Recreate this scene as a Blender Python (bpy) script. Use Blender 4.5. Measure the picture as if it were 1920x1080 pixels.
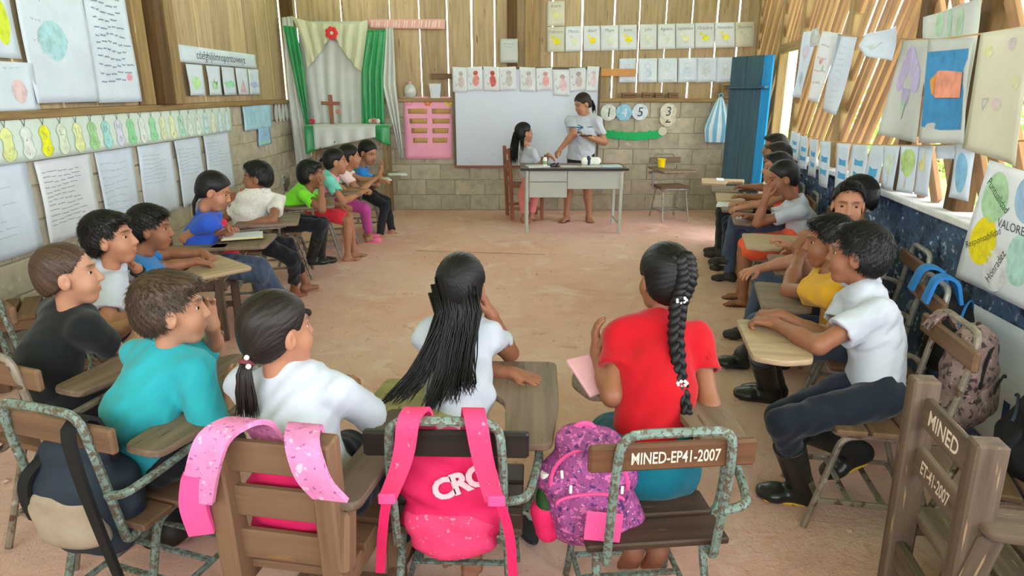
import bpy, math, random
import numpy as np
from mathutils import Vector, Matrix
PI = math.pi
random.seed(7); RNG = np.random.RandomState(7)
for o in list(bpy.data.objects): bpy.data.objects.remove(o)
SC = bpy.context.scene
COL = SC.collection
# ------------------------------------------------------------------ camera
F_PX, PITCH, EYE = 1230.0, math.radians(16.8), 1.62
cam = bpy.data.cameras.new('camera'); cam.sensor_width = 36.0; cam.lens = 36.0 * F_PX / 1920.0
cam.clip_start = 0.02; cam.clip_end = 300
co = bpy.data.objects.new('camera', cam); COL.objects.link(co)
co.location = (0, 0, EYE); co.rotation_euler = (PI / 2 - PITCH, 0, 0)
SC.camera = co
# ------------------------------------------------------------------ sky, sun, exposure
W = bpy.data.worlds.new('sky'); SC.world = W; W.use_nodes = True
wn = W.node_tree.nodes; wl = W.node_tree.links
bg = wn['Background']
sky = wn.new('ShaderNodeTexSky')
sky.sky_type = 'HOSEK_WILKIE'
sky.turbidity = 6.0; sky.ground_albedo = 0.45
sky.sun_direction = Vector((-0.25, 0.5, 0.83)).normalized()
smix = wn.new('ShaderNodeMix'); smix.data_type = 'RGBA'; smix.inputs['Factor'].default_value = 0.68
smix.inputs[7].default_value = (0.95, 0.97, 1.0, 1)
wl.new(sky.outputs[0], smix.inputs[6]); wl.new(smix.outputs[2], bg.inputs[0])
bg.inputs[1].default_value = 3.1
sun = bpy.data.lights.new('sun', 'SUN'); sun.energy = 3.2; sun.angle = math.radians(3); sun.color = (1.0, 0.95, 0.86)
so = bpy.data.objects.new('sun', sun); COL.objects.link(so)
so.rotation_euler = Vector((-0.25, 0.5, 0.83)).to_track_quat('Z', 'Y').to_euler(); so.location = (-6, 20, 14)
vs = SC.view_settings
vs.view_transform = 'Standard'; vs.look = 'None'; vs.exposure = 2.1; vs.gamma = 1.0; vs.use_curve_mapping = False
# ------------------------------------------------------------------ pixel -> world point on a plane of the place
_c, _s = math.cos(PITCH), math.sin(PITCH)
def ray(px, py):
    u = (px - 960) / F_PX; v = (540 - py) / F_PX
    return Vector((u, _c + v * _s, -_s + v * _c))
def atZ(px, py, z):
    d = ray(px, py); return Vector((0, 0, EYE)) + d * ((z - EYE) / d.z)
def atY(px, py, y):
    d = ray(px, py); return Vector((0, 0, EYE)) + d * (y / d.y)
def atX(px, py, x):
    d = ray(px, py); return Vector((0, 0, EYE)) + d * (x / d.x)
BY, LX = 9.2, -3.0                       # back wall, left wall
RA, RB = 1.73, 0.16                      # right wall runs x = RA + RB*y
def atR(px, py, off=0.0):
    d = ray(px, py); t = (RA - off) / (d.x - RB * d.y); return Vector((0, 0, EYE)) + d * t
# ------------------------------------------------------------------ materials
MATS = {}
def nd(nt, t, **k):
    n = nt.nodes.new(t)
    for a, b in k.items(): setattr(n, a, b)
    return n
def col4(c): return (c[0], c[1], c[2], 1.0)
def srgb(r, g, b):
    f = lambda v: (v / 255.0) / 12.92 if v / 255.0 <= 0.04045 else ((v / 255.0 + 0.055) / 1.055) ** 2.4
    return (f(r), f(g), f(b))
def material(name, color, rough=0.7, var=0.12, scale=6.0, bump=0.15, bscale=40.0, stretch=None, dark=None,
             spots=None, metal=0.0, spec=0.4, rnd=0.0, coord='Object', sheen=0.0, trans=0.0, bdist=0.004, detail=4.0):
    """noise varied principled material; stretch = grain along the 'gr' attribute; spots = (colour, scale, threshold)"""
    if name in MATS: return MATS[name]
    m = bpy.data.materials.new(name); m.use_nodes = True; nt = m.node_tree
    b = nt.nodes['Principled BSDF']; L = nt.links.new
    b.inputs['Roughness'].default_value = rough; b.inputs['Metallic'].default_value = metal
    b.inputs['Specular IOR Level'].default_value = spec
    if sheen: b.inputs['Sheen Weight'].default_value = sheen
    if stretch:
        at = nd(nt, 'ShaderNodeAttribute', attribute_name='gr'); src = at.outputs['Vector']
        mp = nd(nt, 'ShaderNodeMapping'); mp.inputs['Scale'].default_value = stretch; L(src, mp.inputs[0]); src = mp.outputs[0]
    else:
        tc = nd(nt, 'ShaderNodeTexCoord'); src = tc.outputs[coord]
    info = nd(nt, 'ShaderNodeObjectInfo')
    add = nd(nt, 'ShaderNodeVectorMath', operation='ADD'); L(src, add.inputs[0])
    mul = nd(nt, 'ShaderNodeMath', operation='MULTIPLY'); mul.inputs[1].default_value = 37.0; L(info.outputs['Random'], mul.inputs[0])
    L(mul.outputs[0], add.inputs[1]); src2 = add.outputs[0]
    n1 = nd(nt, 'ShaderNodeTexNoise'); n1.inputs['Scale'].default_value = scale; n1.inputs['Detail'].default_value = detail
    n1.inputs['Roughness'].default_value = 0.6; L(src2, n1.inputs['Vector'])
    rp = nd(nt, 'ShaderNodeValToRGB'); L(n1.outputs['Fac'], rp.inputs[0])
    dk = dark if dark else tuple(c * (1 - 2.2 * var) for c in color)
    lt = tuple(min(1.0, c * (1 + 1.4 * var)) for c in color)
    rp.color_ramp.elements[0].position = 0.28; rp.color_ramp.elements[1].position = 0.72
    rp.color_ramp.elements[0].color = col4(tuple(max(0.0, q) for q in dk)); rp.color_ramp.elements[1].color = col4(lt)
    e = rp.color_ramp.elements.new(0.5); e.color = col4(color)
    out = rp.outputs[0]
    if rnd:
        hs = nd(nt, 'ShaderNodeHueSaturation'); mr = nd(nt, 'ShaderNodeMapRange')
        mr.inputs[3].default_value = 1 - rnd; mr.inputs[4].default_value = 1 + rnd
        L(info.outputs['Random'], mr.inputs[0]); L(mr.outputs[0], hs.inputs['Value']); L(out, hs.inputs['Color']); out = hs.outputs[0]
    if spots:
        for sc_, ss, th in (spots if isinstance(spots[0], (tuple, list)) and isinstance(spots[0][0], (tuple, list)) else [spots]):
            n2 = nd(nt, 'ShaderNodeTexNoise'); n2.inputs['Scale'].default_value = ss; n2.inputs['Detail'].default_value = 3.0
            L(src2, n2.inputs['Vector'])
            r2 = nd(nt, 'ShaderNodeMapRange'); r2.inputs[1].default_value = th; r2.inputs[2].default_value = th + 0.05; L(n2.outputs['Fac'], r2.inputs[0])
            mx = nd(nt, 'ShaderNodeMix', data_type='RGBA'); L(r2.outputs[0], mx.inputs['Factor']); L(out, mx.inputs[6]); mx.inputs[7].default_value = col4(sc_)
            out = mx.outputs[2]
    L(out, b.inputs['Base Color'])
    if trans:
        tr = nd(nt, 'ShaderNodeBsdfTranslucent'); L(out, tr.inputs[0])
        ms = nd(nt, 'ShaderNodeMixShader'); ms.inputs[0].default_value = trans
        L(b.outputs[0], ms.inputs[1]); L(tr.outputs[0], ms.inputs[2]); L(ms.outputs[0], nt.nodes['Material Output'].inputs[0])
    if bump:
        n3 = nd(nt, 'ShaderNodeTexNoise'); n3.inputs['Scale'].default_value = bscale; n3.inputs['Detail'].default_value = 5.0
        L(src2, n3.inputs['Vector'])
        bp = nd(nt, 'ShaderNodeBump'); bp.inputs['Strength'].default_value = bump; bp.inputs['Distance'].default_value = bdist
        L(n3.outputs['Fac'], bp.inputs['Height']); L(bp.outputs[0], b.inputs['Normal'])
    MATS[name] = m; return m
def flat(name, color, rough=0.75, **k):
    return material(name, color, rough, var=k.pop('var', 0.05), bump=k.pop('bump', 0.05), **k)
# ------------------------------------------------------------------ mesh builder
class MB:
    """collects shapes; build() links them as ONE mesh object"""
    def __init__(s): s.v = []; s.f = []; s.g = []; s.mi = []; s.cur = 0; s.n = 0
    def add(s, verts, faces, gr=None):
        b = s.n
        s.v.extend([tuple(p) for p in verts]); s.n += len(verts)
        if gr is None: gr = [tuple(p) for p in verts]
        s.g.extend(gr)
        s.f.extend([tuple(i + b for i in f) for f in faces]); s.mi.extend([s.cur] * len(faces))
        return b
    def box(s, c, size, rot=None, bev=0.0, axis=None):
        """axis aligned box about c (optionally rotated by Matrix rot), chamfered edges"""
        sx, sy, sz = [q / 2.0 for q in size]; c = Vector(c)
        ax = axis if axis is not None else max(range(3), key=lambda i: size[i])
        off = random.random() * 9
        vs, fs = chamfer(sx, sy, sz, min(bev, 0.45 * min(size)))
        gr = []
        for p in vs:
            q = [p[0], p[1], p[2]]; q[0], q[ax] = q[ax], q[0]
            gr.append((q[0] + off, q[1] + off, q[2]))
        vv = [c + (rot @ Vector(p) if rot is not None else Vector(p)) for p in vs]
        s.add(vv, fs, gr)
    def bar(s, a, b, w, t, up=(0, 0, 1), bev=0.003):
        """rectangular bar from a to b; w across, t along up"""
        a = Vector(a); b = Vector(b); d = b - a; L = d.length; x = d.normalized(); u = Vector(up)
        y = u.cross(x)
        if y.length < 1e-4: y = Vector((1, 0, 0)).cross(x)
        y.normalize(); z = x.cross(y)
        R = Matrix((x, y, z)).transposed()
        s.box((a + b) / 2, (L, w, t), R, bev, axis=0)
    def tube(s, pts, r, n=8, closed=False, caps=True, flat_=None):
        """round tube along points; r scalar or list"""
        P = [Vector(p) for p in pts]; m = len(P)
        rs = r if hasattr(r, '__len__') else [r] * m
        vs = []; gr = []; off = random.random() * 9; acc = 0.0
        T = []
        for i in range(m):
            if closed: t = P[(i + 1) % m] - P[i - 1]
            else: t = P[min(i + 1, m - 1)] - P[max(i - 1, 0)]
            T.append(t.normalized() if t.length > 1e-9 else Vector((0, 0, 1)))
        ref = Vector((0, 0, 1)) if abs(T[0].z) < 0.9 else Vector((1, 0, 0))
        N = ref.cross(T[0]).normalized()
        for i in range(m):
            N = (N - T[i] * N.dot(T[i]))
            N = N.normalized() if N.length > 1e-6 else ref.cross(T[i]).normalized()
            B = T[i].cross(N)
            if i: acc += (P[i] - P[i - 1]).length
            for k in range(n):
                a = 2 * PI * k / n
                e = 1.0 if flat_ is None else flat_
                vs.append(P[i] + (N * math.cos(a) + B * math.sin(a) * e) * rs[i]); gr.append((acc + off, rs[i] * math.cos(a), rs[i] * math.sin(a)))
        fs = []
        for i in range(m if closed else m - 1):
            j = (i + 1) % m
            for k in range(n):
                l = (k + 1) % n; fs.append((i * n + k, i * n + l, j * n + l, j * n + k))
        if not closed and caps:
            fs.append(tuple(range(n))[::-1]); fs.append(tuple((m - 1) * n + k for k in range(n)))
        s.add(vs, fs, gr)
    def lathe(s, prof, c=(0, 0, 0), n=16, rot=None, sx=1, sy=1):
        c = Vector(c); vs = []; fs = []; m = len(prof)
        for r, z in prof:
            for k in range(n):
                a = 2 * PI * k / n; p = Vector((r * math.cos(a) * sx, r * math.sin(a) * sy, z)); vs.append(c + (rot @ p if rot is not None else p))
        for i in range(m - 1):
            for k in range(n):
                l = (k + 1) % n; fs.append((i * n + k, i * n + l, (i + 1) * n + l, (i + 1) * n + k))
        fs.append(tuple(range(n))[::-1]); fs.append(tuple((m - 1) * n + k for k in range(n)))
        s.add(vs, fs)
    def prism(s, poly, z0, z1, xf=None, bev=0.0, grx=0):
        """polygon in xy extruded z0..z1, then xf (callable) applied"""
        n = len(poly); off = random.random() * 9
        cx = sum(p[0] for p in poly) / n; cy = sum(p[1] for p in poly) / n
        def ins(p, d):
            v = Vector((cx - p[0], cy - p[1])); l = v.length
            return (p[0] + v.x / l * d, p[1] + v.y / l * d) if l > 1e-6 else p
        lay = [([ins(p, bev) for p in poly], z0), (poly, z0 + bev), (poly, z1 - bev), ([ins(p, bev) for p in poly], z1)] if bev else [(poly, z0), (poly, z1)]
        vs = []; gr = []
        for pl, z in lay:
            for p in pl:
                vs.append(Vector((p[0], p[1], z))); gr.append((p[grx] + off, p[1 - grx], z))
        fs = []
        for i in range(len(lay) - 1):
            for k in range(n):
                l = (k + 1) % n; fs.append((i * n + k, i * n + l, (i + 1) * n + l, (i + 1) * n + k))
        fs.append(tuple(range(n))[::-1]); fs.append(tuple((len(lay) - 1) * n + k for k in range(n)))
        if xf: vs = [xf(v) for v in vs]
        s.add(vs, fs, gr)
    def grid(s, fn, nu, nv, thick=0.0):
        """fn(u,v)->point sheet, with thickness along normals if asked"""
        P = np.array([[tuple(fn(i / nu, j / nv)) for j in range(nv + 1)] for i in range(nu + 1)], float)
        gr = [(i / nu, j / nv, 0) for i in range(nu + 1) for j in range(nv + 1)]
        def q(b): return [(b + i * (nv + 1) + j, b + (i + 1) * (nv + 1) + j, b + (i + 1) * (nv + 1) + j + 1, b + i * (nv + 1) + j + 1) for i in range(nu) for j in range(nv)]
        if not thick:
            s.add(P.reshape(-1, 3), q(0), gr); return
        du = np.gradient(P, axis=0); dv = np.gradient(P, axis=1); N = np.cross(du, dv); N /= (np.linalg.norm(N, axis=2, keepdims=True) + 1e-9)
        A = (P + N * thick / 2).reshape(-1, 3); B = (P - N * thick / 2).reshape(-1, 3); nn = len(A)
        f = q(0) + [t[::-1] for t in q(nn)]
        idx = lambda i, j: i * (nv + 1) + j
        ring = [idx(i, 0) for i in range(nu)] + [idx(nu, j) for j in range(nv)] + [idx(i, nv) for i in range(nu, 0, -1)] + [idx(0, j) for j in range(nv, 0, -1)]
        for k in range(len(ring)):
            a, b = ring[k], ring[(k + 1) % len(ring)]; f.append((b, a, a + nn, b + nn))
        s.add(np.vstack([A, B]), f, gr + gr)
    def xform(s, fn, start=0):
        for i in range(start, s.n): s.v[i] = tuple(fn(Vector(s.v[i])))
    def mesh(s, name, mats, smooth=False):
        me = bpy.data.meshes.new(name); me.from_pydata(s.v, [], s.f)
        if not isinstance(mats, (list, tuple)): mats = [mats]
        for m in mats: me.materials.append(m)
        at = me.attributes.new('gr', 'FLOAT_VECTOR', 'POINT'); at.data.foreach_set('vector', np.array(s.g, np.float32).ravel())
        if len(mats) > 1: me.polygons.foreach_set('material_index', s.mi)
        if smooth: me.polygons.foreach_set('use_smooth', [True] * len(me.polygons))
        me.update()
        if smooth and smooth != 'all':
            try: me.set_sharp_from_angle(angle=math.radians(40 if smooth is True else smooth))
            except Exception: pass
        return me
    def build(s, name, mats, parent=None, smooth=True, loc=None):
        me = s.mesh(name, mats, smooth)
        return link(name, me, parent, loc)
def chamfer(sx, sy, sz, b):
    if b <= 0:
        vs = [(x * sx, y * sy, z * sz) for x in (-1, 1) for y in (-1, 1) for z in (-1, 1)]
        return vs, [(0, 1, 3, 2), (4, 6, 7, 5), (0, 4, 5, 1), (2, 3, 7, 6), (0, 2, 6, 4), (1, 5, 7, 3)]
    vs = []; key = {}
    for x in (-1, 1):
        for y in (-1, 1):
            for z in (-1, 1):
                for a in range(3):
                    p = [x * (sx - b), y * (sy - b), z * (sz - b)]; p[a] += (x, y, z)[a] * b
                    key[(x, y, z, a)] = len(vs); vs.append(tuple(p))
    fs = []
    for a in range(3):
        b1, c1 = [(1, 2), (2, 0), (0, 1)][a]
        for sg in (-1, 1):
            q = []
            for (u, w) in ((-1, -1), (1, -1), (1, 1), (-1, 1)):
                k = [0, 0, 0]; k[a] = sg; k[b1] = u; k[c1] = w; q.append(key[tuple(k) + (a,)])
            fs.append(tuple(q) if sg > 0 else tuple(q[::-1]))
    for a in range(3):                      # edges along axis a
        b1, c1 = [(1, 2), (2, 0), (0, 1)][a]
        for u in (-1, 1):
            for w in (-1, 1):
                k0 = [0, 0, 0]; k1 = [0, 0, 0]; k0[a] = -1; k1[a] = 1
                for k in (k0, k1): k[b1] = u; k[c1] = w
                q = (key[tuple(k0) + (b1,)], key[tuple(k1) + (b1,)], key[tuple(k1) + (c1,)], key[tuple(k0) + (c1,)])
                fs.append(q if u * w > 0 else q[::-1])
    for x in (-1, 1):
        for y in (-1, 1):
            for z in (-1, 1):
                q = tuple(key[(x, y, z, a)] for a in range(3)); fs.append(q if x * y * z > 0 else q[::-1])
    return vs, fs
def link(name, me, parent=None, loc=None):
    o = bpy.data.objects.new(name, me); COL.objects.link(o)
    if parent is not None: o.parent = parent
    if loc is not None: o.location = loc
    return o
def tag(o, label=None, cat=None, group=None, kind=None):
    if label: o['label'] = label
    if cat: o['category'] = cat
    if group: o['group'] = group
    if kind: o['kind'] = kind
    return o
def empty(name, loc=(0, 0, 0), rz=0.0, label=None, cat=None, group=None, kind=None):
    o = bpy.data.objects.new(name, None); COL.objects.link(o); o.location = loc; o.rotation_euler = (0, 0, rz)
    o.empty_display_size = 0.1
    return tag(o, label, cat, group, kind)
def text_mesh(body, size=1.0, shear=0.0, space=1.0, bold=0.0):
    cu = bpy.data.curves.new('lettering', 'FONT'); cu.body = body; cu.size = size; cu.shear = shear; cu.space_character = space
    cu.align_x = 'CENTER'; cu.align_y = 'CENTER'; cu.resolution_u = 3; cu.offset = bold; cu.extrude = 0.0
    t = bpy.data.objects.new('lettering', cu); COL.objects.link(t)
    dg = bpy.context.evaluated_depsgraph_get(); me = bpy.data.meshes.new_from_object(t.evaluated_get(dg))
    bpy.data.objects.remove(t); bpy.data.curves.remove(cu)
    me.name = 'lettering'; return me
def lettering(body, size, mat, parent, M, shear=0.0, space=1.0, name='lettering', bold=0.0, sx=1.0):
    me = text_mesh(body, size, shear, space, bold); me.materials.clear(); me.materials.append(mat)
    o = link(name, me, parent); o.matrix_local = M @ Matrix.Diagonal((sx, 1, 1, 1)); return o
def frame(o, x, y):
    """matrix with origin o, X along x, Y along y"""
    x = Vector(x).normalized(); y = Vector(y); y = (y - x * y.dot(x)).normalized(); z = x.cross(y)
    M = Matrix((x, y, z)).transposed().to_4x4(); M.translation = Vector(o); return M
# ================================================================== materials of the place
def dirt_mat():
    m = bpy.data.materials.new('packed_earth'); m.use_nodes = True; nt = m.node_tree; b = nt.nodes['Principled BSDF']; L = nt.links.new
    tc = nd(nt, 'ShaderNodeTexCoord'); o = tc.outputs['Object']; b.inputs['Roughness'].default_value = .95; b.inputs['Specular IOR Level'].default_value = .12
    def noise(sc_, det=6, rg=.6, dist=0.): n = nd(nt, 'ShaderNodeTexNoise'); n.inputs['Scale'].default_value = sc_; n.inputs['Detail'].default_value = det; n.inputs['Roughness'].default_value = rg; n.inputs['Distortion'].default_value = dist; L(o, n.inputs['Vector']); return n.outputs['Fac']
    def mix(fac, a, c, lo, hi):
        r = nd(nt, 'ShaderNodeMapRange', interpolation_type='SMOOTHSTEP'); r.inputs[1].default_value = lo; r.inputs[2].default_value = hi; L(fac, r.inputs[0])
        x = nd(nt, 'ShaderNodeMix', data_type='RGBA'); L(r.outputs[0], x.inputs['Factor'])
        for s_, v in ((6, a), (7, c)):
            if isinstance(v, tuple): x.inputs[s_].default_value = col4(v)
            else: L(v, x.inputs[s_])
        return x.outputs[2]
    c = mix(noise(.55, 4), srgb(244, 198, 188), srgb(230, 172, 156), .35, .68)
    c = mix(noise(2.2, 7, .65, .6), c, srgb(248, 216, 206), .48, .74)
    c = mix(noise(6.5, 8, .7, .8), c, srgb(206, 142, 120), .54, .80)
    c = mix(noise(70, 3), c, srgb(248, 222, 210), .60, .85)
    c = mix(noise(110, 2), c, srgb(176, 120, 100), .60, .84)
    L(c, b.inputs['Base Color'])
    h1 = noise(5, 9, .7, .5); h2 = noise(48, 5, .7)
    ad = nd(nt, 'ShaderNodeMath', operation='MULTIPLY_ADD'); ad.inputs[1].default_value = .25; L(h2, ad.inputs[0]); L(h1, ad.inputs[2])
    bp = nd(nt, 'ShaderNodeBump'); bp.inputs['Strength'].default_value = .9; bp.inputs['Distance'].default_value = .03; L(ad.outputs[0], bp.inputs['Height']); L(bp.outputs[0], b.inputs['Normal'])
    return m
m_dirt = dirt_mat()
m_block = material('concrete_block', srgb(178, 166, 148), 0.95, var=0.10, scale=9, bump=0.7, bscale=60, bdist=0.006, rnd=0.10, spec=0.15,
                   spots=[(srgb(198, 186, 168), 16, 0.66)])
m_mortar = material('mortar', srgb(158, 146, 126), 0.95, var=0.12, scale=9, bump=0.6, bscale=50, bdist=0.006, spec=0.15)
m_plank = material('wall_plank_wood', srgb(176, 150, 116), 0.85, var=0.14, scale=1.0, stretch=(1.6, 22, 22), bump=0.35, bscale=1.6, rnd=0.16, spec=0.2,
                   spots=[(srgb(112, 84, 52), 2.2, 0.66), (srgb(226, 212, 190), 4.4, 0.775)])
m_post = material('post_wood', srgb(150, 122, 84), 0.85, var=0.16, scale=1.2, stretch=(1.4, 20, 20), bump=0.4, bscale=1.8, rnd=0.1, spec=0.2,
                  spots=(srgb(214, 200, 178), 3.6, 0.75))
m_post_dark = material('dark_post_wood', srgb(92, 66, 40), 0.85, var=0.16, scale=1.2, stretch=(1.4, 20, 20), bump=0.4, bscale=1.8, spec=0.2)
m_slat = material('lattice_wood', srgb(172, 130, 96), 0.85, var=0.16, scale=1.2, stretch=(1.6, 22, 22), bump=0.35, bscale=1.8, rnd=0.12, spec=0.2)
m_dado = material('dark_blue_roughcast', srgb(72, 94, 122), 0.8, var=0.22, scale=5, bump=1.0, bscale=60, bdist=0.02, spec=0.35,
                  spots=[(srgb(36, 48, 68), 9, 0.58), (srgb(170, 184, 202), 26, 0.615)])  # pale spots: whitish flecks, plus blue-grey glints painted into the colour
m_sill = material('sill_cement', srgb(206, 204, 200), 0.9, var=0.10, scale=5, bump=0.4, bscale=40, spec=0.2)
m_roof = material('roof_sheet', srgb(190, 186, 178), 0.7, var=0.08, scale=2, bump=0, spec=0.3)
m_grass = material('grass_ground', srgb(120, 168, 62), 0.95, var=0.25, scale=3, bump=0.5, bscale=20, spec=0.1)
m_leaf = material('leaf_green', srgb(120, 178, 58), 0.6, var=0.28, scale=2.0, bump=0, spec=0.3, trans=0.4, rnd=0.1)
m_doorp = material('door_slate_paint', srgb(62, 88, 104), 0.7, var=0.12, scale=1.2, stretch=(1.5, 16, 16), bump=0.25, bscale=1.8, spec=0.3,
                   spots=(srgb(120, 140, 150), 4.5, 0.74))
m_doorb = material('door_blue_paint', srgb(36, 140, 206), 0.6, var=0.08, scale=1.5, stretch=(1.5, 16, 16), bump=0.2, bscale=1.8, spec=0.3)
# ================================================================== floor and ground
def fbm(x, y, seed=0):
    r = np.random.RandomState(seed); z = 0 * x
    for k in range(7):
        a = r.rand() * 6.28; fq = 1.3 * 1.75 ** k; z = z + np.sin((x * math.cos(a) + y * math.sin(a)) * fq + r.rand() * 6.28 + 1.3 * np.sin((y * math.cos(a) - x * math.sin(a)) * fq * 0.7)) / 1.7 ** k
    return z
fx, fy = np.meshgrid(np.linspace(-3.1, 3.5, 150), np.linspace(-1.2, 9.3, 230), indexing='ij')
fz = fbm(fx, fy, 3) * 0.006 - 0.008
mb = MB()
nx, ny = fx.shape
idx = np.arange(nx * ny).reshape(nx, ny)
mb.add(np.stack([fx, fy, fz], -1).reshape(-1, 3), np.stack([idx[:-1, :-1], idx[1:, :-1], idx[1:, 1:], idx[:-1, 1:]], -1).reshape(-1, 4).tolist())
tag(mb.build('floor', m_dirt, smooth='all'), kind='structure')
mb = MB(); mb.box((0, 4, -0.25), (60, 60, 0.3)); tag(mb.build('ground_outside', m_grass), kind='structure')
# small clods and a few stones on the floor, too many to count
mb = MB()
for k in range(420):
    x = random.uniform(-2.2, 2.0); y = random.uniform(1.6, 8.6); r = random.choice([0.003, 0.004, 0.005, 0.007, 0.011]) * random.uniform(.6, 1.3)
    mb.lathe([(r * .5, -.3 * r), (r, .1 * r), (r * .7, .6 * r), (r * .15, .8 * r)], (x, y, -.004), 5, sx=random.uniform(.7, 1.4))
tag(mb.build('dirt_crumbs', m_dirt), 'loose crumbs of earth scattered over the dirt floor', 'dirt', kind='stuff')
# ================================================================== back wall
def block_wall(name, length, z1, place, seed):
    """recessed mortar slab with every block a part of its own; place(u, w, z) -> world, w = depth behind the face"""
    rr = random.Random(seed)
    root = empty(name, (0, 0, 0), kind='structure')
    mb = MB(); p = [place(0, .008, -.1), place(length, .008, -.1), place(length, .2, -.1), place(0, .2, -.1)]
    q = [place(0, .008, z1), place(length, .008, z1), place(length, .2, z1), place(0, .2, z1)]
    mb.add(p + q, [(0, 1, 5, 4), (1, 2, 6, 5), (2, 3, 7, 6), (3, 0, 4, 7), (4, 5, 6, 7), (3, 2, 1, 0)]); mb.build('mortar_bed', m_mortar, root, smooth=False)
    X = (place(1, 0, 0) - place(0, 0, 0)).normalized(); D = (place(0, 1, 0) - place(0, 0, 0)).normalized()
    meshes = {}
    course = z1 / 7.0; L = 0.41
    for r in range(7):
        u = -(0.205 if r % 2 else 0.0)
        while u < length - 0.02:
            a = max(u, 0.0) + .003; b = min(u + L, length) - .003; u += L
            if b - a < 0.03: continue
            w = round(b - a, 2); key = (w, rr.randint(0, 2))
            if key not in meshes:
                m = MB(); m.box((0, 0, 0), (w, 0.06, course - .007), bev=.006)
                for i in range(m.n): m.v[i] = tuple(c + rr.uniform(-.0035, .0035) for c in m.v[i])
                meshes[key] = m.mesh('block', m_block, True)
            o = link('block', meshes[key], root)
            dep = .03 + rr.uniform(-.005, .003)
            o.matrix_local = frame(place((a + b) / 2, dep, course * (r + .5)), X, D)
    return root
block_wall('wall_back', 6.3, 1.47, lambda u, w, z: Vector((-3.05 + u, BY + w, z)), 1)
block_wall('wall_left', 10.1, 1.46, lambda u, w, z: Vector((LX - w, -0.9 + u, z)), 2)
def plank_wall(name, spots, z0, z1, place, t=.022, mat=None):
    """vertical boards with open joints; spots = [(u0,u1)]"""
    root = empty(name, kind='structure')
    for (a, b) in spots:
        m = MB(); ztop = z1; j = [random.uniform(-.004, .004) for _ in range(4)]
        c = place((a + b) / 2, 0, (z0 + ztop) / 2); X = (place(1, 0, 0) - place(0, 0, 0)).normalized(); D = (place(0, 1, 0) - place(0, 0, 0)).normalized()
        m.box((0, 0, 0), (b - a, t, ztop - z0), bev=.003)
        for i in range(m.n):
            x, y, z = m.v[i]; k = 0 if x < 0 else 1
            m.v[i] = (x + j[k] + j[2 + k] * (z / (ztop - z0)) * 2, y, z)
        o = m.build('plank', mat or m_plank, root); o.matrix_local = frame(c, X, D)
    return root
# board joints read off the photograph, as x on the back wall
gaps_px = [556, 640, 731, 786, 838, 884, 927, 1036, 1092, 1152, 1199, 1249, 1298, 1345, 1386]
gx = [atY(p, 60, BY).x for p in gaps_px]
edges = [-3.05] + gx + [3.3]
plank_wall('wall_back_boards', [(edges[i] + .008, edges[i + 1] - .008) for i in range(len(edges) - 1)], 1.50, 3.05,
           lambda u, w, z: Vector((u, BY + .05 + w, z)))
def beam(name, a, b, w, t, mat, up=(0, 0, 1), bev=.006, kind='structure', jit=.004):
    m = MB(); a = Vector(a); b = Vector(b); m.bar(a, b, w, t, up, bev)
    return tag(m.build(name, mat), kind=kind)
beam('trim_1', (-3.0, BY + .03, 1.49), (3.2, BY + .03, 1.49), .16, .05, m_post)          # ledge on the blocks
p = atY(998, 60, BY - .02); beam('trim_2', (p.x, BY - .03, 1.78), (p.x, BY - .03, 3.0), .19, .07, m_post, up=(0, 1, 0))
p = atY(970, 60, BY); beam('trim_3', (p.x - .07, BY + .0, 1.55), (p.x - .07, BY + .0, 3.0), .13, .05, m_post_dark, up=(0, 1, 0))
beam('trim_4', (-2.93, BY - .0, 1.5), (-2.93, BY - .0, 3.05), .14, .12, m_post_dark, up=(0, 1, 0))
p = atY(1428, 50, BY); beam('trim_5', (p.x, BY - .04, 1.5), (p.x, BY - .04, 3.05), .10, .10, m_post, up=(0, 1, 0))
beam('trim_6', (-.9, BY + .01, 2.99), (3.3, BY + .01, 2.99), .08, .1, m_post_dark)
# ================================================================== left wall boards
lg = [-0.9, -0.5, -0.1, .3, .7, 1.1, 1.5, 1.9, 2.3, 2.7, 3.1, 3.5, 3.9, 4.22, 4.62, 5.0, 5.36, 5.70, 5.98, 6.28, 6.78, 7.13, 7.55, 7.95, 8.35, 8.75, 9.2]
plank_wall('wall_left_boards', [(lg[i] + .006, lg[i + 1] - .006) for i in range(len(lg) - 1)], 1.50, 3.05, lambda u, w, z: Vector((LX - .05 - w, u, z)))
beam('trim_7', (LX - .02, -.9, 1.475), (LX - .02, 9.2, 1.475), .15, .05, m_post)
beam('trim_8', (LX + .02, 5.80, 1.5), (LX + .02, 5.80, 3.05), .16, .14, m_post_dark, up=(0, 1, 0))
beam('trim_9', (LX + .03, 6.0, 1.5), (LX + .03, 6.0, 3.05), .13, .16, m_post, up=(0, 1, 0))
beam('trim_10', (LX + .0, 5.62, 1.5), (LX + .0, 5.62, 3.05), .06, .16, m_post, up=(0, 1, 0))
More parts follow.
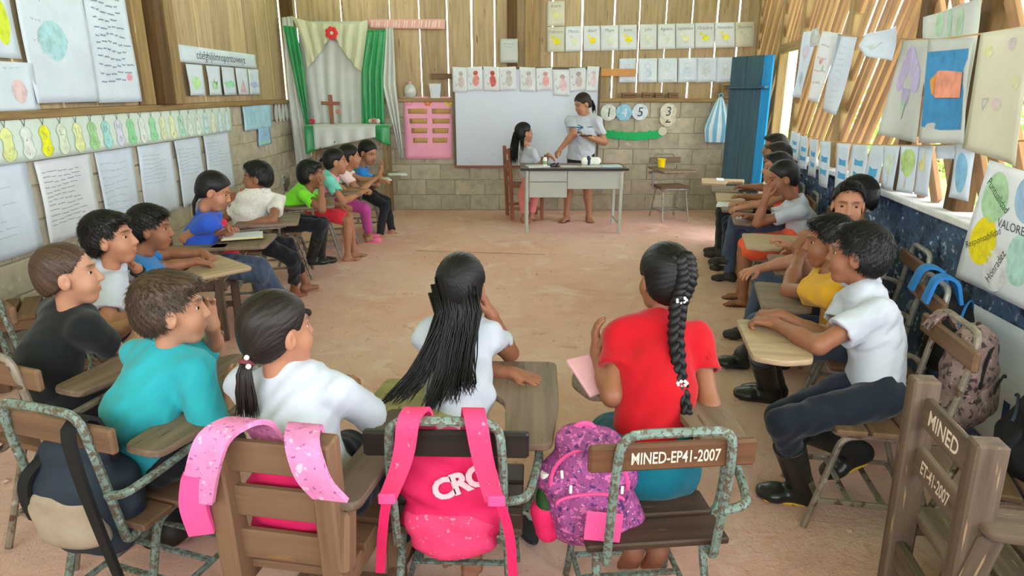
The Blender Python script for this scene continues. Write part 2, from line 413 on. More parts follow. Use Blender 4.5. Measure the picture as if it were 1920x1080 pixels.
# ================================================================== right wall: roughcast dado, sill, posts, lattice
RDIR = Vector((RB, 1, 0)).normalized(); RNOR = Vector((-1, RB, 0)).normalized()      # along the wall, into the room
def RP(y, z, off=0.0): return Vector((RA + RB * y, y, z)) + RNOR * off
def rwall(name, y0, y1, z0, z1, mat, th=.18, rough=0.0, nu=90, nv=26):
    mb = MB(); rr = np.random.RandomState(5); nz = rr.rand(nu + 1, nv + 1) * rough
    def fn(u, v):
        i, j = int(round(u * nu)), int(round(v * nv)); return RP(y0 + (y1 - y0) * u, z0 + (z1 - z0) * v, nz[i, j])
    mb.grid(fn, nu, nv)
    a, b, c_, d = RP(y0, z0, -th), RP(y1, z0, -th), RP(y1, z1, -th), RP(y0, z1, -th)
    e, f, g, h = RP(y0, z0), RP(y1, z0), RP(y1, z1), RP(y0, z1)
    mb.add([a, b, c_, d, e, f, g, h], [(0, 1, 2, 3), (3, 2, 6, 7), (0, 3, 7, 4), (1, 5, 6, 2), (0, 4, 5, 1)])
    return tag(mb.build(name, mat, smooth=False), kind='structure')
rwall('wall_right', -1.0, 6.9, -.05, .985, m_dado, rough=.014, nu=240, nv=40)
rwall('wall_right_corner', 7.75, 9.3, -.05, .985, m_block, rough=.006, nu=40, nv=20)
mb = MB(); mb.bar(RP(-1.0, 1.0, -.06), RP(6.88, 1.0, -.06), .26, .035, bev=.006); tag(mb.build('window_sill', m_sill), kind='structure')
posts = [(1.1, .12, m_post_dark), (2.45, .11, m_post_dark), (3.42, .12, m_post_dark), (4.12, .13, m_post_dark), (5.45, .13, m_post), (6.9, .10, m_post), (7.78, .09, m_post), (9.15, .1, m_post)]
for i, (y, w, mt) in enumerate(posts):
    mb = MB(); mb.bar(RP(y, 1.0 if y < 6.8 else 0, -.06), RP(y, 3.1, -.06), w, .1, up=RNOR, bev=.008); tag(mb.build('trim_%d' % (11 + i), mt), kind='structure')
for i, (y0, y1, z) in enumerate([(-1, 9.2, 3.0), (6.9, 7.78, 2.06)]):
    mb = MB(); mb.bar(RP(y0, z, -.05), RP(y1, z, -.05), .07, .09, bev=.006); tag(mb.build('trim_%d' % (20 + i), m_post), kind='structure')
def lattice(name, y0, y1, z0, z1, lean, pitch=.145, w=.075, t=.03, off=-.06):
    """diagonal slats clipped to a bay; lean +1 rises away from the camera"""
    root = empty(name, kind='structure')
    d = Vector((lean, 1.35)).normalized(); n = Vector((-d.y, d.x)); h = abs(n.x) * (y1 - y0) + abs(n.y) * (z1 - z0)
    c0 = Vector(((y0 + y1) / 2, (z0 + z1) / 2)); k = -h / 2 + .03
    while k < h / 2:
        q = c0 + n * k; ts = []
        lo, hi = -9.0, 9.0
        for (o_, dd, a, b) in ((q.x, d.x, y0, y1), (q.y, d.y, z0, z1)):
            t0, t1 = (a - o_) / dd, (b - o_) / dd
            lo = max(lo, min(t0, t1)); hi = min(hi, max(t0, t1))
        if hi - lo > .10:
            A = q + d * lo; B = q + d * hi; mb = MB(); jit = random.uniform(-.012, .012)
            mb.bar(RP(A.x, A.y, off + jit), RP(B.x, B.y, off + jit), w * random.uniform(.85, 1.1), t, up=RNOR, bev=.003); mb.build('slat', m_slat, root)
        k += pitch * random.uniform(.92, 1.08)
    return root
lattice('window_1', 5.52, 6.84, 1.02, 2.98, -1)
lattice('window_2', 4.19, 5.38, 1.02, 2.98, -1)
lattice('window_3', 3.49, 4.05, 1.02, 2.98, 1, pitch=.15)
lattice('window_4', 2.5, 3.36, 1.02, 2.98, 1, pitch=.15)
lattice('window_5', 1.15, 2.40, 1.02, 2.98, 1, pitch=.2)
lattice('window_6', 6.94, 7.74, 2.10, 2.98, -1)
lattice('window_7', 7.83, 9.1, 1.0, 2.98, -1, pitch=.12, w=.085)
# ================================================================== the blue plank door, swung into the room
d0 = RP(7.76, 0, .04); d1 = Vector((2.665, 8.38, 0)); dv = (d1 - d0); dl = dv.length; dx = dv.normalized(); dn = Vector((dx.y, -dx.x, 0))
dr = empty('door_1', d0, kind='structure')
for (a, b, mt) in ((0, .14, m_doorb), (.145, .40, m_doorp), (.41, dl, m_doorp)):
    mb = MB(); mb.box((0, 0, 0), (b - a, .024, 1.98), bev=.003)
    if mt is m_doorp:
        for i in range(mb.n):
            x, y, z = mb.v[i]; mb.v[i] = (x + (.012 * (z / .99) if x * (a - .3) < 0 else 0), y, z)
    o = mb.build('plank', mt, dr); o.matrix_local = frame(dx * ((a + b) / 2) + Vector((0, 0, 1.01)), dx, Vector((0, 0, 1)).cross(dx))
for z in (.35, 1.65):
    mb = MB(); mb.bar(dx * .02 + Vector((0, 0, z)) - dn * .03, dx * (dl - .02) + Vector((0, 0, z)) - dn * .03, .1, .025); mb.build('ledger', m_doorp, dr)
# ================================================================== unseen roof; raised height, posts and open eaves added to let daylight in
mb = MB()
for k in range(60):
    x0 = -4.2 + k * .15
    mb.tube([(x0, -3.2, 4.04), (x0, 10.4, 4.04)], .05, 6)
mb.box((.3, 3.6, 4.09), (9.0, 13.6, .04))
tag(mb.build('ceiling_raised_for_light', m_roof), kind='structure')
for i, (x, y) in enumerate(((LX - .1, 9.3), (LX - .1, 5.8), (LX - .1, 2.0), (3.3, 9.35), (2.75, 5.45), (2.2, 2.0))):
    mb = MB(); mb.bar((x, y, 2.9), (x, y, 4.05), .12, .12, up=(0, 1, 0), bev=.006); tag(mb.build('trim_%d' % (30 + i), m_post), kind='structure')  # added posts carrying the raised roof, out of view
# added half wall behind the camera, left open above to shape the daylight
block_wall('wall_rear_added', 5.2, 1.46, lambda u, w, z: Vector((2.0 - u, -1.0 - w, z)), 3)
# ================================================================== greenery outside
def bush(name, c, rx, ry, rz, n, label, size=.11):
    root = empty(name, (c[0], c[1], 0), label=label, cat='bush', group='greenery outside the window')
    mb = MB(); rr = random.Random(int(c[1] * 100))
    for k in range(n):
        v = Vector((rr.gauss(0, 1), rr.gauss(0, 1), rr.gauss(0, 1))).normalized() * (rr.random() ** .35)
        p = Vector((v.x * rx, v.y * ry, c[2] + v.z * rz)); a = Vector((rr.gauss(0, 1), rr.gauss(0, 1), rr.gauss(0, .6))).normalized(); b = a.orthogonal().normalized()
        s_ = size * rr.uniform(.6, 1.3); tip = p + a * s_; mid = p + a * s_ * .45
        mb.add([p, mid + b * s_ * .28, tip, mid - b * s_ * .28], [(0, 1, 2, 3)])
    o = mb.build('foliage', m_leaf, root, smooth=False); tag(o, kind='stuff')
    st = MB()
    for k in range(5):
        a = k * 1.26; st.tube([(.1 * math.cos(a), .1 * math.sin(a), -.1), (.3 * rx * math.cos(a), .3 * ry * math.sin(a), c[2])], [.03, .012], 6)
    st.build('stem', m_post_dark, root)
for i, (x, y, z, rx, ry, rz, n, lab) in enumerate([
    (6.2, 11.6, .9, 1.3, 1.6, 1.1, 2600, 'leafy green bush seen through the open door'),
    (6.6, 8.0, 1.0, 1.0, 1.9, 1.0, 2600, 'green bush outside the lattice beside the door'),
    (5.6, 4.6, .85, .9, 1.6, .9, 2200, 'green shrub behind the slats near the hanging flags'),
    (9.5, 14.5, 1.8, 2.2, 2.6, 1.9, 2600, 'tall green thicket farthest behind the door opening')]):
    bush('bush', (x, y, z), rx, ry, rz, n, lab)
# ================================================================== furniture materials
m_tab = material('tablet_wood', srgb(124, 102, 86), 0.6, var=0.18, scale=1.0, stretch=(2.0, 26, 26), bump=0.3, bscale=1.6, rnd=0.10, spec=0.35,
                 spots=(srgb(84, 66, 54), 3.2, 0.64))
m_tab_light = material('pale_tablet_wood', srgb(178, 150, 120), 0.55, var=0.12, scale=1.0, stretch=(2.0, 26, 26), bump=0.25, bscale=1.6, spec=0.35,
                       spots=(srgb(132, 104, 78), 3.4, 0.68))
m_seat = material('seat_wood', srgb(118, 88, 68), 0.6, var=0.18, scale=1.0, stretch=(2.0, 24, 24), bump=0.3, bscale=1.6, rnd=0.12, spec=0.35)
m_seat_dark = material('worn_dark_wood', srgb(76, 54, 42), 0.5, var=0.2, scale=1.0, stretch=(2.0, 24, 24), bump=0.3, bscale=1.6, spec=0.4,
                       spots=(srgb(134, 104, 82), 3.0, 0.68))
m_black_slat = material('black_painted_wood', srgb(34, 26, 24), 0.45, var=0.2, scale=1.0, stretch=(2.0, 24, 24), bump=0.2, bscale=1.6, spec=0.4)
m_slat_warm = material('varnished_brown_wood', srgb(104, 68, 46), 0.5, var=0.18, scale=1.0, stretch=(2.0, 24, 24), bump=0.25, bscale=1.6, spec=0.4)
m_tan = material('raw_tan_wood', srgb(120, 90, 68), 0.7, var=0.12, scale=1.0, stretch=(1.8, 24, 24), bump=0.3, bscale=1.6, rnd=0.06, spec=0.3,
                 spots=(srgb(140, 100, 66), 2.6, 0.66))
m_grey_wood = material('weathered_grey_wood', srgb(104, 86, 74), 0.75, var=0.2, scale=1.0, stretch=(1.8, 26, 26), bump=0.4, bscale=1.6, spec=0.25,
                       spots=(srgb(160, 132, 104), 3.0, 0.68))
m_red_wood = material('reddish_chair_wood', srgb(142, 84, 58), 0.5, var=0.12, scale=1.0, stretch=(1.8, 24, 24), bump=0.2, bscale=1.6, spec=0.4)
m_verd = material('verdigris_paint', srgb(116, 134, 126), 0.6, var=0.12, scale=20, bump=0.25, bscale=90, bdist=.002, spec=0.4,
                  spots=[(srgb(96, 88, 74), 60, 0.50), (srgb(84, 64, 48), 110, 0.60), (srgb(140, 160, 154), 40, 0.64)])
m_rust = material('brown_worn_metal', srgb(140, 126, 112), 0.55, var=0.2, scale=16, bump=0.25, bscale=80, bdist=.002, spec=0.45, metal=0.15,
                  spots=[(srgb(92, 72, 56), 26, 0.56), (srgb(184, 176, 164), 18, 0.64)])
m_grey_tube = material('grey_tube_metal', srgb(150, 146, 140), 0.45, var=0.14, scale=16, bump=0.1, bscale=80, bdist=.002, spec=0.5, metal=0.3,
                       spots=(srgb(96, 78, 64), 28, 0.62))
m_orange = flat('orange_tape', srgb(255, 116, 22), 0.6)
m_whiteprint = flat('stencil_white', srgb(226, 206, 188), 0.8)
m_ink = flat('dark_ink', srgb(52, 50, 58), 0.9)
m_kraft_ink = flat('brown_pen', srgb(176, 72, 20), .8)
m_rubber = flat('rubber_foot', srgb(28, 26, 26), 0.8)
def rounded(pts, r=.025, n=3):
    """polygon with rounded corners"""
    out = []; m = len(pts)
    for i in range(m):
        p0, p1, p2 = Vector(pts[i - 1]), Vector(pts[i]), Vector(pts[(i + 1) % m])
        a = (p0 - p1); b = (p2 - p1); q = min(r, a.length * .45, b.length * .45)
        A = p1 + a.normalized() * q; B = p1 + b.normalized() * q
        for k in range(n + 1):
            t = k / n; out.append(tuple(A * (1 - t) ** 2 + p1 * 2 * t * (1 - t) + B * t * t))
    return out
def arc_path(pts, r=.06, n=4):
    out = [Vector(pts[0])]
    for i in range(1, len(pts) - 1):
        p0, p1, p2 = Vector(pts[i - 1]), Vector(pts[i]), Vector(pts[i + 1]); a = p0 - p1; b = p2 - p1
        q = min(r, a.length * .48, b.length * .48); A = p1 + a.normalized() * q; B = p1 + b.normalized() * q
        for k in range(n + 1):
            t = k / n; out.append(A * (1 - t) ** 2 + p1 * 2 * t * (1 - t) + B * t * t)
    out.append(Vector(pts[-1])); return out
TABS = {
    'L': [(.15, -.12), (.28, -.12), (.31, .14), (.31, .47), (-.12, .47), (-.15, .36), (-.11, .25), (.06, .24), (.14, .15)],
    'strip': [(.145, -.16), (.27, -.16), (.30, .1), (.30, .47), (-.02, .50), (-.08, .40), (.02, .20), (.12, .08)],
    'box': [(.09, .02), (.31, .0), (.31, .46), (-.14, .46), (-.14, .22), (.06, .20)]}
def metal_chair(x, y, hd, label, metal='verd', slat='warm', seat='wood', tab='L', tabmat='tab', slats=1, group=None, cat='desk chair', word=None, tape=None, ztab=.66, sidebars=True, s=1.0):
    MM = {'verd': m_verd, 'rust': m_rust, 'grey': m_grey_tube}[metal]
    SM = {'warm': m_slat_warm, 'black': m_black_slat, 'tan': m_tan, 'dark': m_seat_dark, 'wood': m_seat, 'tab': m_tab}
    root = empty('desk_chair', (x, y, 0), math.radians(hd), label, cat, group); root.scale = (s, s, s)
    R = .0125
    mb = MB(); mb.tube(arc_path([(-.15, -.15, .40), (-.15, -.20, .385), (-.15, -.245, .68), (-.14, -.262, .815), (.14, -.262, .815), (.15, -.245, .68), (.15, -.20, .385), (.15, -.15, .40)], .05), R, 8)
    mb.build('back_frame', MM, root)
    for k in range(slats):
        z = .735 - k * .13; yb = -.228 - (z - .70) * .11
        m2 = MB(); m2.box((0, yb, z), (.435, .024, .075), bev=.007)
        so_ = m2.build('back_slat', SM[slat], root)
        if word and k == 0:
            lettering(word, .047, m_whiteprint, so_, frame((.004, yb - .0135, z), (1, 0, 0), (0, 0.0, 1)), space=1.0, bold=.0006, sx=.64)
        if tape and k == 0:
            m3 = MB(); m3.box((tape[0], yb - .0, z), (tape[1], .0265, .06), bev=.0015); tp = m3.build('orange_tape', m_orange, so_)
            if len(tape) > 2:
                for q_ in range(7): m4 = MB(); m4.box((tape[0] - .05 + q_ * .016, yb + .0136, z), (.004, .001, .03)); m4.build('pen_mark', m_kraft_ink, tp)
    for (a, b) in ((-.185, -.075), (-.062, .045), (.058, .165)):
        m2 = MB(); m2.box((0, (a + b) / 2, .425 + random.uniform(-.002, .002)), (.40, b - a, .022), bev=.005); m2.build('seat_plank', SM[seat], root)
    mb = MB(); mb.tube(arc_path([(-.155, -.17, .398), (-.155, .15, .398), (.155, .15, .398), (.155, -.17, .398)], .04), R, 8); mb.build('seat_frame', MM, root)
    for sx in (-1, 1):
        mb = MB(); mb.tube(arc_path([(sx * .15, .05, .395), (sx * .155, .13, .385), (sx * .175, .225, .0)], .07), R, 8); mb.build('leg', MM, root)
        mb = MB(); mb.tube(arc_path([(sx * .15, -.03, .395), (sx * .155, -.10, .385), (sx * .17, -.23, .0)], .07), R, 8); mb.build('leg', MM, root)
    for sx in (-1, 1):
        mb = MB(); mb.bar((sx * .163, -.195, .115), (sx * .163, .195, .115), .014, .02); mb.build('rack_rail', MM, root)
    for yy in (-.17, -.05, .07, .18):
        mb = MB(); mb.bar((-.163, yy, .115), (.163, yy, .115), .024, .010); mb.build('rack_bar', MM, root)
    if tab:
        zt = ztab - .012
        mb = MB()
        mb.tube(arc_path([(.15, -.232, .56), (.215, -.235, .575), (.245, -.10, .60), (.25, .10, zt - .018), (.25, .36, zt - .012), (.0, .38, zt - .012)], .08), R, 8)
        mb.build('arm_tube', MM, root)
        mb = MB(); mb.tube(arc_path([(.245, -.02, .615), (.25, .0, .47), (.23, -.02, .395), (.155, -.02, .395)], .06), R, 8); mb.build('arm_support', MM, root)
        mb = MB(); mb.prism(rounded(TABS[tab], .03), zt, zt + .022, bev=.004, grx=1)
        mb.build('tablet', {'tab': m_tab, 'light': m_tab_light, 'dark': m_seat_dark}[tabmat], root)
    return root
def wood_chair(x, y, hd, label, mat, seatmat=None, back_z=.86, slats=(.80, .665, .52), w=.36, arm=True, tabmat=None, group=None, tall=False, words=None, cat='chair', s=1.0, post=.05):
    root = empty('wooden_chair', (x, y, 0), math.radians(hd), label, cat, group); root.scale = (s, s, s)
    sm = seatmat or mat; hw = w / 2
    for sx in (-1, 1):
        mb = MB(); mb.bar((sx * hw, -.20, 0), (sx * hw, -.225, back_z), post, post * 1.25, up=(0, 1, 0), bev=.006); mb.build('back_post', mat, root)
        mb = MB(); mb.bar((sx * hw, .19, 0), (sx * hw, .19, .405 if not (arm and sx > 0) else .63), post * .9, post, up=(0, 1, 0), bev=.005); mb.build('leg', mat, root)
        mb = MB(); mb.bar((sx * (hw + .0), -.22, .375), (sx * (hw + .0), .24, .375), .022, .06, bev=.004); mb.build('side_rail', mat, root)
        mb = MB(); mb.bar((sx * hw, -.2, .13), (sx * hw, .2, .13), .022, .04, bev=.004); mb.build('stretcher', mat, root)
    for i, z in enumerate(slats):
        yb = -.215 - .025 * (z / back_z - .5)
        mb = MB(); mb.box((0, yb + .01, z), (w - .01, .022, .085), bev=.004); so_ = mb.build('back_slat', mat, root)
        if words and i < len(words):
            lettering(words[i], .062 if i == 0 else .054, m_whiteprint, so_, frame((-.022, yb - .0022, z), (1, 0, 0), (0, 0, 1)), bold=.001, sx=.66 if i else .92)
    mb = MB(); mb.box((0, -.215, .29), (w + .02, .026, .085), bev=.004); mb.build('back_rail', mat, root)
    for (a, b) in ((-.19, -.10), (-.08, .01), (.03, .12), (.14, .23)):
        mb = MB(); mb.box((0, (a + b) / 2, .415 + random.uniform(-.003, .003)), (w + .04, b - a, .024), bev=.004); mb.build('seat_slat', sm, root)
    mb = MB(); mb.bar((-hw, .19, .34), (hw, .19, .34), .022, .05, bev=.004); mb.build('front_rail', mat, root)
    for yy in (-.09, .02, .12):
        mb = MB(); mb.bar((-hw, yy, .13), (hw, yy, .13), .05, .016, bev=.003); mb.build('rack_slat', mat, root)
    if arm:
        mb = MB(); mb.bar((hw + .02, -.22, .46), (hw + .02, -.19, .62), .05, .06, up=(0, 1, 0), bev=.01); mb.build('arm_block', mat, root)
        mb = MB(); mb.prism(rounded([(hw - .04, -.22), (hw + .07, -.22), (hw + .08, .1), (hw + .08, .28), (hw - .03, .28), (hw - .03, .05)], .03), .632, .656, bev=.004, grx=1); mb.build('arm_rest', tabmat or mat, root)
        if tabmat:
            pass
    return root
CH = {}
G_L = 'tablet arm chairs along the left wall'; G_R = 'tablet arm chairs along the right wall'; G_F = 'chairs of the nearest row'
CH['red'] = metal_chair(.385, 1.70, 5.5, 'verdigris metal desk chair with MINED-EP41-2007 stencilled on its brown back slat', 'verd', 'warm', 'dark', 'L', group=G_F, word='MINED-EP41-2007')
CH['pink'] = metal_chair(-.165, 1.758, -2, 'verdigris metal desk chair with black back slat, holding the hot pink backpack', 'verd', 'black', 'dark', 'L', group=G_F)
CH['cyan'] = metal_chair(-1.177, 1.82, -18, 'pale green metal desk chair with tan slat under the boy in turquoise', 'verd', 'tan', 'wood', 'strip', group=G_F)
CH['black'] = metal_chair(-1.62, 2.2, -20, 'metal desk chair under the boy in the black shirt', 'rust', 'tan', 'wood', 'strip', group=G_L)
CH['watch'] = metal_chair(-2.05, 2.85, -40, 'metal desk chair with orange tape on its tan back slat, at the left edge', 'verd', 'tan', 'wood', 'box', group=G_L, tape=(-.1, .18, 1))
CH['lean'] = metal_chair(-2.0, 3.42, -42, 'desk chair with rounded pale tablet under the boy leaning on folded hands', 'rust', 'tan', 'wood', 'L', 'light', group=G_L, tape=(.16, .1))
CH['boy9'] = metal_chair(-2.12, 5.0, -75, 'desk chair with orange taped slat under the boy looking over his shoulder', 'grey', 'tan', 'wood', 'box', group=G_L, tape=(.12, .13))
CH['green'] = metal_chair(-2.05, 5.75, -75, 'desk chair under the boy in the lime green shirt', 'rust', 'dark', 'wood', 'L', slats=2, group=G_L)
CH['mint'] = metal_chair(-1.98, 6.5, -75, 'desk chair under the girl in mint and pink', 'grey', 'dark', 'wood', 'L', group=G_L)
CH['pinkg'] = metal_chair(-1.95, 7.15, -75, 'desk chair under the girl in pale pink, second from the shrine', 'grey', 'dark', 'wood', 'box', group=G_L)
CH['bl13'] = metal_chair(-1.80, 7.80, -75, 'desk chair of the left row closest to the back wall', 'grey', 'tan', 'wood', 'box', group=G_L)
CH['wpolo'] = metal_chair(1.38, 2.3, 80, 'metal desk chair with pale wooden tablet under the boy in white polo and boots', 'rust', 'wood', 'wood', 'L', 'light', group=G_R)
CH['must'] = metal_chair(1.63, 2.85, 75, 'desk chair under the boy in the mustard shirt', 'grey', 'wood', 'wood', 'L', group=G_R)
CH['face'] = metal_chair(1.92, 3.45, 75, 'desk chair under the boy looking back at the camera', 'grey', 'wood', 'wood', 'L', group=G_R)
CH['behind'] = metal_chair(1.97, 4.05, 75, 'desk chair with two tan back slats behind the boy looking back', 'grey', 'tan', 'wood', 'L', 'light', slats=2, group=G_R)
CH['wgirl'] = metal_chair(2.15, 4.85, 75, 'desk chair holding the purple notebook, under the girl with a hair bun', 'grey', 'tan', 'wood', 'L', group=G_R)
CH['f1'] = metal_chair(2.22, 5.40, 75, 'fourth desk chair from the blue door, white paper on its tablet', 'grey', 'tan', 'wood', 'box', group=G_R)
CH['f2'] = metal_chair(2.33, 5.92, 75, 'third desk chair from the blue door', 'grey', 'tan', 'wood', 'box', 'light', group=G_R)
CH['f3'] = metal_chair(2.44, 6.44, 75, 'second desk chair from the blue door', 'grey', 'tan', 'wood', 'box', group=G_R)
CH['f4'] = metal_chair(2.50, 7.02, 75, 'desk chair of the right row nearest the blue door', 'grey', 'tan', 'wood', 'box', 'light', group=G_R)
CH['back'] = metal_chair(2.06, 8.55, 190, 'empty metal desk chair at the block wall with a yellow cup on it', 'grey', 'tab', 'wood', 'L', slats=1)
CH['wallr'] = metal_chair(1.68, 1.88, 68, 'empty brown metal chair with a worn slat beside the white banner', 'rust', 'dark', 'wood', None)
CH['pony'] = wood_chair(-.545, 1.625, -10, 'raw tan wooden chair with slatted back under the ponytail girl', m_tan, back_z=.83, slats=(.76, .63, .50), w=.28, arm=True, tabmat=m_grey_wood, group=G_F, post=.055)
mb = MB(); mb.prism(rounded([(.02, .24), (.20, .22), (.33, .26), (.34, .50), (.02, .50)], .03), .634, .654, bev=.004)
m_olive = material('olive_speckled_paint', srgb(164, 152, 98), 0.7, var=0.08, scale=12, bump=0.2, bscale=60, spots=(srgb(92, 78, 50), 34, 0.66))
mb.build('tablet', m_olive, CH['pony'])
CH['bluegirl'] = wood_chair(-2.16, 4.32, -80, 'dark wooden armchair desk under the girl in royal blue', m_grey_wood, back_z=.80, slats=(.74, .62), w=.40, arm=True, tabmat=m_tab, post=.05)
mb = MB(); mb.prism(rounded([(-.12, .22), (.28, .18), (.28, .52), (-.12, .54)], .03), .632, .656, bev=.004); mb.build('tablet', m_tab, CH['bluegirl'])
CH['et'] = wood_chair(1.345, 1.47, -100, 'weathered empty wooden chair stencilled MINED ET-41-2007 in the right foreground', m_grey_wood, back_z=.85, slats=(.76, .61), w=.35, arm=True, tabmat=m_grey_wood, words=('MINED', 'ET-41-2007'), post=.056)
CH['lemp'] = wood_chair(-2.76, 3.62, -60, 'empty light wooden chair standing against the left wall', m_tan, back_z=.95, slats=(.90, .76), w=.38, arm=False, post=.045)
# ================================================================== teacher's desk and chair
m_desk = material('grey_enamel', srgb(176, 178, 170), 0.45, var=0.03, scale=4, bump=0.05, bscale=30, spec=0.5, spots=(srgb(140, 134, 124), 9, 0.74))
m_desktop = material('brown_laminate', srgb(120, 92, 84), 0.35, var=0.08, scale=5, bump=0, spec=0.5)
m_edge = flat('dark_edge', srgb(40, 34, 34), 0.5)
DK = empty('teacher_desk', (.72, 7.9, 0), 0, 'grey metal teacher desk with brown top in front of the whiteboard', 'desk')
def pt(fn, name, mat, parent):
    mb = MB(); fn(mb); return mb.build(name, mat, parent)
pt(lambda m: m.box((0, 0, .745), (1.24, .62, .022), bev=.004), 'desk_top', m_desktop, DK)
pt(lambda m: m.box((0, -.312, .745), (1.245, .012, .026), bev=.003), 'edge_strip', m_edge, DK)
pt(lambda m: m.box((-.30, .0, .575), (.44, .54, .315), bev=.004), 'drawer_unit', m_desk, DK)
pt(lambda m: m.box((.245, -.268, .625), (.645, .014, .215), bev=.003), 'modesty_panel', m_desk, DK)
pt(lambda m: m.box((-.30, -.273, .60), (.425, .006, .005)), 'seam', m_edge, DK)
for sx in (-1, 1):
    for sy in (-1, 1):
        pt(lambda m: m.bar((sx * .545, sy * .27, .0), (sx * .545, sy * .27, .735), .035, .035, up=(0, 1, 0), bev=.004), 'leg', m_desk, DK)
pt(lambda m: m.bar((.545, -.27, .10), (.545, .27, .10), .02, .02), 'stretcher', m_desk, DK)
TC = empty('teacher_chair', (.17, 8.62, 0), math.radians(-80), 'reddish wooden chair behind the girl with long black hair', 'chair')
for sx in (-1, 1):
    pt(lambda m: m.bar((sx * .19, -.20, 0), (sx * .19, -.24, .92), .035, .045, up=(0, 1, 0), bev=.005), 'back_post', m_red_wood, TC)
    pt(lambda m: m.bar((sx * .19, .19, 0), (sx * .19, .19, .42), .035, .04, up=(0, 1, 0), bev=.005), 'leg', m_red_wood, TC)
    pt(lambda m: m.bar((sx * .19, -.2, .15), (sx * .19, .19, .15), .02, .035), 'stretcher', m_red_wood, TC)
for z in (.86, .72, .58):
    pt(lambda m: m.box((0, -.235 + (.9 - z) * .05, z), (.36, .02, .06), bev=.004), 'back_slat', m_red_wood, TC)
pt(lambda m: m.box((0, 0, .435), (.42, .44, .025), bev=.006), 'seat', m_red_wood, TC)
pt(lambda m: m.bar((-.19, .19, .39), (.19, .19, .39), .02, .06), 'front_rail', m_red_wood, TC)
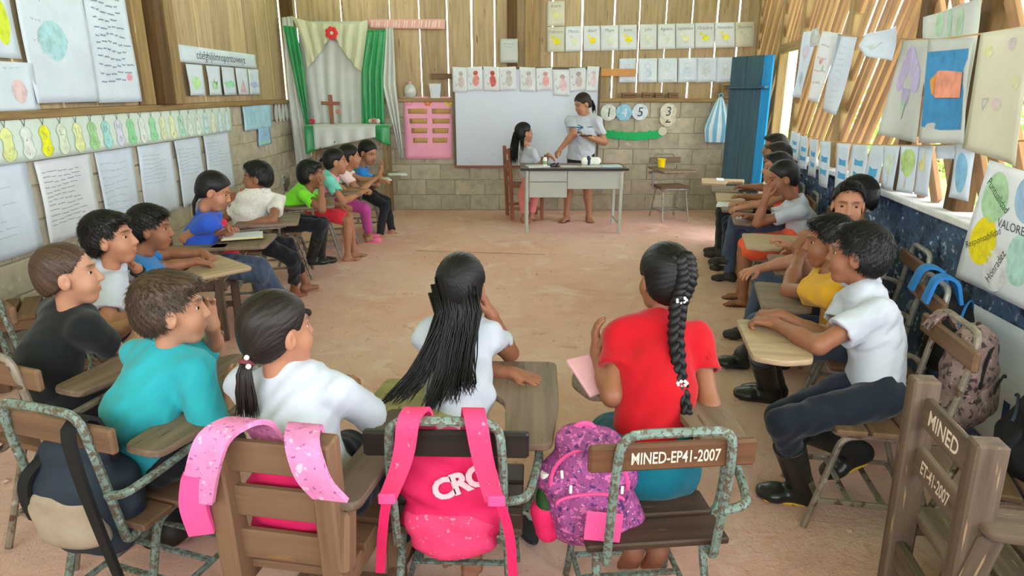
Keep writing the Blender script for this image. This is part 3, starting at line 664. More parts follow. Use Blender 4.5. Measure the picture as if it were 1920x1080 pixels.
# ================================================================== organic shapes: signed distance grids turned into one smooth mesh
class Vol:
    def __init__(s, lo, hi, h):
        s.h = h; s.lo = np.array(lo, float) - 3 * h; hi = np.array(hi, float) + 3 * h
        s.n = np.maximum(4, np.ceil((hi - s.lo) / h).astype(int) + 1); s.D = np.full(s.n, 0.5, np.float32)
    def region(s, lo, hi):
        a = np.clip(np.floor((np.array(lo) - s.lo) / s.h).astype(int), 0, s.n - 1); b = np.clip(np.ceil((np.array(hi) - s.lo) / s.h).astype(int) + 1, 1, s.n)
        if np.any(b <= a): return None
        g = np.meshgrid(*[(np.arange(a[i], b[i]) * s.h + s.lo[i]).astype(np.float32) for i in range(3)], indexing='ij')
        return (slice(a[0], b[0]), slice(a[1], b[1]), slice(a[2], b[2])), g
    def put(s, sl, d, k, mode='u'):
        o = s.D[sl]
        if mode == 'u':
            if k > 0: m = np.clip(.5 + .5 * (o - d) / k, 0, 1); s.D[sl] = o * (1 - m) + d * m - k * m * (1 - m)
            else: s.D[sl] = np.minimum(o, d)
        else:
            if k > 0: m = np.clip(.5 - .5 * (o + d) / k, 0, 1); s.D[sl] = o * (1 - m) + (-d) * m + k * m * (1 - m)
            else: s.D[sl] = np.maximum(o, -d)
    def cap(s, a, b, ra, rb, k=.02, mode='u'):
        a = np.array(a, float); b = np.array(b, float); r = max(ra, rb) + k + 2 * s.h
        q = s.region(np.minimum(a, b) - r, np.maximum(a, b) + r)
        if q is None: return
        sl, (X, Y, Z) = q; ab = b - a; l2 = float(ab @ ab) + 1e-12
        t = np.clip(((X - a[0]) * ab[0] + (Y - a[1]) * ab[1] + (Z - a[2]) * ab[2]) / l2, 0, 1)
        d = np.sqrt((X - a[0] - t * ab[0]) ** 2 + (Y - a[1] - t * ab[1]) ** 2 + (Z - a[2] - t * ab[2]) ** 2) - (ra + (rb - ra) * t)
        s.put(sl, d, k, mode)
    def ell(s, c, rad, R=None, k=.02, mode='u'):
        c = np.array(c, float); m = max(rad) + k + 2 * s.h; q = s.region(c - m, c + m)
        if q is None: return
        sl, (X, Y, Z) = q; P = [X - c[0], Y - c[1], Z - c[2]]
        if R is not None: P = [sum(R[j][i] * P[j] for j in range(3)) for i in range(3)]      # columns of R = local axes
        u = np.sqrt(sum((P[i] / rad[i]) ** 2 for i in range(3))); v = np.sqrt(sum((P[i] / rad[i] ** 2) ** 2 for i in range(3))) + 1e-6
        s.put(sl, (u * (u - 1) / v).astype(np.float32), k, mode)
    def ecap(s, a, b, A, B, xd, k=.02, mode='u'):
        """capsule of elliptical section; A, B = (half width along xd, half depth)"""
        a = np.array(a, float); b = np.array(b, float); ax = b - a; L = np.linalg.norm(ax); ax = ax / L
        xd = np.array(xd, float); xd = xd - ax * (xd @ ax); xd /= np.linalg.norm(xd); yd = np.cross(ax, xd)
        r = max(A + B) + k + 2 * s.h; q = s.region(np.minimum(a, b) - r, np.maximum(a, b) + r)
        if q is None: return
        sl, (X, Y, Z) = q; X = X - a[0]; Y = Y - a[1]; Z = Z - a[2]
        la = X * ax[0] + Y * ax[1] + Z * ax[2]; t = np.clip(la / L, 0, 1); le = la - t * L
        lx = X * xd[0] + Y * xd[1] + Z * xd[2]; ly = X * yd[0] + Y * yd[1] + Z * yd[2]
        rx = A[0] + (B[0] - A[0]) * t; ry = A[1] + (B[1] - A[1]) * t; rm = np.minimum(rx, ry)
        d = (np.sqrt((lx / rx) ** 2 + (ly / ry) ** 2 + (le / rm) ** 2) - 1) * rm
        s.put(sl, d.astype(np.float32), k, mode)
    def clip(s, p, n, lo=None, hi=None):
        """cut away everything on the n side of the plane through p"""
        q = s.region(s.lo if lo is None else lo, s.lo + s.n * s.h if hi is None else hi)
        if q is None: return
        sl, (X, Y, Z) = q
        d = (X - p[0]) * n[0] + (Y - p[1]) * n[1] + (Z - p[2]) * n[2]; s.D[sl] = np.maximum(s.D[sl], d)
    def wrinkle(s, amp, fr, seed, axis=(0, 0, 1), an=.35):
        r = np.random.RandomState(seed); q = s.region(s.lo, s.lo + s.n * s.h); sl, (X, Y, Z) = q
        w = 0
        for i in range(5):
            v = r.randn(3); ax = np.array(axis, float); v = v * an + ax * r.choice([-1, 1]) * r.uniform(.5, 1.2); f = fr * r.uniform(.7, 1.6)
            v2 = r.randn(3) * f * .35
            w = w + np.sin((X * v[0] + Y * v[1] + Z * v[2]) * f + 1.6 * np.sin(X * v2[0] + Y * v2[1] + Z * v2[2] + i) + i * 2.1) * r.uniform(.5, 1)
        m = np.abs(s.D) < .05; s.D = np.where(m, s.D + (w * amp / 2.2).astype(np.float32), s.D)
    def mesh(s):
        D = s.D; S = D < 0; n = D.shape
        cnt = np.zeros([q - 1 for q in n], np.int8); off = [(i, j, k) for i in (0, 1) for j in (0, 1) for k in (0, 1)]
        for (i, j, k) in off: cnt += S[i:n[0] - 1 + i, j:n[1] - 1 + j, k:n[2] - 1 + k]
        I = np.nonzero((cnt > 0) & (cnt < 8)); N = len(I[0])
        if N == 0: return np.zeros((0, 3)), np.zeros((0, 4), int)
        C = np.stack([D[I[0] + o[0], I[1] + o[1], I[2] + o[2]] for o in off], 1)
        acc = np.zeros((N, 3)); num = np.zeros(N)
        for a in range(8):
            for ax, b in ((0, a | 4), (1, a | 2), (2, a | 1)):
                if b == a: continue
                da, db = C[:, a], C[:, b]; m = (da < 0) != (db < 0); t = np.where(m, da / np.where(m, da - db, 1), 0)
                p = np.tile(np.array(off[a], float), (N, 1)); p[:, ax] += t
                acc += p * m[:, None]; num += m
        V = (np.stack(I, 1) + acc / num[:, None]) * s.h + s.lo
        ID = np.full(cnt.shape, -1, np.int64); ID[I] = np.arange(N); Fs = []
        for ax in range(3):
            u, v = [(1, 2), (2, 0), (0, 1)][ax]
            s0 = [slice(None)] * 3; s1 = [slice(None)] * 3; s0[ax] = slice(0, -1); s1[ax] = slice(1, None)
            E = np.nonzero(S[tuple(s0)] != S[tuple(s1)]); E = np.stack(E, 1); ok = (E[:, u] > 0) & (E[:, v] > 0) & (E[:, u] < n[u] - 1) & (E[:, v] < n[v] - 1); E = E[ok]
            ins = S[E[:, 0], E[:, 1], E[:, 2]]
            du = np.zeros(3, int); du[u] = 1; dv = np.zeros(3, int); dv[v] = 1
            qs = np.stack([ID[tuple((E - du - dv).T)], ID[tuple((E - dv).T)], ID[tuple(E.T)], ID[tuple((E - du).T)]], 1)
            qs[~ins] = qs[~ins][:, ::-1]; Fs.append(qs)
        return V, np.vstack(Fs)
def npmesh(name, V, Fq, mats, tint=None, mi=None, gr=None):
    me = bpy.data.meshes.new(name); nv, nf = len(V), len(Fq)
    me.vertices.add(nv); me.vertices.foreach_set('co', np.asarray(V, np.float32).ravel())
    me.loops.add(nf * 4); me.loops.foreach_set('vertex_index', np.asarray(Fq, np.int32).ravel())
    me.polygons.add(nf); me.polygons.foreach_set('loop_start', np.arange(nf, dtype=np.int32) * 4)
    me.polygons.foreach_set('use_smooth', np.ones(nf, bool))
    for m in (mats if isinstance(mats, (list, tuple)) else [mats]): me.materials.append(m)
    if mi is not None: me.polygons.foreach_set('material_index', np.asarray(mi, np.int32))
    if tint is not None:
        a = me.attributes.new('tint', 'FLOAT_VECTOR', 'POINT'); a.data.foreach_set('vector', np.asarray(tint, np.float32).ravel())
    if gr is not None:
        a = me.attributes.new('gr', 'FLOAT_VECTOR', 'POINT'); a.data.foreach_set('vector', np.asarray(gr, np.float32).ravel())
    me.update(calc_edges=True); me.validate(); return me
# ------------------------------------------------------------------ people's materials
def skin_mat(name, col):
    m = bpy.data.materials.new(name); m.use_nodes = True; nt = m.node_tree; b = nt.nodes['Principled BSDF']; L = nt.links.new
    at = nd(nt, 'ShaderNodeAttribute', attribute_name='tint'); tc = nd(nt, 'ShaderNodeTexCoord')
    n = nd(nt, 'ShaderNodeTexNoise'); n.inputs['Scale'].default_value = 14; L(tc.outputs['Object'], n.inputs['Vector'])
    rp = nd(nt, 'ShaderNodeValToRGB'); L(n.outputs['Fac'], rp.inputs[0]); rp.color_ramp.elements[0].color = col4([c * .88 for c in col]); rp.color_ramp.elements[1].color = col4([min(1, c * 1.1) for c in col])
    mx = nd(nt, 'ShaderNodeMix', data_type='RGBA', blend_type='MULTIPLY'); mx.inputs['Factor'].default_value = 1; L(rp.outputs[0], mx.inputs[6]); L(at.outputs['Vector'], mx.inputs[7])
    L(mx.outputs[2], b.inputs['Base Color']); b.inputs['Roughness'].default_value = .52; b.inputs['Specular IOR Level'].default_value = .4
    b.inputs['Subsurface Weight'].default_value = .12; b.inputs['Subsurface Radius'].default_value = (.5, .2, .1); b.inputs['Subsurface Scale'].default_value = .012
    return m
SKIN = [skin_mat('skin_tan', srgb(172, 118, 90)), skin_mat('skin_brown', srgb(146, 94, 68)), skin_mat('skin_light', srgb(184, 132, 104)), skin_mat('skin_deep', srgb(130, 82, 60))]
def hair_mat(name, c):
    return material(name, c, .48, var=.35, scale=1.0, stretch=(4, 150, 150), bump=.6, bscale=1.3, bdist=.002, spec=.28)
HAIR = {'black': hair_mat('black_hair', srgb(19, 16, 17)), 'dark': hair_mat('dark_brown_hair', srgb(34, 25, 22)), 'brown': hair_mat('brown_hair', srgb(66, 50, 38)), 'buzz': hair_mat('cropped_hair', srgb(74, 54, 44))}
m_eye = flat('eye_white', srgb(214, 204, 196), .6, spec=.2); m_iris = flat('iris_brown', srgb(34, 22, 16), .5, spec=.2)
def cloth(name, c, rough=.85, **k):
    return material('cloth_' + name, c, rough, var=k.pop('var', .04), scale=k.pop('scale', 10), bump=k.pop('bump', .35), bscale=k.pop('bscale', 30), bdist=.006, spec=.2, sheen=.15, **k)
CL = {'white': cloth('white', srgb(184, 187, 198)), 'red': cloth('red', srgb(182, 10, 26)), 'cyan': cloth('cyan', srgb(44, 158, 170)), 'black': cloth('black', srgb(24, 26, 28)),
      'blue': cloth('blue', srgb(44, 84, 190)), 'sky': cloth('sky', srgb(44, 118, 186)), 'green': cloth('green', srgb(122, 214, 44)), 'mint': cloth('mint', srgb(120, 208, 190)),
      'pink': cloth('pink', srgb(246, 160, 180)), 'pale': cloth('pale', srgb(242, 214, 214)), 'blue2': cloth('blue2', srgb(56, 134, 222)), 'mustard': cloth('mustard', srgb(206, 152, 36)),
      'navy': cloth('navy', srgb(30, 36, 50)), 'jeans': cloth('jeans', srgb(70, 82, 104), var=.12), 'dark': cloth('dark', srgb(34, 34, 40)), 'teal': cloth('teal', srgb(12, 104, 124)),
      'redp': cloth('redp', srgb(230, 50, 70)), 'magenta': cloth('magenta', srgb(186, 72, 148)), 'rose': cloth('rose', srgb(222, 130, 130)), 'orange': cloth('orange', srgb(240, 96, 60)),
      'stripe': material('cloth_stripe', srgb(214, 208, 200), .85, var=.08, scale=60, bump=.3, bscale=30), 'grey': cloth('grey', srgb(170, 166, 170))}
m_boot = material('black_rubber', srgb(34, 34, 35), .32, var=.15, scale=8, bump=.1, bscale=40, spec=.5, spots=(srgb(96, 84, 74), 12, .7))
m_yellow = flat('yellow_sole', srgb(226, 186, 40), .6, spots=(srgb(60, 52, 40), 22, .62)); m_sandal = flat('brown_sandal', srgb(96, 66, 54), .6); m_shoe = flat('dark_shoe', srgb(46, 40, 38), .6); m_pinkshoe = flat('pink_clog', srgb(232, 110, 150), .6)
m_sole = flat('pale_sole', srgb(170, 152, 138), .8); m_tie = flat('maroon_tie', srgb(116, 54, 60), .8); m_bead = flat('pearl_bead', srgb(240, 236, 230), .25)
# ------------------------------------------------------------------ body
def V3(p): return np.array(tuple(p), float)
def unit(v): v = np.asarray(v, float); return v / (np.linalg.norm(v) + 1e-12)
def ik(a, c, l1, l2, hint):
    """joint between a and c; lengths give way when the target is out of reach"""
    a, c = V3(a), V3(c); d = c - a; L = np.linalg.norm(d)
    if L > (l1 + l2) * .985: s = L / ((l1 + l2) * .985); l1 *= s; l2 *= s
    u = d / L; x = (l1 * l1 - l2 * l2 + L * L) / (2 * L); h = math.sqrt(max(0, l1 * l1 - x * x)); hv = V3(hint); hv = unit(hv - u * (hv @ u)); return a + u * x + hv * h
def hd(deg): r = math.radians(deg); return np.array([-math.sin(r), math.cos(r), 0.])
UP = np.array([0, 0, 1.])
def hand(vol, w, d, n, side, k, curl=.35, spread=.12, thumb=.6, fist=False):
    """palm and five fingers; w wrist, d finger direction, n palm normal, side +1 = right hand"""
    d = unit(d); n = unit(n - d * (n @ d)); x = np.cross(d, n) * side      # x towards the thumb side
    P = lambda a, b, c: w + (x * a + d * b + n * c) * k
    for a in (-.024, -.008, .008, .022): vol.cap(P(a * .55, .008, 0), P(a, .066, 0), .013 * k, .0115 * k, .012 * k)
    L = (.036, .046, .050, .046); base = (-.027, -.009, .009, .026)
    for i in range(4):
        a = base[i]; b = .068 + (.004 if i in (1, 2) else 0); c = 0.; ang = (curl * (1.15 - .08 * i)); t = 0; sp = (i - 1.5) * spread
        for seg, (ln, r0, r1) in enumerate(((L[i] * .5, .0088, .0082), (L[i] * .36, .0080, .0074), (L[i] * .28, .0072, .0056))):
            t += ang * (1.0 if seg == 0 else 1.1); a2 = a + math.sin(sp) * ln * math.cos(t); b2 = b + ln * math.cos(t); c2 = c + ln * math.sin(t)
            vol.cap(P(a, b, c), P(a2, b2, c2), r0 * k, r1 * k, .003 * k); a, b, c = a2, b2, c2
    q = [(.016, .016, .004), (.034, .036, .012), (.034 + .018 * thumb, .060, .016 + .010 * curl), (.030 + .026 * thumb, .082, .018 + .02 * curl)]
    for i in range(3): vol.cap(P(*q[i]), P(*q[i + 1]), (.0125, .0100, .0088)[i] * k, (.0100, .0088, .0062)[i] * k, .006 * k)
def foot_shape(vol, an, d, up, k, toes=True, grow=0.0, low=.0):
    d = unit(d); up = unit(up - d * (up @ d)); x = np.cross(d, up); P = lambda a, b, c: an + (x * a + d * b + up * c) * k; g = grow
    vol.cap(an, P(0, -.012, -.035), .030 * k + g, .027 * k + g, .02); vol.ell(P(0, -.026, -.042), [(.026) * k + g] * 3, k=.02)
    vol.ecap(P(0, -.015, -.040), P(.0, .085, -.052), (.026 * k + g, .026 * k + g), (.036 * k + g, .016 * k + g), x, .025)
    if toes:
        for i, (a, l, r) in enumerate(((-.026, .132, .0095), (-.010, .126, .0075), (.003, .120, .0070), (.015, .112, .0068), (.026, .102, .0066))): vol.cap(P(a * .9, .085, -.055), P(a, l - .008, -.058), r * 1.1 * k, r * k, .006)
    else: vol.ecap(P(0, .07, -.050), P(0, .115, -.052), (.036 * k + g, .018 * k + g), (.028 * k + g, .013 * k + g), x, .02)
QUAL = {'near': (.0075, .0034, .0030), 'mid': (.0095, .0045, .0040), 'far': (.013, .0062, .0052)}
def person(label, hip, neck, head, heading=0., hyaw=0., hpitch=0., hroll=0., k=1.0, hs=1.0, q='mid', skin=0, shirt='white', sleeve=.55, pants='navy', plen=1.0,
           shoes=None, wl=None, wr=None, el=None, er=None, al=None, ar=None, kl=None, kr=None, dl=None, dr_=None, nl=None, nr=None, curl=(.35, .35), collar=False, hair='short', hcol='black',
           twist=0., sw=.132, slouch=.04, skirt=False, bulk=1.0, footdir=None, hem=-.02, extra=None, arms=(1., 1.), group='children of the class', footup=None, cat='person', bust=0., legs=1.0):
    hip, neck, head = V3(hip), V3(neck), V3(head); f = hd(heading); r = np.array([f[1], -f[0], 0]); fs_ = hd(heading + twist); rs = np.array([fs_[1], -fs_[0], 0])
    hb, hh, hn = QUAL[q]
    spine = unit(neck - hip); mid = hip + (neck - hip) * .5 - f * slouch
    cen = neck - spine * .055 * k
    shL, shR = cen - rs * sw * k - UP * .012 * k, cen + rs * sw * k - UP * .012 * k
    UA, FA, TH, SH = .225 * k, .195 * k, .355 * k * legs, .350 * k * legs
    out = lambda s_: rs * s_ * .55 - UP * .9 - fs_ * .25
    arm = {}
    for s_, sh, w, e, d_, n_, cu in ((-1, shL, wl, el, dl, nl, curl[0]), (1, shR, wr, er, dr_, nr, curl[1])):
        w = V3(w) if w is not None else sh + f * .22 * k - UP * .20 * k - rs * s_ * .06 * k
        if e is not None and .8 < np.linalg.norm(V3(e) - sh) / UA < 1.5 and .8 < np.linalg.norm(w - V3(e)) / FA < 1.5: e = V3(e)
        else: e = ik(sh, w, UA, FA, (V3(e) - (sh + w) / 2) if e is not None else out(s_))
        d2 = unit(V3(d_)) if d_ is not None else unit(w - e); n2 = V3(n_) if n_ is not None else np.array([0, 0, -1.])
        if abs(n2 @ d2) > .9: n2 = -fs_
        arm[s_] = (sh, e, w, d2, n2, cu)
    leg = {}
    for s_, a, kn in ((-1, al, kl), (1, ar, kr)):
        hj = hip + r * s_ * .072 * k
        a = V3(a) if a is not None else hj + f * .34 * k - UP * (hj[2] - .075 * k) + r * s_ * .02
        kn = ik(hj, a, TH, SH, (V3(kn) - (hj + a) / 2) if kn is not None else f + UP * .8)
        leg[s_] = (hj, kn, a)
    base = np.array([hip[0], hip[1], 0.]); parts = []
    allp = [hip, neck, head] + [p for v in arm.values() for p in v[:3]] + [p for v in leg.values() for p in v]
    lo = np.min(allp, 0) - .17 * k; hi = np.max(allp, 0) + .17 * k
    # ---- bare body without head and hands
    v = Vol(lo, hi, hb)
    v.ecap(hip, mid, (.080 * k * bulk, .058 * k * bulk), (.074 * k * bulk, .055 * k * bulk), r, .02); v.ecap(mid, cen, (.074 * k * bulk, .055 * k * bulk), (.080 * k, .046 * k), rs, .02)
    v.cap(shL, shR, .028 * k, .028 * k, .02)
    hdown = head - UP * 0
    for s_ in (-1, 1):
        sh, e, w, d2, n2, cu = arm[s_]; b_ = arms[0]
        v.cap(sh, e, .032 * k * b_, .032 * k * b_, .012 * k); v.cap(e, e + (w - e) * .4, .033 * k * b_, .032 * k * b_, .015 * k); v.cap(e + (w - e) * .3, w, .032 * k * b_, .0215 * k * b_, .015 * k)
        hj, kn, a = leg[s_]
        g_ = .74 if (pants and plen > .5 and not skirt) else 1.0
        v.cap(hj, kn, .060 * k * g_, .045 * k * g_, .02 * k); v.cap(kn, kn + (a - kn) * .4, .043 * k * g_, .043 * k * g_, .015 * k); v.cap(kn + (a - kn) * .35, a, .042 * k * g_, .027 * k, .015 * k)
    # head frame
    fh = hd(hyaw); ph = math.radians(hpitch); fw = fh * math.cos(ph) + UP * math.sin(ph); rh = np.array([fh[1], -fh[0], 0]); uh = np.cross(rh, fw)
    ro = math.radians(hroll); rh, uh = rh * math.cos(ro) + uh * math.sin(ro), uh * math.cos(ro) - rh * math.sin(ro)
    RH = np.stack([rh, fw, uh], 1); HP = lambda x, y, z: head + RH @ (np.array([x, y, z]) * hs)
    v.cap(neck - spine * .02, HP(0, -.02, -.07), .038 * k, .035 * hs, .02)
    B = [v.mesh()]; T = [np.ones((len(B[0][0]), 3))]; MI = [np.zeros(len(B[0][1]), int)]
    # ---- head
    hv = Vol(head - .16 * hs, head + .16 * hs, hh)
    hv.ell(HP(0, -.012, .030), [.073 * hs, .090 * hs, .080 * hs], RH, 0); hv.ell(HP(0, .026, -.032), [.057 * hs, .060 * hs, .077 * hs], RH, .03 * hs)
    hv.cap(HP(-.02, .052, -.090), HP(.02, .052, -.090), .020 * hs, .020 * hs, .03 * hs); hv.cap(HP(0, -.018, -.05), HP(0, -.025, -.12), .037 * hs, .036 * hs, .025 * hs)
    for sx in (-1, 1):
        hv.ell(HP(sx * .033, .052, -.042), [.026 * hs] * 3, k=.025 * hs)
        hv.ell(HP(sx * .0745, -.008, -.010), [.009 * hs, .019 * hs, .030 * hs], RH, .008 * hs); hv.ell(HP(sx * .087, .000, -.006), [.009 * hs, .009 * hs, .015 * hs], RH, .006 * hs, 's')
        hv.ell(HP(sx * .030, .100, .004), [.020 * hs, .016 * hs, .013 * hs], RH, .016 * hs, 's')
        hv.cap(HP(sx * .012, .0835, .023), HP(sx * .046, .067, .022), .0065 * hs, .005 * hs, .008 * hs)
    hv.cap(HP(0, .083, .006), HP(0, .097, -.030), .0075 * hs, .0110 * hs, .012 * hs)
    for sx in (-1, 1): hv.ell(HP(sx * .0105, .089, -.034), [.0075 * hs] * 3, k=.006 * hs)
    hv.ell(HP(0, .0815, -.0595), [.020 * hs, .010 * hs, .0055 * hs], RH, .006 * hs); hv.ell(HP(0, .0800, -.0705), [.017 * hs, .010 * hs, .006 * hs], RH, .006 * hs)
    hv.ell(HP(0, .095, -.0648), [.024 * hs, .010 * hs, .0018 * hs], RH, .003 * hs, 's')
    hV, hF = hv.mesh(); loc = (hV - head) @ RH / hs
    tn = np.ones((len(hV), 3))
    lip = np.exp(-((loc[:, 0] / .021) ** 4) - ((loc[:, 2] + .065) / .0095) ** 4) * (loc[:, 1] > .06); tn -= lip[:, None] * np.array([.14, .36, .34])
    zb = .0275 - .14 * np.abs(np.abs(loc[:, 0]) - .030); br = np.exp(-((np.abs(loc[:, 0]) - .030) / .020) ** 4 - ((loc[:, 2] - zb) / .0050) ** 4) * (loc[:, 1] > .03); tn -= br[:, None] * np.array([.72, .74, .76])
    B.append((hV, hF)); T.append(np.clip(tn, .05, 1)); MI.append(np.zeros(len(hF), int))
    # eyes
    for sx in (-1, 1):
        ec = HP(sx * .0300, .0652, .003); nu, nv_ = 14, 9; th, pp = np.meshgrid(np.linspace(0, 2 * PI, nu, endpoint=False), np.linspace(.0001, PI - .0001, nv_), indexing='ij')
        L_ = np.stack([np.sin(pp) * np.cos(th), np.cos(pp), np.sin(pp) * np.sin(th)], -1).reshape(-1, 3) * np.array([.0135, .0116, .0080])
        ev = ec + L_ * hs @ RH.T; ef = []; em = []
        for i in range(nu):
            for j in range(nv_ - 1): i2 = (i + 1) % nu; ef.append((i * nv_ + j, i2 * nv_ + j, i2 * nv_ + j + 1, i * nv_ + j + 1)); em.append(2 if j < 3 else 1)
        B.append((ev, np.array(ef)[:, ::-1])); T.append(np.ones((len(ev), 3))); MI.append(np.array(em))
    # hands
    for s_ in (-1, 1):
        sh, e, w, d2, n2, cu = arm[s_]; ho = Vol(w - .15 * k, w + .15 * k, hn)
        ho.cap(w - unit(w - e) * .05 * k, w, .026 * k * arms[0], .021 * k * arms[0], .01); ho.cap(w, w + d2 * .02 * k, .021 * k, .019 * k, .015)
        hand(ho, w, d2, n2, s_, k * .98, cu); m_ = ho.mesh(); B.append(m_); T.append(np.ones((len(m_[0]), 3)) * np.array([.97, .93, .92])); MI.append(np.zeros(len(m_[1]), int))
    # feet
    fd = footdir or {}
    for s_ in (-1, 1):
        hj, kn, a = leg[s_]; d2 = V3(fd[s_]) if s_ in fd else f; u2 = V3(footup[s_]) if footup and s_ in footup else UP
        if shoes in (None, 'sandal', 'clog'):
            fo = Vol(a - .17 * k, a + .17 * k, hn * 1.3); fo.cap(a + (kn - a) * .15, a, .030 * k, .027 * k, .01); foot_shape(fo, a, d2, u2, k * 1.05)
            m_ = fo.mesh(); B.append(m_); T.append(np.ones((len(m_[0]), 3))); MI.append(np.zeros(len(m_[1]), int))
    off = 0; VV = []; FF = []
    for bv, bf in B: VV.append(bv); FF.append(bf + off); off += len(bv)
    root = link('person', npmesh('person', np.vstack(VV) - base, np.vstack(FF), [SKIN[skin], m_eye, m_iris], tint=np.vstack(T), mi=np.concatenate(MI)), loc=tuple(base))
    tag(root, label, cat, group)
    def child(name, vol_or, mat, gr=None):
        if isinstance(vol_or, Vol): Vv, Ff = vol_or.mesh()
        else: Vv, Ff = vol_or
        if len(Vv) == 0: return None
        return link(name, npmesh(name, Vv - base, Ff, mat, gr=(Vv - base) if gr is None else gr), root)
    # ---- shirt
    seed = abs(hash((round(hip[0], 2), round(hip[1], 2)))) % 9999
    hs_ = hb * .85; c_ = CL[shirt]; e_ = .012 * k
    v = Vol(np.min([hip, neck, shL, shR, arm[-1][1], arm[1][1]], 0) - .18 * k, np.max([hip, neck, shL, shR, arm[-1][1], arm[1][1]], 0) + .15 * k, hs_)
    v.ecap(hip - spine * .02, mid, (.108 * k * bulk + e_, .084 * k * bulk + e_), (.098 * k * bulk + e_, .078 * k * bulk + e_), r, .03)
    v.ecap(mid, cen, (.098 * k * bulk + e_, .078 * k * bulk + e_), (.104 * k + e_, .064 * k + e_), rs, .05); v.cap(shL, shR, .040 * k + e_, .040 * k + e_, .04)
    if bust: v.ell(cen + fs_ * .06 * k - UP * .10 * k, [.10 * k, .055 * k * bust, .06 * k], np.stack([rs, fs_, UP], 1), .04)
    v.cap(cen, neck + spine * .006 * k, .05 * k + e_, .044 * k + e_, .03)
    for s_ in (-1, 1):
        sh, e, w = arm[s_][:3]; v2 = Vol(v.lo + 3 * v.h, v.lo + 3 * v.h, v.h); v2.lo = v.lo; v2.n = v.n; v2.D = np.full(v.n, .5, np.float32)
        c0 = sh + (e - sh) * sleeve; d0_ = unit(e - sh)
        v2.cap(sh, sh + (e - sh) * (sleeve + .2), .040 * k + e_, .040 * k + e_ + .005, 0); v2.clip(c0, d0_, np.minimum(sh, e) - .12 * k, np.maximum(sh, e) + .12 * k)
        v2.cap(c0 - d0_ * .025 * k, c0 + d0_ * .05, .040 * k, .042 * k, .0, 's')
        m = np.clip(.5 + .5 * (v.D - v2.D) / (.025 * k), 0, 1); v.D = v.D * (1 - m) + v2.D * m - .025 * k * m * (1 - m)
    v.wrinkle(.0075 * k, 24 / k, seed, axis=spine * .8 + rs * .4); v.wrinkle(.004 * k, 55 / k, seed + 7, axis=spine * .7 - rs * .5)
    top = neck + spine * .012 * k
    v.clip(top + fs_ * .0, unit(spine * 1.0 + (-fs_) * -.35), top - .09 * k, top + .13 * k); v.cap(top - spine * .03, top + spine * .08, .041 * k, .044 * k, 0, 's')
    v.clip(hip + spine * hem * k, -spine)
    child('shirt', v, c_)
    if collar:
        cv = Vol(neck - .13 * k, neck + .13 * k, hn * 1.5); ax_ = unit(spine - fs_ * -.25 + UP * .4); c0 = neck + spine * .014 * k
        cv.ecap(c0 - ax_ * .016 * k, c0 + ax_ * .014 * k, (.066 * k, .062 * k), (.053 * k, .050 * k), rs, 0); cv.cap(c0 - ax_ * .09, c0 + ax_ * .09, .047 * k, .0445 * k, 0, 's')
        cv.clip(c0 + ax_ * .020 * k, ax_); cv.clip(c0 - ax_ * .020 * k, -ax_)
        child('collar', cv, c_)
    # ---- trousers, shorts or skirt
    if pants:
        cp = CL[pants]; v = Vol(np.min([hip] + [p for a in leg.values() for p in a], 0) - .13 * k, np.max([hip] + [p for a in leg.values() for p in a], 0) + .13 * k, hb)
        v.ecap(hip - spine * .02 * k, hip + spine * .07 * k, (.110 * k * bulk, .088 * k * bulk), (.103 * k * bulk, .082 * k * bulk), r, .03)
        for s_ in (-1, 1):
            hj, kn, a = leg[s_]
            if skirt: v.cap(hj, hj + (kn - hj) * plen, .085 * k, .078 * k, .07); continue
            v2 = Vol(v.lo + 3 * v.h, v.lo + 3 * v.h, v.h); v2.lo = v.lo; v2.n = v.n; v2.D = np.full(v.n, .5, np.float32); lo_, hi_ = np.minimum(hj, np.minimum(kn, a)) - .12 * k, np.maximum(hj, np.maximum(kn, a)) + .12 * k
            if plen > .5:
                v2.cap(kn, kn + (a - kn) * min(1., plen * 1.06), .055 * k, .043 * k, 0); v2.clip(kn + (a - kn) * plen, unit(a - kn), lo_, hi_); v2.cap(hj, kn, .074 * k, .056 * k, .02 * k)
            else: v2.cap(hj, kn, .076 * k, .060 * k, 0); v2.clip(hj + (kn - hj) * plen * 2, unit(kn - hj), lo_, hi_)
            m = np.clip(.5 + .5 * (v.D - v2.D) / (.02 * k), 0, 1); v.D = v.D * (1 - m) + v2.D * m - .02 * k * m * (1 - m)
        if skirt: v.cap(leg[-1][0] + (leg[-1][1] - leg[-1][0]) * .8 * plen, leg[1][0] + (leg[1][1] - leg[1][0]) * .8 * plen, .07 * k, .07 * k, .05)
        v.wrinkle(.005 * k, 36 / k, seed + 3, axis=f, an=.8)
        child({True: 'skirt', False: 'trousers' if plen > .5 else 'shorts'}[skirt], v, cp)
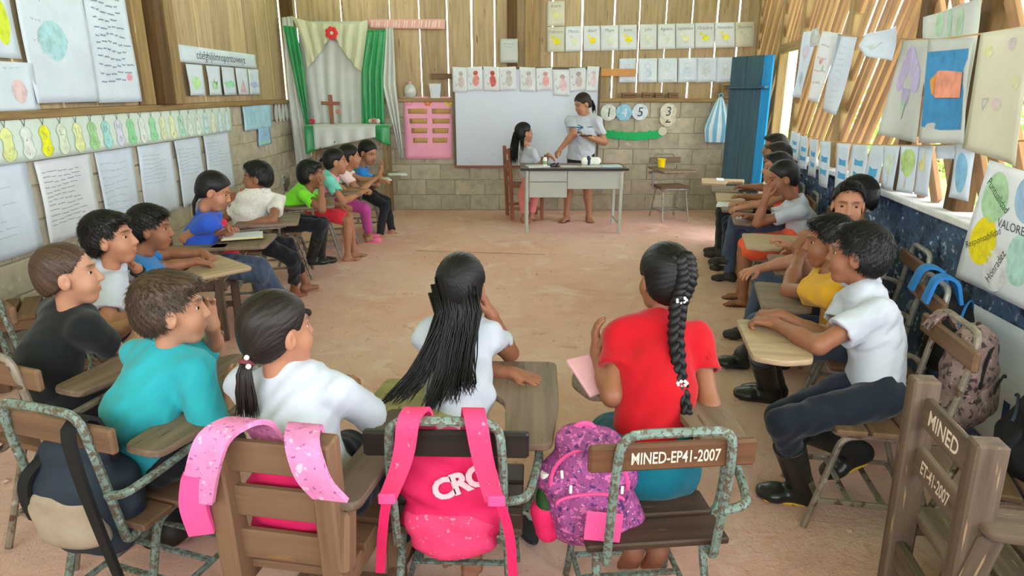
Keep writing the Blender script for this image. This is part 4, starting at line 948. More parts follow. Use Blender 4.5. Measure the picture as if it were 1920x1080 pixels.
    # ---- footwear
    for s_ in (-1, 1):
        if not shoes: break
        hj, kn, a = leg[s_]; d2 = unit(V3(fd[s_]) if s_ in fd else f); u2 = V3(footup[s_]) if footup and s_ in footup else UP; u2 = unit(u2 - d2 * (u2 @ d2)); x2 = np.cross(d2, u2)
        P = lambda aa, b, c: a + (x2 * aa + d2 * b + u2 * c) * k
        if shoes in ('boot', 'boot_yellow', 'shoe'):
            fo = Vol(np.minimum(a, kn) - .2 * k, np.maximum(a, kn) + .2 * k, hn * 1.7)
            if shoes != 'shoe': fo.cap(a, a + (kn - a) * .72, .046 * k, .058 * k, .02)
            foot_shape(fo, a, d2, u2, k * 1.12, toes=False, grow=.010 * k)
            if shoes != 'shoe':
                t1 = a + (kn - a) * .66; dd = unit(kn - a); fo.clip(t1, dd, t1 - .1 * k, t1 + .16 * k); fo.cap(t1 - dd * .05, t1 + dd * .05, .049 * k, .050 * k, 0, 's')
                fo.clip(P(0, 0, -.082), -u2)
            sh_ = child('boot' if shoes != 'shoe' else 'shoe', fo, m_boot if shoes != 'shoe' else m_shoe)
            sv = Vol(a - .2 * k, a + .2 * k, hn * 1.7); sv.ecap(P(0, -.02, -.074), P(0, .12, -.074), (.040 * k, .012 * k), (.046 * k, .012 * k), x2, .0); sv.clip(P(0, 0, -.080), -u2)
            sl_ = child('sole', sv, m_yellow if shoes == 'boot_yellow' else (m_sole if shoes == 'shoe' else m_boot))
            if sl_ and sh_: sl_.parent = sh_
        else:
            sv = Vol(a - .2 * k, a + .2 * k, hn * 1.6); sv.ecap(P(0, -.035, -.078), P(0, .115, -.078), (.034 * k, .010 * k), (.042 * k, .010 * k), x2, .0)
            if shoes == 'clog': sv.ell(P(0, .07, -.055), [.044 * k, .06 * k, .034 * k], np.stack([x2, d2, u2], 1), .01)
            sd = child('sandal', sv, m_pinkshoe if shoes == 'clog' else m_sandal)
            if shoes == 'sandal':
                mb = MB()
                for b0, b1 in ((.05, .075), (.075, .045)): mb.tube([P(.040 * math.cos(t), b0 + (b1 - b0) * (t / PI), -.072 + .036 * math.sin(t)) - base for t in np.linspace(0, PI, 9)], .0055 * k, 5)
                mb.build('strap', m_sandal, sd)
    # ---- hair
    H = lambda p: head + RH @ (np.array(p, float) * hs)
    def cap_hair(t, front=.012, slope=.8, nape=-.08, fringe=0., rough_=.003, side=0., mat=None, tie=(0, -.09, .10), top=0., blades=0.):
        hvv = Vol(head - .19 * hs, head + .19 * hs, hh * 1.15)
        hvv.ell(HP(0, -.014, .032), [(.074 + t * .85 + side) * hs, (.092 + t) * hs, (.083 + t + top) * hs], RH, 0)
        hvv.ell(HP(0, -.045, -.02), [(.066 + t * .8) * hs, (.055 + t) * hs, (.062) * hs], RH, .03 * hs)
        if fringe: hvv.ell(HP(.015, .050, .080), [.055 * hs, .040 * hs, .030 * hs], RH, .02 * hs)
        sl, (X, Y, Z) = hvv.region(hvv.lo, hvv.lo + hvv.n * hvv.h)
        x = ((X - head[0]) * rh[0] + (Y - head[1]) * rh[1] + (Z - head[2]) * rh[2]) / hs; y = ((X - head[0]) * fw[0] + (Y - head[1]) * fw[1] + (Z - head[2]) * fw[2]) / hs; z = ((X - head[0]) * uh[0] + (Y - head[1]) * uh[1] + (Z - head[2]) * uh[2]) / hs
        t3 = np.array(tie); ax_ = t3 / np.linalg.norm(t3); e1 = np.cross(ax_, [1, 0, 0]); e1 /= np.linalg.norm(e1); e2 = np.cross(ax_, e1)
        az = np.arctan2(x * e2[0] + y * e2[1] + z * e2[2], x * e1[0] + y * e1[1] + z * e1[2]); ra = np.sqrt(x * x + y * y + z * z) + 1e-6; po = (x * ax_[0] + y * ax_[1] + z * ax_[2]) / ra
        w = np.sin(az * 31 + 3 * np.sin(po * 5 + seed)) * .5 + np.sin(az * 57 + 5 * np.sin(po * 7) + seed) * .5 + np.sin(az * 7 + 2 * po) * .3
        hvv.D = hvv.D + (w * rough_ * hs).astype(np.float32)
        cl = y - (front + slope * np.clip(z, -.03, .2) + 1.5 * np.clip(z + .03, -.2, 0)) - (fringe * np.clip(z - .055, 0, .05) * 20 * .03) - .006 * np.sin(az * 31 + seed) * (rough_ > .002)
        hvv.D = np.maximum(hvv.D, np.maximum(cl, -(z - nape)) * hs)
        for sx in (-1, 1): hvv.ell(HP(sx * .082, .004, -.012), [.030 * hs, .027 * hs, .034 * hs], RH, .006 * hs, 's')
        Vv, Ff = hvv.mesh(); l = (Vv - head) @ RH / hs; az = np.arctan2(l @ e2, l @ e1); po = np.arccos(np.clip((l @ ax_) / (np.linalg.norm(l, axis=1) + 1e-6), -1, 1))
        g = np.stack([po * .09, np.cos(az) * .085, np.sin(az) * .085], 1)
        ho_ = child('hair', (Vv, Ff), mat or HAIR[hcol], gr=g); nb = {'near': 2600, 'mid': 1100, 'far': 300}[q]
        if blades and len(Vv):
            rr = np.random.RandomState(seed % 977); I = rr.choice(len(Vv), nb); p = l[I]; nrm = p / np.array([.075, .095, .085]) ** 2; nrm /= np.linalg.norm(nrm, axis=1, keepdims=True)
            cr = np.array([.012, -.05, .12]); t = p - cr + rr.randn(nb, 3) * .035; t -= nrm * (t * nrm).sum(1, keepdims=True); t /= np.linalg.norm(t, axis=1, keepdims=True) + 1e-6
            b = np.cross(nrm, t); L_ = blades * rr.uniform(.6, 1.3, (nb, 1)); lift = rr.uniform(.05, .38, (nb, 1)); w_ = .0015
            A = p - nrm * .002; M_ = A + t * L_ * .5 + nrm * L_ * lift * .5; E_ = A + t * L_ + nrm * L_ * lift * .6
            Q = np.stack([A - b * w_, A + b * w_, M_ + b * w_, M_ - b * w_, E_ + b * .0004, E_ - b * .0004], 1).reshape(-1, 3); k6 = np.arange(nb)[:, None] * 6
            Fq = np.vstack([k6 + np.array([[0, 1, 2, 3]]), k6 + np.array([[3, 2, 4, 5]])]); Wv = head + (Q * hs) @ RH.T
            lk = child('locks', (Wv, Fq), mat or HAIR[hcol], gr=np.repeat(p, 6, 0)); lk.parent = ho_; lk['kind'] = 'stuff'
        return ho_
    def strands(parent, path, n, spread0, spread1, r0, r1, seed_, wav=.0, flare=1.0):
        """a lock of many strands along a world path"""
        rr = random.Random(seed_); mb = MB(); Pp = [Vector(p) - Vector(base) for p in path]
        for i in range(n):
            a = rr.random() * 2 * PI; rad = math.sqrt(rr.random()); ph_ = rr.random() * 6; le = rr.uniform(.82, 1.0); pts = []; m = len(Pp)
            for j in range(m):
                t = j / (m - 1) * le; s_ = t * (m - 1); i0 = min(int(s_), m - 2); p = Pp[i0].lerp(Pp[i0 + 1], s_ - i0)
                sp = spread0 + (spread1 - spread0) * t
                pts.append(p + Vector((math.cos(a) * rad * sp * flare + wav * math.sin(t * 7 + ph_) * t, math.sin(a) * rad * sp * .55 + wav * .5 * math.cos(t * 6 + ph_) * t, wav * .3 * math.sin(ph_ + t * 4))))
            mb.tube(pts, [(r0 + (r1 - r0) * j / (m - 1)) * (1 if j < m - 1 else .2) for j in range(m)], 4)
        return mb.build('locks', HAIR[hcol], parent, smooth='all')
    hk = hair if isinstance(hair, str) else hair[0]
    if hk == 'short': cap_hair(.012, front=.008, fringe=1, rough_=.0016, top=.003, blades=.019)
    elif hk == 'spiky': cap_hair(.009, front=-.012, slope=.72, fringe=0, rough_=.002, top=.008, nape=-.07, blades=.020)
    elif hk == 'buzz': cap_hair(.005, front=.0, slope=.85, rough_=.0006, mat=HAIR['buzz'], blades=.008)
    else:
        hc = cap_hair(.010, front=.018, slope=.85, rough_=.0009, nape=-.09, tie=hair[1].get('axis', (0, -.9, -.25)))
        o_ = hair[1]
        if hk == 'tail':
            tie = H(o_['tie']); pth = [tie + V3(p) for p in o_['path']]; strands(hc, pth, int(o_.get('n', 34) * 1.6), .012, o_.get('spread', .03), .0042, .002, seed, o_.get('wav', .004))
            mb = MB(); d_ = unit(pth[1] - pth[0]); u_ = np.cross(d_, UP); u_ = unit(u_) if np.linalg.norm(u_) > .1 else rh; w_ = np.cross(d_, u_)
            c0 = (pth[0] * .6 + pth[1] * .4); mb.tube([c0 + (u_ * math.cos(t) + w_ * math.sin(t)) * .017 - base for t in np.linspace(0, 2 * PI, 14, endpoint=False)], .008, 6, closed=True); mb.build('hair_tie', o_.get('tiemat', m_tie), hc)
        elif hk == 'long':
            for (tie_, pth, n_, s0, s1, fl) in o_['locks']: strands(hc, [H(tie_)] + [V3(p) for p in pth], int(n_ * 2.2), s0, s1, .0034, .0014, seed + n_, o_.get('wav', .01), fl)
        elif hk == 'braid':
            pth = [Vector(V3(p) - base) for p in o_['path']]; m = 60; w0 = o_.get('w', .016)
            def pp(t): s_ = t * (len(pth) - 1); i0 = min(int(s_), len(pth) - 2); return pth[i0].lerp(pth[i0 + 1], s_ - i0)
            xd = Vector(o_.get('x', tuple(rh))).normalized(); mb = MB()
            for ph_ in (0, 2 * PI / 3, 4 * PI / 3):
                pts = []; rs_ = []
                for j in range(m + 1):
                    t = j / m; p = pp(t); d_ = (pp(min(1, t + .02)) - pp(max(0, t - .02))).normalized(); y_ = d_.cross(xd).normalized(); a = t * o_.get('turns', 5) * 2 * PI + ph_; tp = w0 * (1.15 - .6 * t)
                    pts.append(p + xd * math.sin(a) * tp * .9 + y_ * math.sin(2 * a) * tp * .45); rs_.append(tp * .72)
                mb.tube(pts, rs_, 8)
            mb.build('braid', HAIR[hcol], hc, smooth='all')
            if o_.get('end'): strands(hc, [V3(o_['path'][-1]), V3(o_['path'][-1]) + np.array([.01, 0, -.05]), V3(o_['path'][-1]) + np.array([.02, .0, -.10])], 16, .008, .012, .004, .002, seed)
            for (t, mt) in o_.get('ties', []):
                p = pp(t); mb = MB()
                for j in range(7): a = j * .9; mb.lathe([(.0005, -.006), (.005, -.003), (.006, 0), (.005, .003), (.0005, .006)], p + xd * .016 * math.cos(a) + Vector((0, -.016, .008 * math.sin(a))), 8)
                mb.build('hair_clip', mt, hc)
        elif hk == 'bun':
            bv = Vol(H(o_['at']) - .09, H(o_['at']) + .09, hn * 1.5); bv.ell(H(o_['at']), [.036 * hs, .034 * hs, .032 * hs], RH, 0); bv.wrinkle(.006, 120, seed); child('bun', bv, HAIR[hcol]).parent = hc
    if extra: extra(root, base, dict(arm=arm, leg=leg, H=H, neck=neck, hip=hip, RH=RH, head=head, fs=fs_, rs=rs, spine=spine, cen=cen))
    return root
# ================================================================== the class
Zp, Yp = atZ, atY
def watch(root, base, J):
    w = J['arm'][-1][2]; d = unit(w - J['arm'][-1][1]); c = w - d * .02; u = unit(np.cross(d, UP)); v = np.cross(d, u); mb = MB()
    mb.tube([c + (u * math.cos(t) + v * math.sin(t)) * .0265 - base for t in np.linspace(0, 2 * PI, 18, endpoint=False)], .009, 6, closed=True); mb.build('wristwatch', m_rubber, root)
def beads(root, base, J):
    mb = MB()
    for (a, b) in ((.022, .012), (.024, -.014)): mb.lathe([(.0005, -.008), (.006, -.005), (.008, 0), (.006, .005), (.0005, .008)], J['H']((a, -.112, -.05 + b)) - base, 10)
    mb.build('hair_beads', m_bead, root)
def vest(root, base, J):
    v = Vol(J['hip'] - .25, J['neck'] + .2, .011); v.ecap(J['hip'] + J['spine'] * .05, J['cen'] - J['spine'] * .02, (.136, .116), (.124, .102), J['rs'], .02); v.wrinkle(.004, 40, 3)
    Vv, Ff = v.mesh(); link('vest', npmesh('vest', Vv - base, Ff, CL['pink'], gr=Vv), root)
person('boy in a turquoise shirt, chin on his hand, in the left of the nearest row', (-1.13, 1.84, .52), Zp(318, 645, .85), Zp(322, 580, .975), heading=-28, hyaw=-62, q='near', skin=2, k=1.0, hs=1.0,
       shirt='cyan', sleeve=.92, pants='dark', shoes='shoe', collar=True, hair='short', hcol='brown', el=Zp(402, 655, .69), wl=Zp(398, 612, .84), dl=(-.15, -.1, .9), nl=(.4, -.5, 0), er=Zp(346, 790, .69), wr=(-.90, 1.93, .70),
       kr=(-.98, 2.08, .48), kl=(-1.16, 2.16, .48), ar=Zp(330, 975, .1), al=(-1.30, 2.06, .1), slouch=.07, hem=-.06, group='children of the nearest row')
person('boy in a black shirt with closely cropped hair at the left edge', (-1.66, 2.16, .52), Zp(138, 568, .86), Zp(128, 515, .985), heading=-38, hyaw=-62, hpitch=3, q='near', skin=2, k=1.04,
       shirt='black', sleeve=.52, pants='dark', shoes='shoe', hair='buzz', er=Zp(207, 655, .69), wr=Zp(268, 606, .70), wl=Zp(276, 592, .70), slouch=.05, hem=-.06)
person('girl in a white polo with a low ponytail on the tan wooden chair', (-.55, 1.68, .50), Zp(532, 690, .84), Zp(522, 620, .965), heading=-10, hyaw=-42, hpitch=2, q='near', skin=0, k=1.0, hs=1.0,
       shirt='white', sleeve=.72, pants='navy', shoes='sandal', collar=True, hair=('tail', dict(tie=(-.012, -.088, -.045), path=[(0, 0, 0), (-.01, -.03, -.05), (-.008, -.04, -.12), (-.012, -.035, -.19)], n=90, spread=.034, wav=.005, axis=(0, -.9, -.35))), hcol='dark',
       er=Zp(696, 782, .68), wr=Zp(640, 735, .68), wl=(-.62, 1.98, .66), sw=.138, group='children of the nearest row', hem=-.05, extra=beads)
hl = Zp(866, 538, .99)
person('girl with long loose black hair above the hot pink backpack', (-.165, 1.82, .5), Zp(862, 598, .865), hl, heading=-4, hyaw=-14, hpitch=0, q='near', skin=1, k=.98, hs=.98,
       shirt='white', sleeve=.5, pants='dark', plen=.9, shoes=None, hcol='black', er=Zp(956, 662, .69), wr=Zp(922, 592, .875), dr_=(-.35, .1, .8), nr=(-.8, 0, .1), wl=Zp(962, 700, .685), dl=(.9, -.35, -.1), el=Zp(880, 690, .68), curl=(.22, .4),
       hair=('long', dict(wav=.016, axis=(0, -.8, .5), locks=[((x0, -.080, z0), [hl + Vector((x0 * .9, -.105, -.06)), hl + Vector((x0 * .6 + ex * .2, -.145, -.12)), hl + Vector((x0 * .2 + ex * .55, -.20, -.11 + ez * .4)), hl + Vector((ex * .85, -.255, -.05 + ez * .75)), hl + Vector((ex, -.295, ez))], n_, .030, .007, 1.2)
           for (x0, z0, ex, ez, n_) in ((-.055, .0, -.235, -.30, 18), (-.045, .03, -.175, -.29, 18), (-.03, .05, -.105, -.335, 20), (-.01, .06, -.085, -.33, 18), (.005, .06, -.03, -.285, 18), (.025, .05, -.01, -.29, 16), (.04, .03, .035, -.26, 16), (.052, .0, .045, -.245, 14))])),
       ar=Zp(888, 1010, .13), al=Zp(862, 985, .15), kr=(-.10, 2.12, .47), kl=(-.25, 2.12, .47), footdir={1: (.0, -.55, -.8), -1: (-.1, -.5, -.75)}, footup={1: (0, .8, -.5), -1: (0, .8, -.5)}, group='children of the nearest row', hem=-.02, sw=.105, slouch=.015, bulk=.92)
hr = Zp(1246, 522, 1.02)
person('girl in a red shirt with one thick black braid', (.42, 1.80, .5), Zp(1238, 598, .885), hr, heading=4, hyaw=14, hpitch=-3, q='near', skin=1, k=1.06, hs=1.02,
       shirt='red', sleeve=.5, pants='teal', skirt=True, plen=.95, shoes=None, hcol='black', el=Zp(1148, 742, .69), wl=Zp(1120, 662, .76), dl=(-.1, .2, .9), nl=(.9, 0, 0), wr=Zp(1290, 690, .70), er=Zp(1318, 720, .70),
       hair=('braid', dict(path=[hr + Vector((.035, -.075, .095)), hr + Vector((.045, -.108, .03)), hr + Vector((.022, -.118, -.05)), hr + Vector((.008, -.165, -.14)), hr + Vector((.014, -.225, -.25)), hr + Vector((.030, -.285, -.355))], w=.023, turns=6.5, end=True, ties=[(.36, m_bead), (.83, m_bead)], axis=(.3, -.8, .4))),
       ar=Zp(1228, 1012, .13), al=Zp(1183, 1012, .13), kr=(.53, 2.12, .47), kl=(.36, 2.12, .47), footdir={1: (.0, .6, -.75), -1: (0, .6, -.75)}, footup={1: (0, .75, .6), -1: (0, .75, .6)}, slouch=.02, group='children of the nearest row', hem=-.03, sw=.122)
person('boy in a white polo and black watch resting his chin on one hand', (-2.03, 2.90, .5), Zp(212, 495, .855), Zp(207, 447, .985), heading=-50, hyaw=-76, hpitch=5, q='near', skin=0, k=1.02, hs=1.02,
       shirt='white', sleeve=.55, pants='navy', shoes='shoe', collar=True, hair='short', el=Zp(296, 540, .69), wl=Zp(256, 503, .81), dl=(-.35, -.3, .5), nl=(.2, .1, .9), curl=(.7, .3), er=Zp(212, 583, .69), wr=Zp(272, 572, .69), extra=watch)
person('boy in a blue shirt leaning over his desk with folded hands', (-2.06, 3.36, .5), Zp(262, 476, .80), Zp(283, 428, .93), heading=-48, hyaw=-72, hpitch=-4, q='near', skin=1, k=1.0, hs=1.02,
       shirt='sky', sleeve=.6, pants='navy', shoes='shoe', hair='short', er=Zp(306, 502, .70), wr=Zp(368, 490, .71), wl=Zp(380, 474, .715), el=Zp(322, 466, .72), dr_=(.6, .3, -.2), dl=(.6, -.2, -.3), curl=(.6, .6), slouch=.08)
hb_ = Zp(402, 358, .99)
person('girl in a royal blue T-shirt with side braids, reading at her desk', (-2.12, 4.36, .5), Zp(393, 393, .86), hb_, heading=-68, hyaw=-78, hpitch=-22, q='mid', skin=0, k=1.06, hs=1.05,
       shirt='blue', sleeve=.5, pants='jeans', shoes='shoe', er=Zp(346, 446, .685), wr=Zp(398, 438, .70), wl=Zp(428, 440, .69), curl=(.5, .5), nr=(0, 0, 1), hcol='black',
       hair=('braid', dict(path=[hb_ + Vector((-.09, -.03, -.01)), hb_ + Vector((-.12, -.05, -.07)), hb_ + Vector((-.13, -.05, -.15))], w=.012, turns=4)), ar=Zp(490, 570, .08), al=(-1.66, 4.62, .08), kr=(-1.80, 4.36, .49), kl=(-1.80, 4.52, .49))
person('boy in a striped white polo looking over his shoulder', (-2.08, 5.02, .52), Yp(492, 358, 5.02), Yp(482, 333, 5.0), heading=-40, twist=75, hyaw=98, q='mid', skin=1, k=1.02, hs=1.04,
       shirt='stripe', sleeve=.6, pants='dark', plen=.72, shoes=None, collar=True, hair='short', wr=Yp(452, 424, 4.82), er=Yp(512, 412, 4.86), wl=Yp(440, 366, 5.15), dl=(-.9, .2, .0), ar=Yp(552, 545, 5.12), al=(-1.72, 5.25, .08), kr=Yp(525, 470, 4.95), kl=(-1.78, 5.2, .5), footdir={1: (.5, .8, 0), -1: (.6, .8, 0)})
person('boy in a lime green T-shirt resting his cheek on a fist', (-2.03, 5.76, .49), Yp(574, 350, 5.72), Yp(584, 328, 5.70), heading=-70, hyaw=-72, q='mid', skin=1, k=1.0, hs=1.06,
       shirt='green', sleeve=.6, pants='dark', shoes='boot', hair='short', er=Yp(606, 383, 5.52), wr=Yp(602, 351, 5.58), dr_=(.1, .1, .9), curl=(.4, 1.0), wl=Yp(640, 386, 5.72), ar=Yp(585, 480, 5.72), al=Yp(600, 478, 5.9), kr=Yp(626, 430, 5.6), kl=Yp(632, 425, 5.8))
person('girl in mint sleeves and pink top with a short ponytail', (-1.97, 6.48, .49), Yp(622, 325, 6.42), Yp(630, 303, 6.42), heading=-72, hyaw=-74, q='mid', skin=0, k=1.02, hs=1.08,
       shirt='mint', sleeve=.55, pants='redp', plen=.46, shoes='sandal', hair=('tail', dict(tie=(0, -.09, .03), path=[(0, 0, 0), (-.04, 0, -.0), (-.06, 0, -.05), (-.062, 0, -.10)], n=26, spread=.02)), wr=Yp(676, 362, 6.36), wl=Yp(680, 358, 6.45), curl=(.7, .7), kr=Yp(664, 400, 6.3), kl=Yp(672, 395, 6.5), ar=Yp(652, 478, 6.35), al=Yp(664, 470, 6.5), extra=vest)
person('girl in a pale pink top and magenta leggings, between two girls', (-1.94, 7.12, .49), Yp(648, 316, 7.05), Yp(656, 294, 7.05), heading=-72, hyaw=-66, q='far', skin=0, k=1.02, hs=1.1,
       shirt='pale', sleeve=.5, pants='magenta', plen=.85, shoes='clog', hair=('tail', dict(tie=(0, -.085, .05), path=[(0, 0, 0), (-.03, 0, .01), (-.045, 0, -.04)], n=16, spread=.02)), wr=Yp(700, 338, 7.0), wl=Yp(712, 338, 7.1), kr=Yp(694, 392, 6.95), kl=Yp(700, 390, 7.1))
person('girl in bright blue leaning over her desk beside the shrine', (-1.80, 7.75, .49), Yp(680, 312, 7.68), Yp(690, 286, 7.68), heading=-78, hyaw=-118, hpitch=-18, q='far', skin=0, k=1.02, hs=1.15,
       shirt='blue2', sleeve=.5, pants='dark', shoes='sandal', hair=('tail', dict(tie=(0, -.085, .04), path=[(0, 0, 0), (-.02, .03, .0), (-.03, .05, -.06)], n=16, spread=.02)), wr=Yp(714, 318, 7.6), dr_=(.2, 0, .8), wl=Yp(712, 332, 7.7), kr=Yp(734, 388, 7.55), kl=Yp(742, 385, 7.7), ar=Yp(712, 440, 7.4), al=Yp(735, 432, 7.6))
# ---- right side
person('boy in a white polo and rubber boots with yellow soles', (1.41, 2.32, .51), Zp(1618, 533, .875), Zp(1608, 477, 1.0), heading=78, hyaw=52, q='near', skin=1, k=1.08, hs=1.06,
       shirt='white', sleeve=.62, pants='navy', plen=.62, shoes='boot_yellow', collar=True, hair='short', el=Zp(1535, 648, .70), wl=Zp(1452, 606, .705), wr=Zp(1462, 590, .705), er=Zp(1540, 600, .70), dl=(-.8, .5, 0), dr_=(-.8, .1, 0), curl=(.8, .8),
       kl=Zp(1470, 765, .49), kr=Zp(1490, 728, .50), al=Zp(1500, 905, .085), ar=Zp(1592, 838, .20), footdir={-1: (-.9, .25, 0), 1: (-.75, .2, -.62)}, footup={1: (-.6, 0, .8)}, slouch=.02, group='children on the right', hem=-.05)
person('boy in a mustard T-shirt holding his chin with both hands', (1.55, 2.88, .5), Zp(1556, 506, .845), Zp(1553, 453, .96), heading=68, hyaw=74, hpitch=-4, q='near', skin=1, k=1.14, hs=1.02,
       shirt='mustard', sleeve=.5, pants='jeans', plen=.62, shoes='boot', hair='short', el=Zp(1478, 545, .69), wl=Zp(1502, 472, .825), dl=(.35, .0, .7), nl=(.3, .2, .2), er=Zp(1490, 505, .70), wr=Zp(1492, 462, .85), dr_=(.4, .1, .6), curl=(.6, .7),
       kl=(1.30, 2.98, .47), kr=(1.36, 3.16, .47), al=Zp(1440, 722, .085), ar=(1.44, 3.30, .085), footdir={-1: (-.9, .3, 0), 1: (-.9, .3, 0)}, group='children on the right', slouch=.05)
person('boy with short dark hair looking back towards the camera', (1.93, 3.5, .5), Zp(1608, 436, .88), Zp(1590, 384, 1.02), heading=70, twist=50, hyaw=158, hpitch=-2, q='near', skin=0, k=1.02, hs=1.02,
       shirt='pale', pants='dark', plen=.62, shoes='boot', hair='spiky', wl=Zp(1470, 498, .69), wr=Zp(1420, 505, .69), al=Zp(1392, 664, .085), kl=Zp(1425, 548, .50), footdir={-1: (-.9, -.1, .12)}, group='children on the right')
person('boy whose black hair rises behind the boy looking back', (2.0, 4.05, .5), Yp(1592, 405, 4.0), Yp(1604, 372, 4.0), heading=75, hyaw=80, q='far', skin=0, k=1.05, hs=1.14,
       shirt='white', pants='jeans', shoes='shoe', hair='spiky', wl=Zp(1500, 468, .70), el=Zp(1530, 480, .7), wr=Zp(1478, 462, .74), dr_=(-.7, .1, .5), curl=(.3, .6), al=(1.60, 4.18, .08), group='children on the right')
person('girl in a white shirt with a hair bun, head in her hand', (2.17, 4.87, .5), Yp(1492, 372, 4.86), Yp(1467, 334, 4.84), heading=76, hyaw=84, hpitch=-12, q='mid', skin=1, k=1.06, hs=1.08,
       shirt='white', sleeve=.6, pants='orange', skirt=True, plen=.9, shoes='sandal', hcol='black', hair=('bun', dict(at=(0, -.10, -.005))), el=Yp(1420, 418, 4.74), wl=Yp(1436, 372, 4.72), dl=(.1, .1, .9), nl=(.5, .3, 0), wr=Yp(1400, 405, 4.9), group='children on the right')
person('child in orange behind the girl with the bun', (2.23, 5.42, .5), Yp(1478, 345, 5.38), Yp(1456, 316, 5.36), heading=76, hyaw=80, q='far', skin=0, k=1.0, hs=1.08, shirt='orange', pants='jeans', shoes='shoe', hair='short', wl=Yp(1395, 388, 5.2), el=Yp(1440, 380, 5.2), wr=Yp(1390, 382, 5.45), al=Yp(1362, 480, 5.6), group='children on the right')
person('child second from the door, mostly hidden, hair lit by the window', (2.36, 5.95, .5), Yp(1470, 320, 5.92), Yp(1457, 295, 5.9), heading=76, hyaw=78, q='far', skin=1, k=1.0, hs=1.08, shirt='grey', pants='navy', shoes='shoe', hair='short', hcol='dark', wl=Yp(1398, 368, 5.75), group='children on the right')
person('child with brown hair sitting closest to the open door', (2.46, 6.46, .5), Yp(1466, 300, 6.44), Yp(1452, 278, 6.42), heading=76, hyaw=86, q='far', skin=1, k=1.02, hs=1.12, shirt='pale', pants='dark', shoes='shoe', hair='short', hcol='dark', wl=Yp(1400, 350, 6.3), group='children on the right')
# ---- at the teacher's desk
hg = Yp(983, 249, 8.3)
person('small girl with very long black hair standing at the teacher desk', (.20, 8.32, .60), Yp(990, 276, 8.3), hg, heading=-62, hyaw=-66, hpitch=6, q='mid', skin=0, k=.98, hs=1.08,
       shirt='white', sleeve=.5, pants='rose', plen=.88, shoes=None, wr=Yp(1028, 290, 8.16), dr_=(.6, -.1, -.35), er=Yp(1014, 300, 8.2), wl=Yp(1012, 300, 8.25), hcol='black', legs=.82,
       hair=('long', dict(wav=.004, axis=(0, -.8, .5), locks=[((0, -.08, .02), [hg + Vector((-.10, -.02, -.05)), hg + Vector((-.125, -.03, -.18)), hg + Vector((-.125, -.03, -.30)), hg + Vector((-.13, -.03, -.40))], 60, .05, .05, 1.0), ((.06, -.05, -.02), [hg + Vector((-.03, -.08, -.10)), hg + Vector((-.03, -.09, -.22))], 24, .03, .02, 1.0)])),
       ar=(.16, 8.25, .075), al=(.25, 8.40, .075), kr=(.18, 8.27, .33), kl=(.27, 8.40, .33), slouch=0, group='people at the teacher desk', hem=-.07)
ht = Yp(1092, 195, 8.42)
def tee(root, base, J):
    o = Vector(tuple(J['cen'] + J['fs'] * .135 - base)); x = Vector(tuple(J['rs'])) * -1; M = frame(o - Vector((0, 0, .10)), (-x), (0, 0, 1))
    mi = flat('print_blue', srgb(34, 92, 140))
    mb = MB()
    for s_ in (-1, 1):
        mb.bar(o + Vector((-.16 * s_, -.0, -.07)), o + Vector((.03 * s_, -.015, -.075)), .008, .010); mb.bar(o + Vector((.04, -.018, -.075)), o + Vector((-.03, -.016, -.075 + .035 * s_)), .012, .010)
    mb.build('shirt_print', mi, root)
    lettering('EDE', .035, m_ink, root, frame(o + Vector((0, -.02, -.135)), (1, 0, 0), (0, 0, 1)), bold=.002)
    w = J['arm'][-1][2]; d = unit(w - J['arm'][-1][1]); c = w - d * .02; u = unit(np.cross(d, UP)); v = np.cross(d, u); m2 = MB()
    m2.tube([c + (u * math.cos(t) + v * math.sin(t)) * .031 - base for t in np.linspace(0, 2 * PI, 14, endpoint=False)], .007, 6, closed=True); m2.build('wristwatch', flat('gold', srgb(206, 170, 96), .3, metal=.6), root)
TE = person('teacher in a white T-shirt and black shorts standing behind the desk', (.88, 8.46, .80), Yp(1095, 216, 8.44), ht, heading=155, hyaw=118, hpitch=-20, q='mid', skin=0, k=1.20, hs=1.10,
       shirt='white', sleeve=.62, pants='dark', plen=.30, shoes='sandal', bulk=1.28, bust=1.0, sw=.148, wr=Yp(1052, 278, 8.30), er=Yp(1068, 250, 8.36), dr_=(-.6, -.2, -.6), wl=Yp(1106, 258, 8.20), el=Yp(1133, 266, 8.40), dl=(-.9, -.1, .1), nl=(0, 0, 1), curl=(.55, .5), arms=(1.12, 1.12),
       hair=('tail', dict(tie=(0, -.085, .02), path=[(0, 0, 0), (.05, .02, -.01), (.075, .03, -.08), (.085, .03, -.18)], n=34, spread=.03, axis=(0, -.9, .1))), hcol='dark',
       ar=Yp(1062, 402, 8.40), al=Yp(1104, 402, 8.42) , legs=.86, footdir={1: (-.5, -.8, 0), -1: (.1, -1, 0)}, slouch=0, group='people at the teacher desk', hem=-.02, extra=tee)
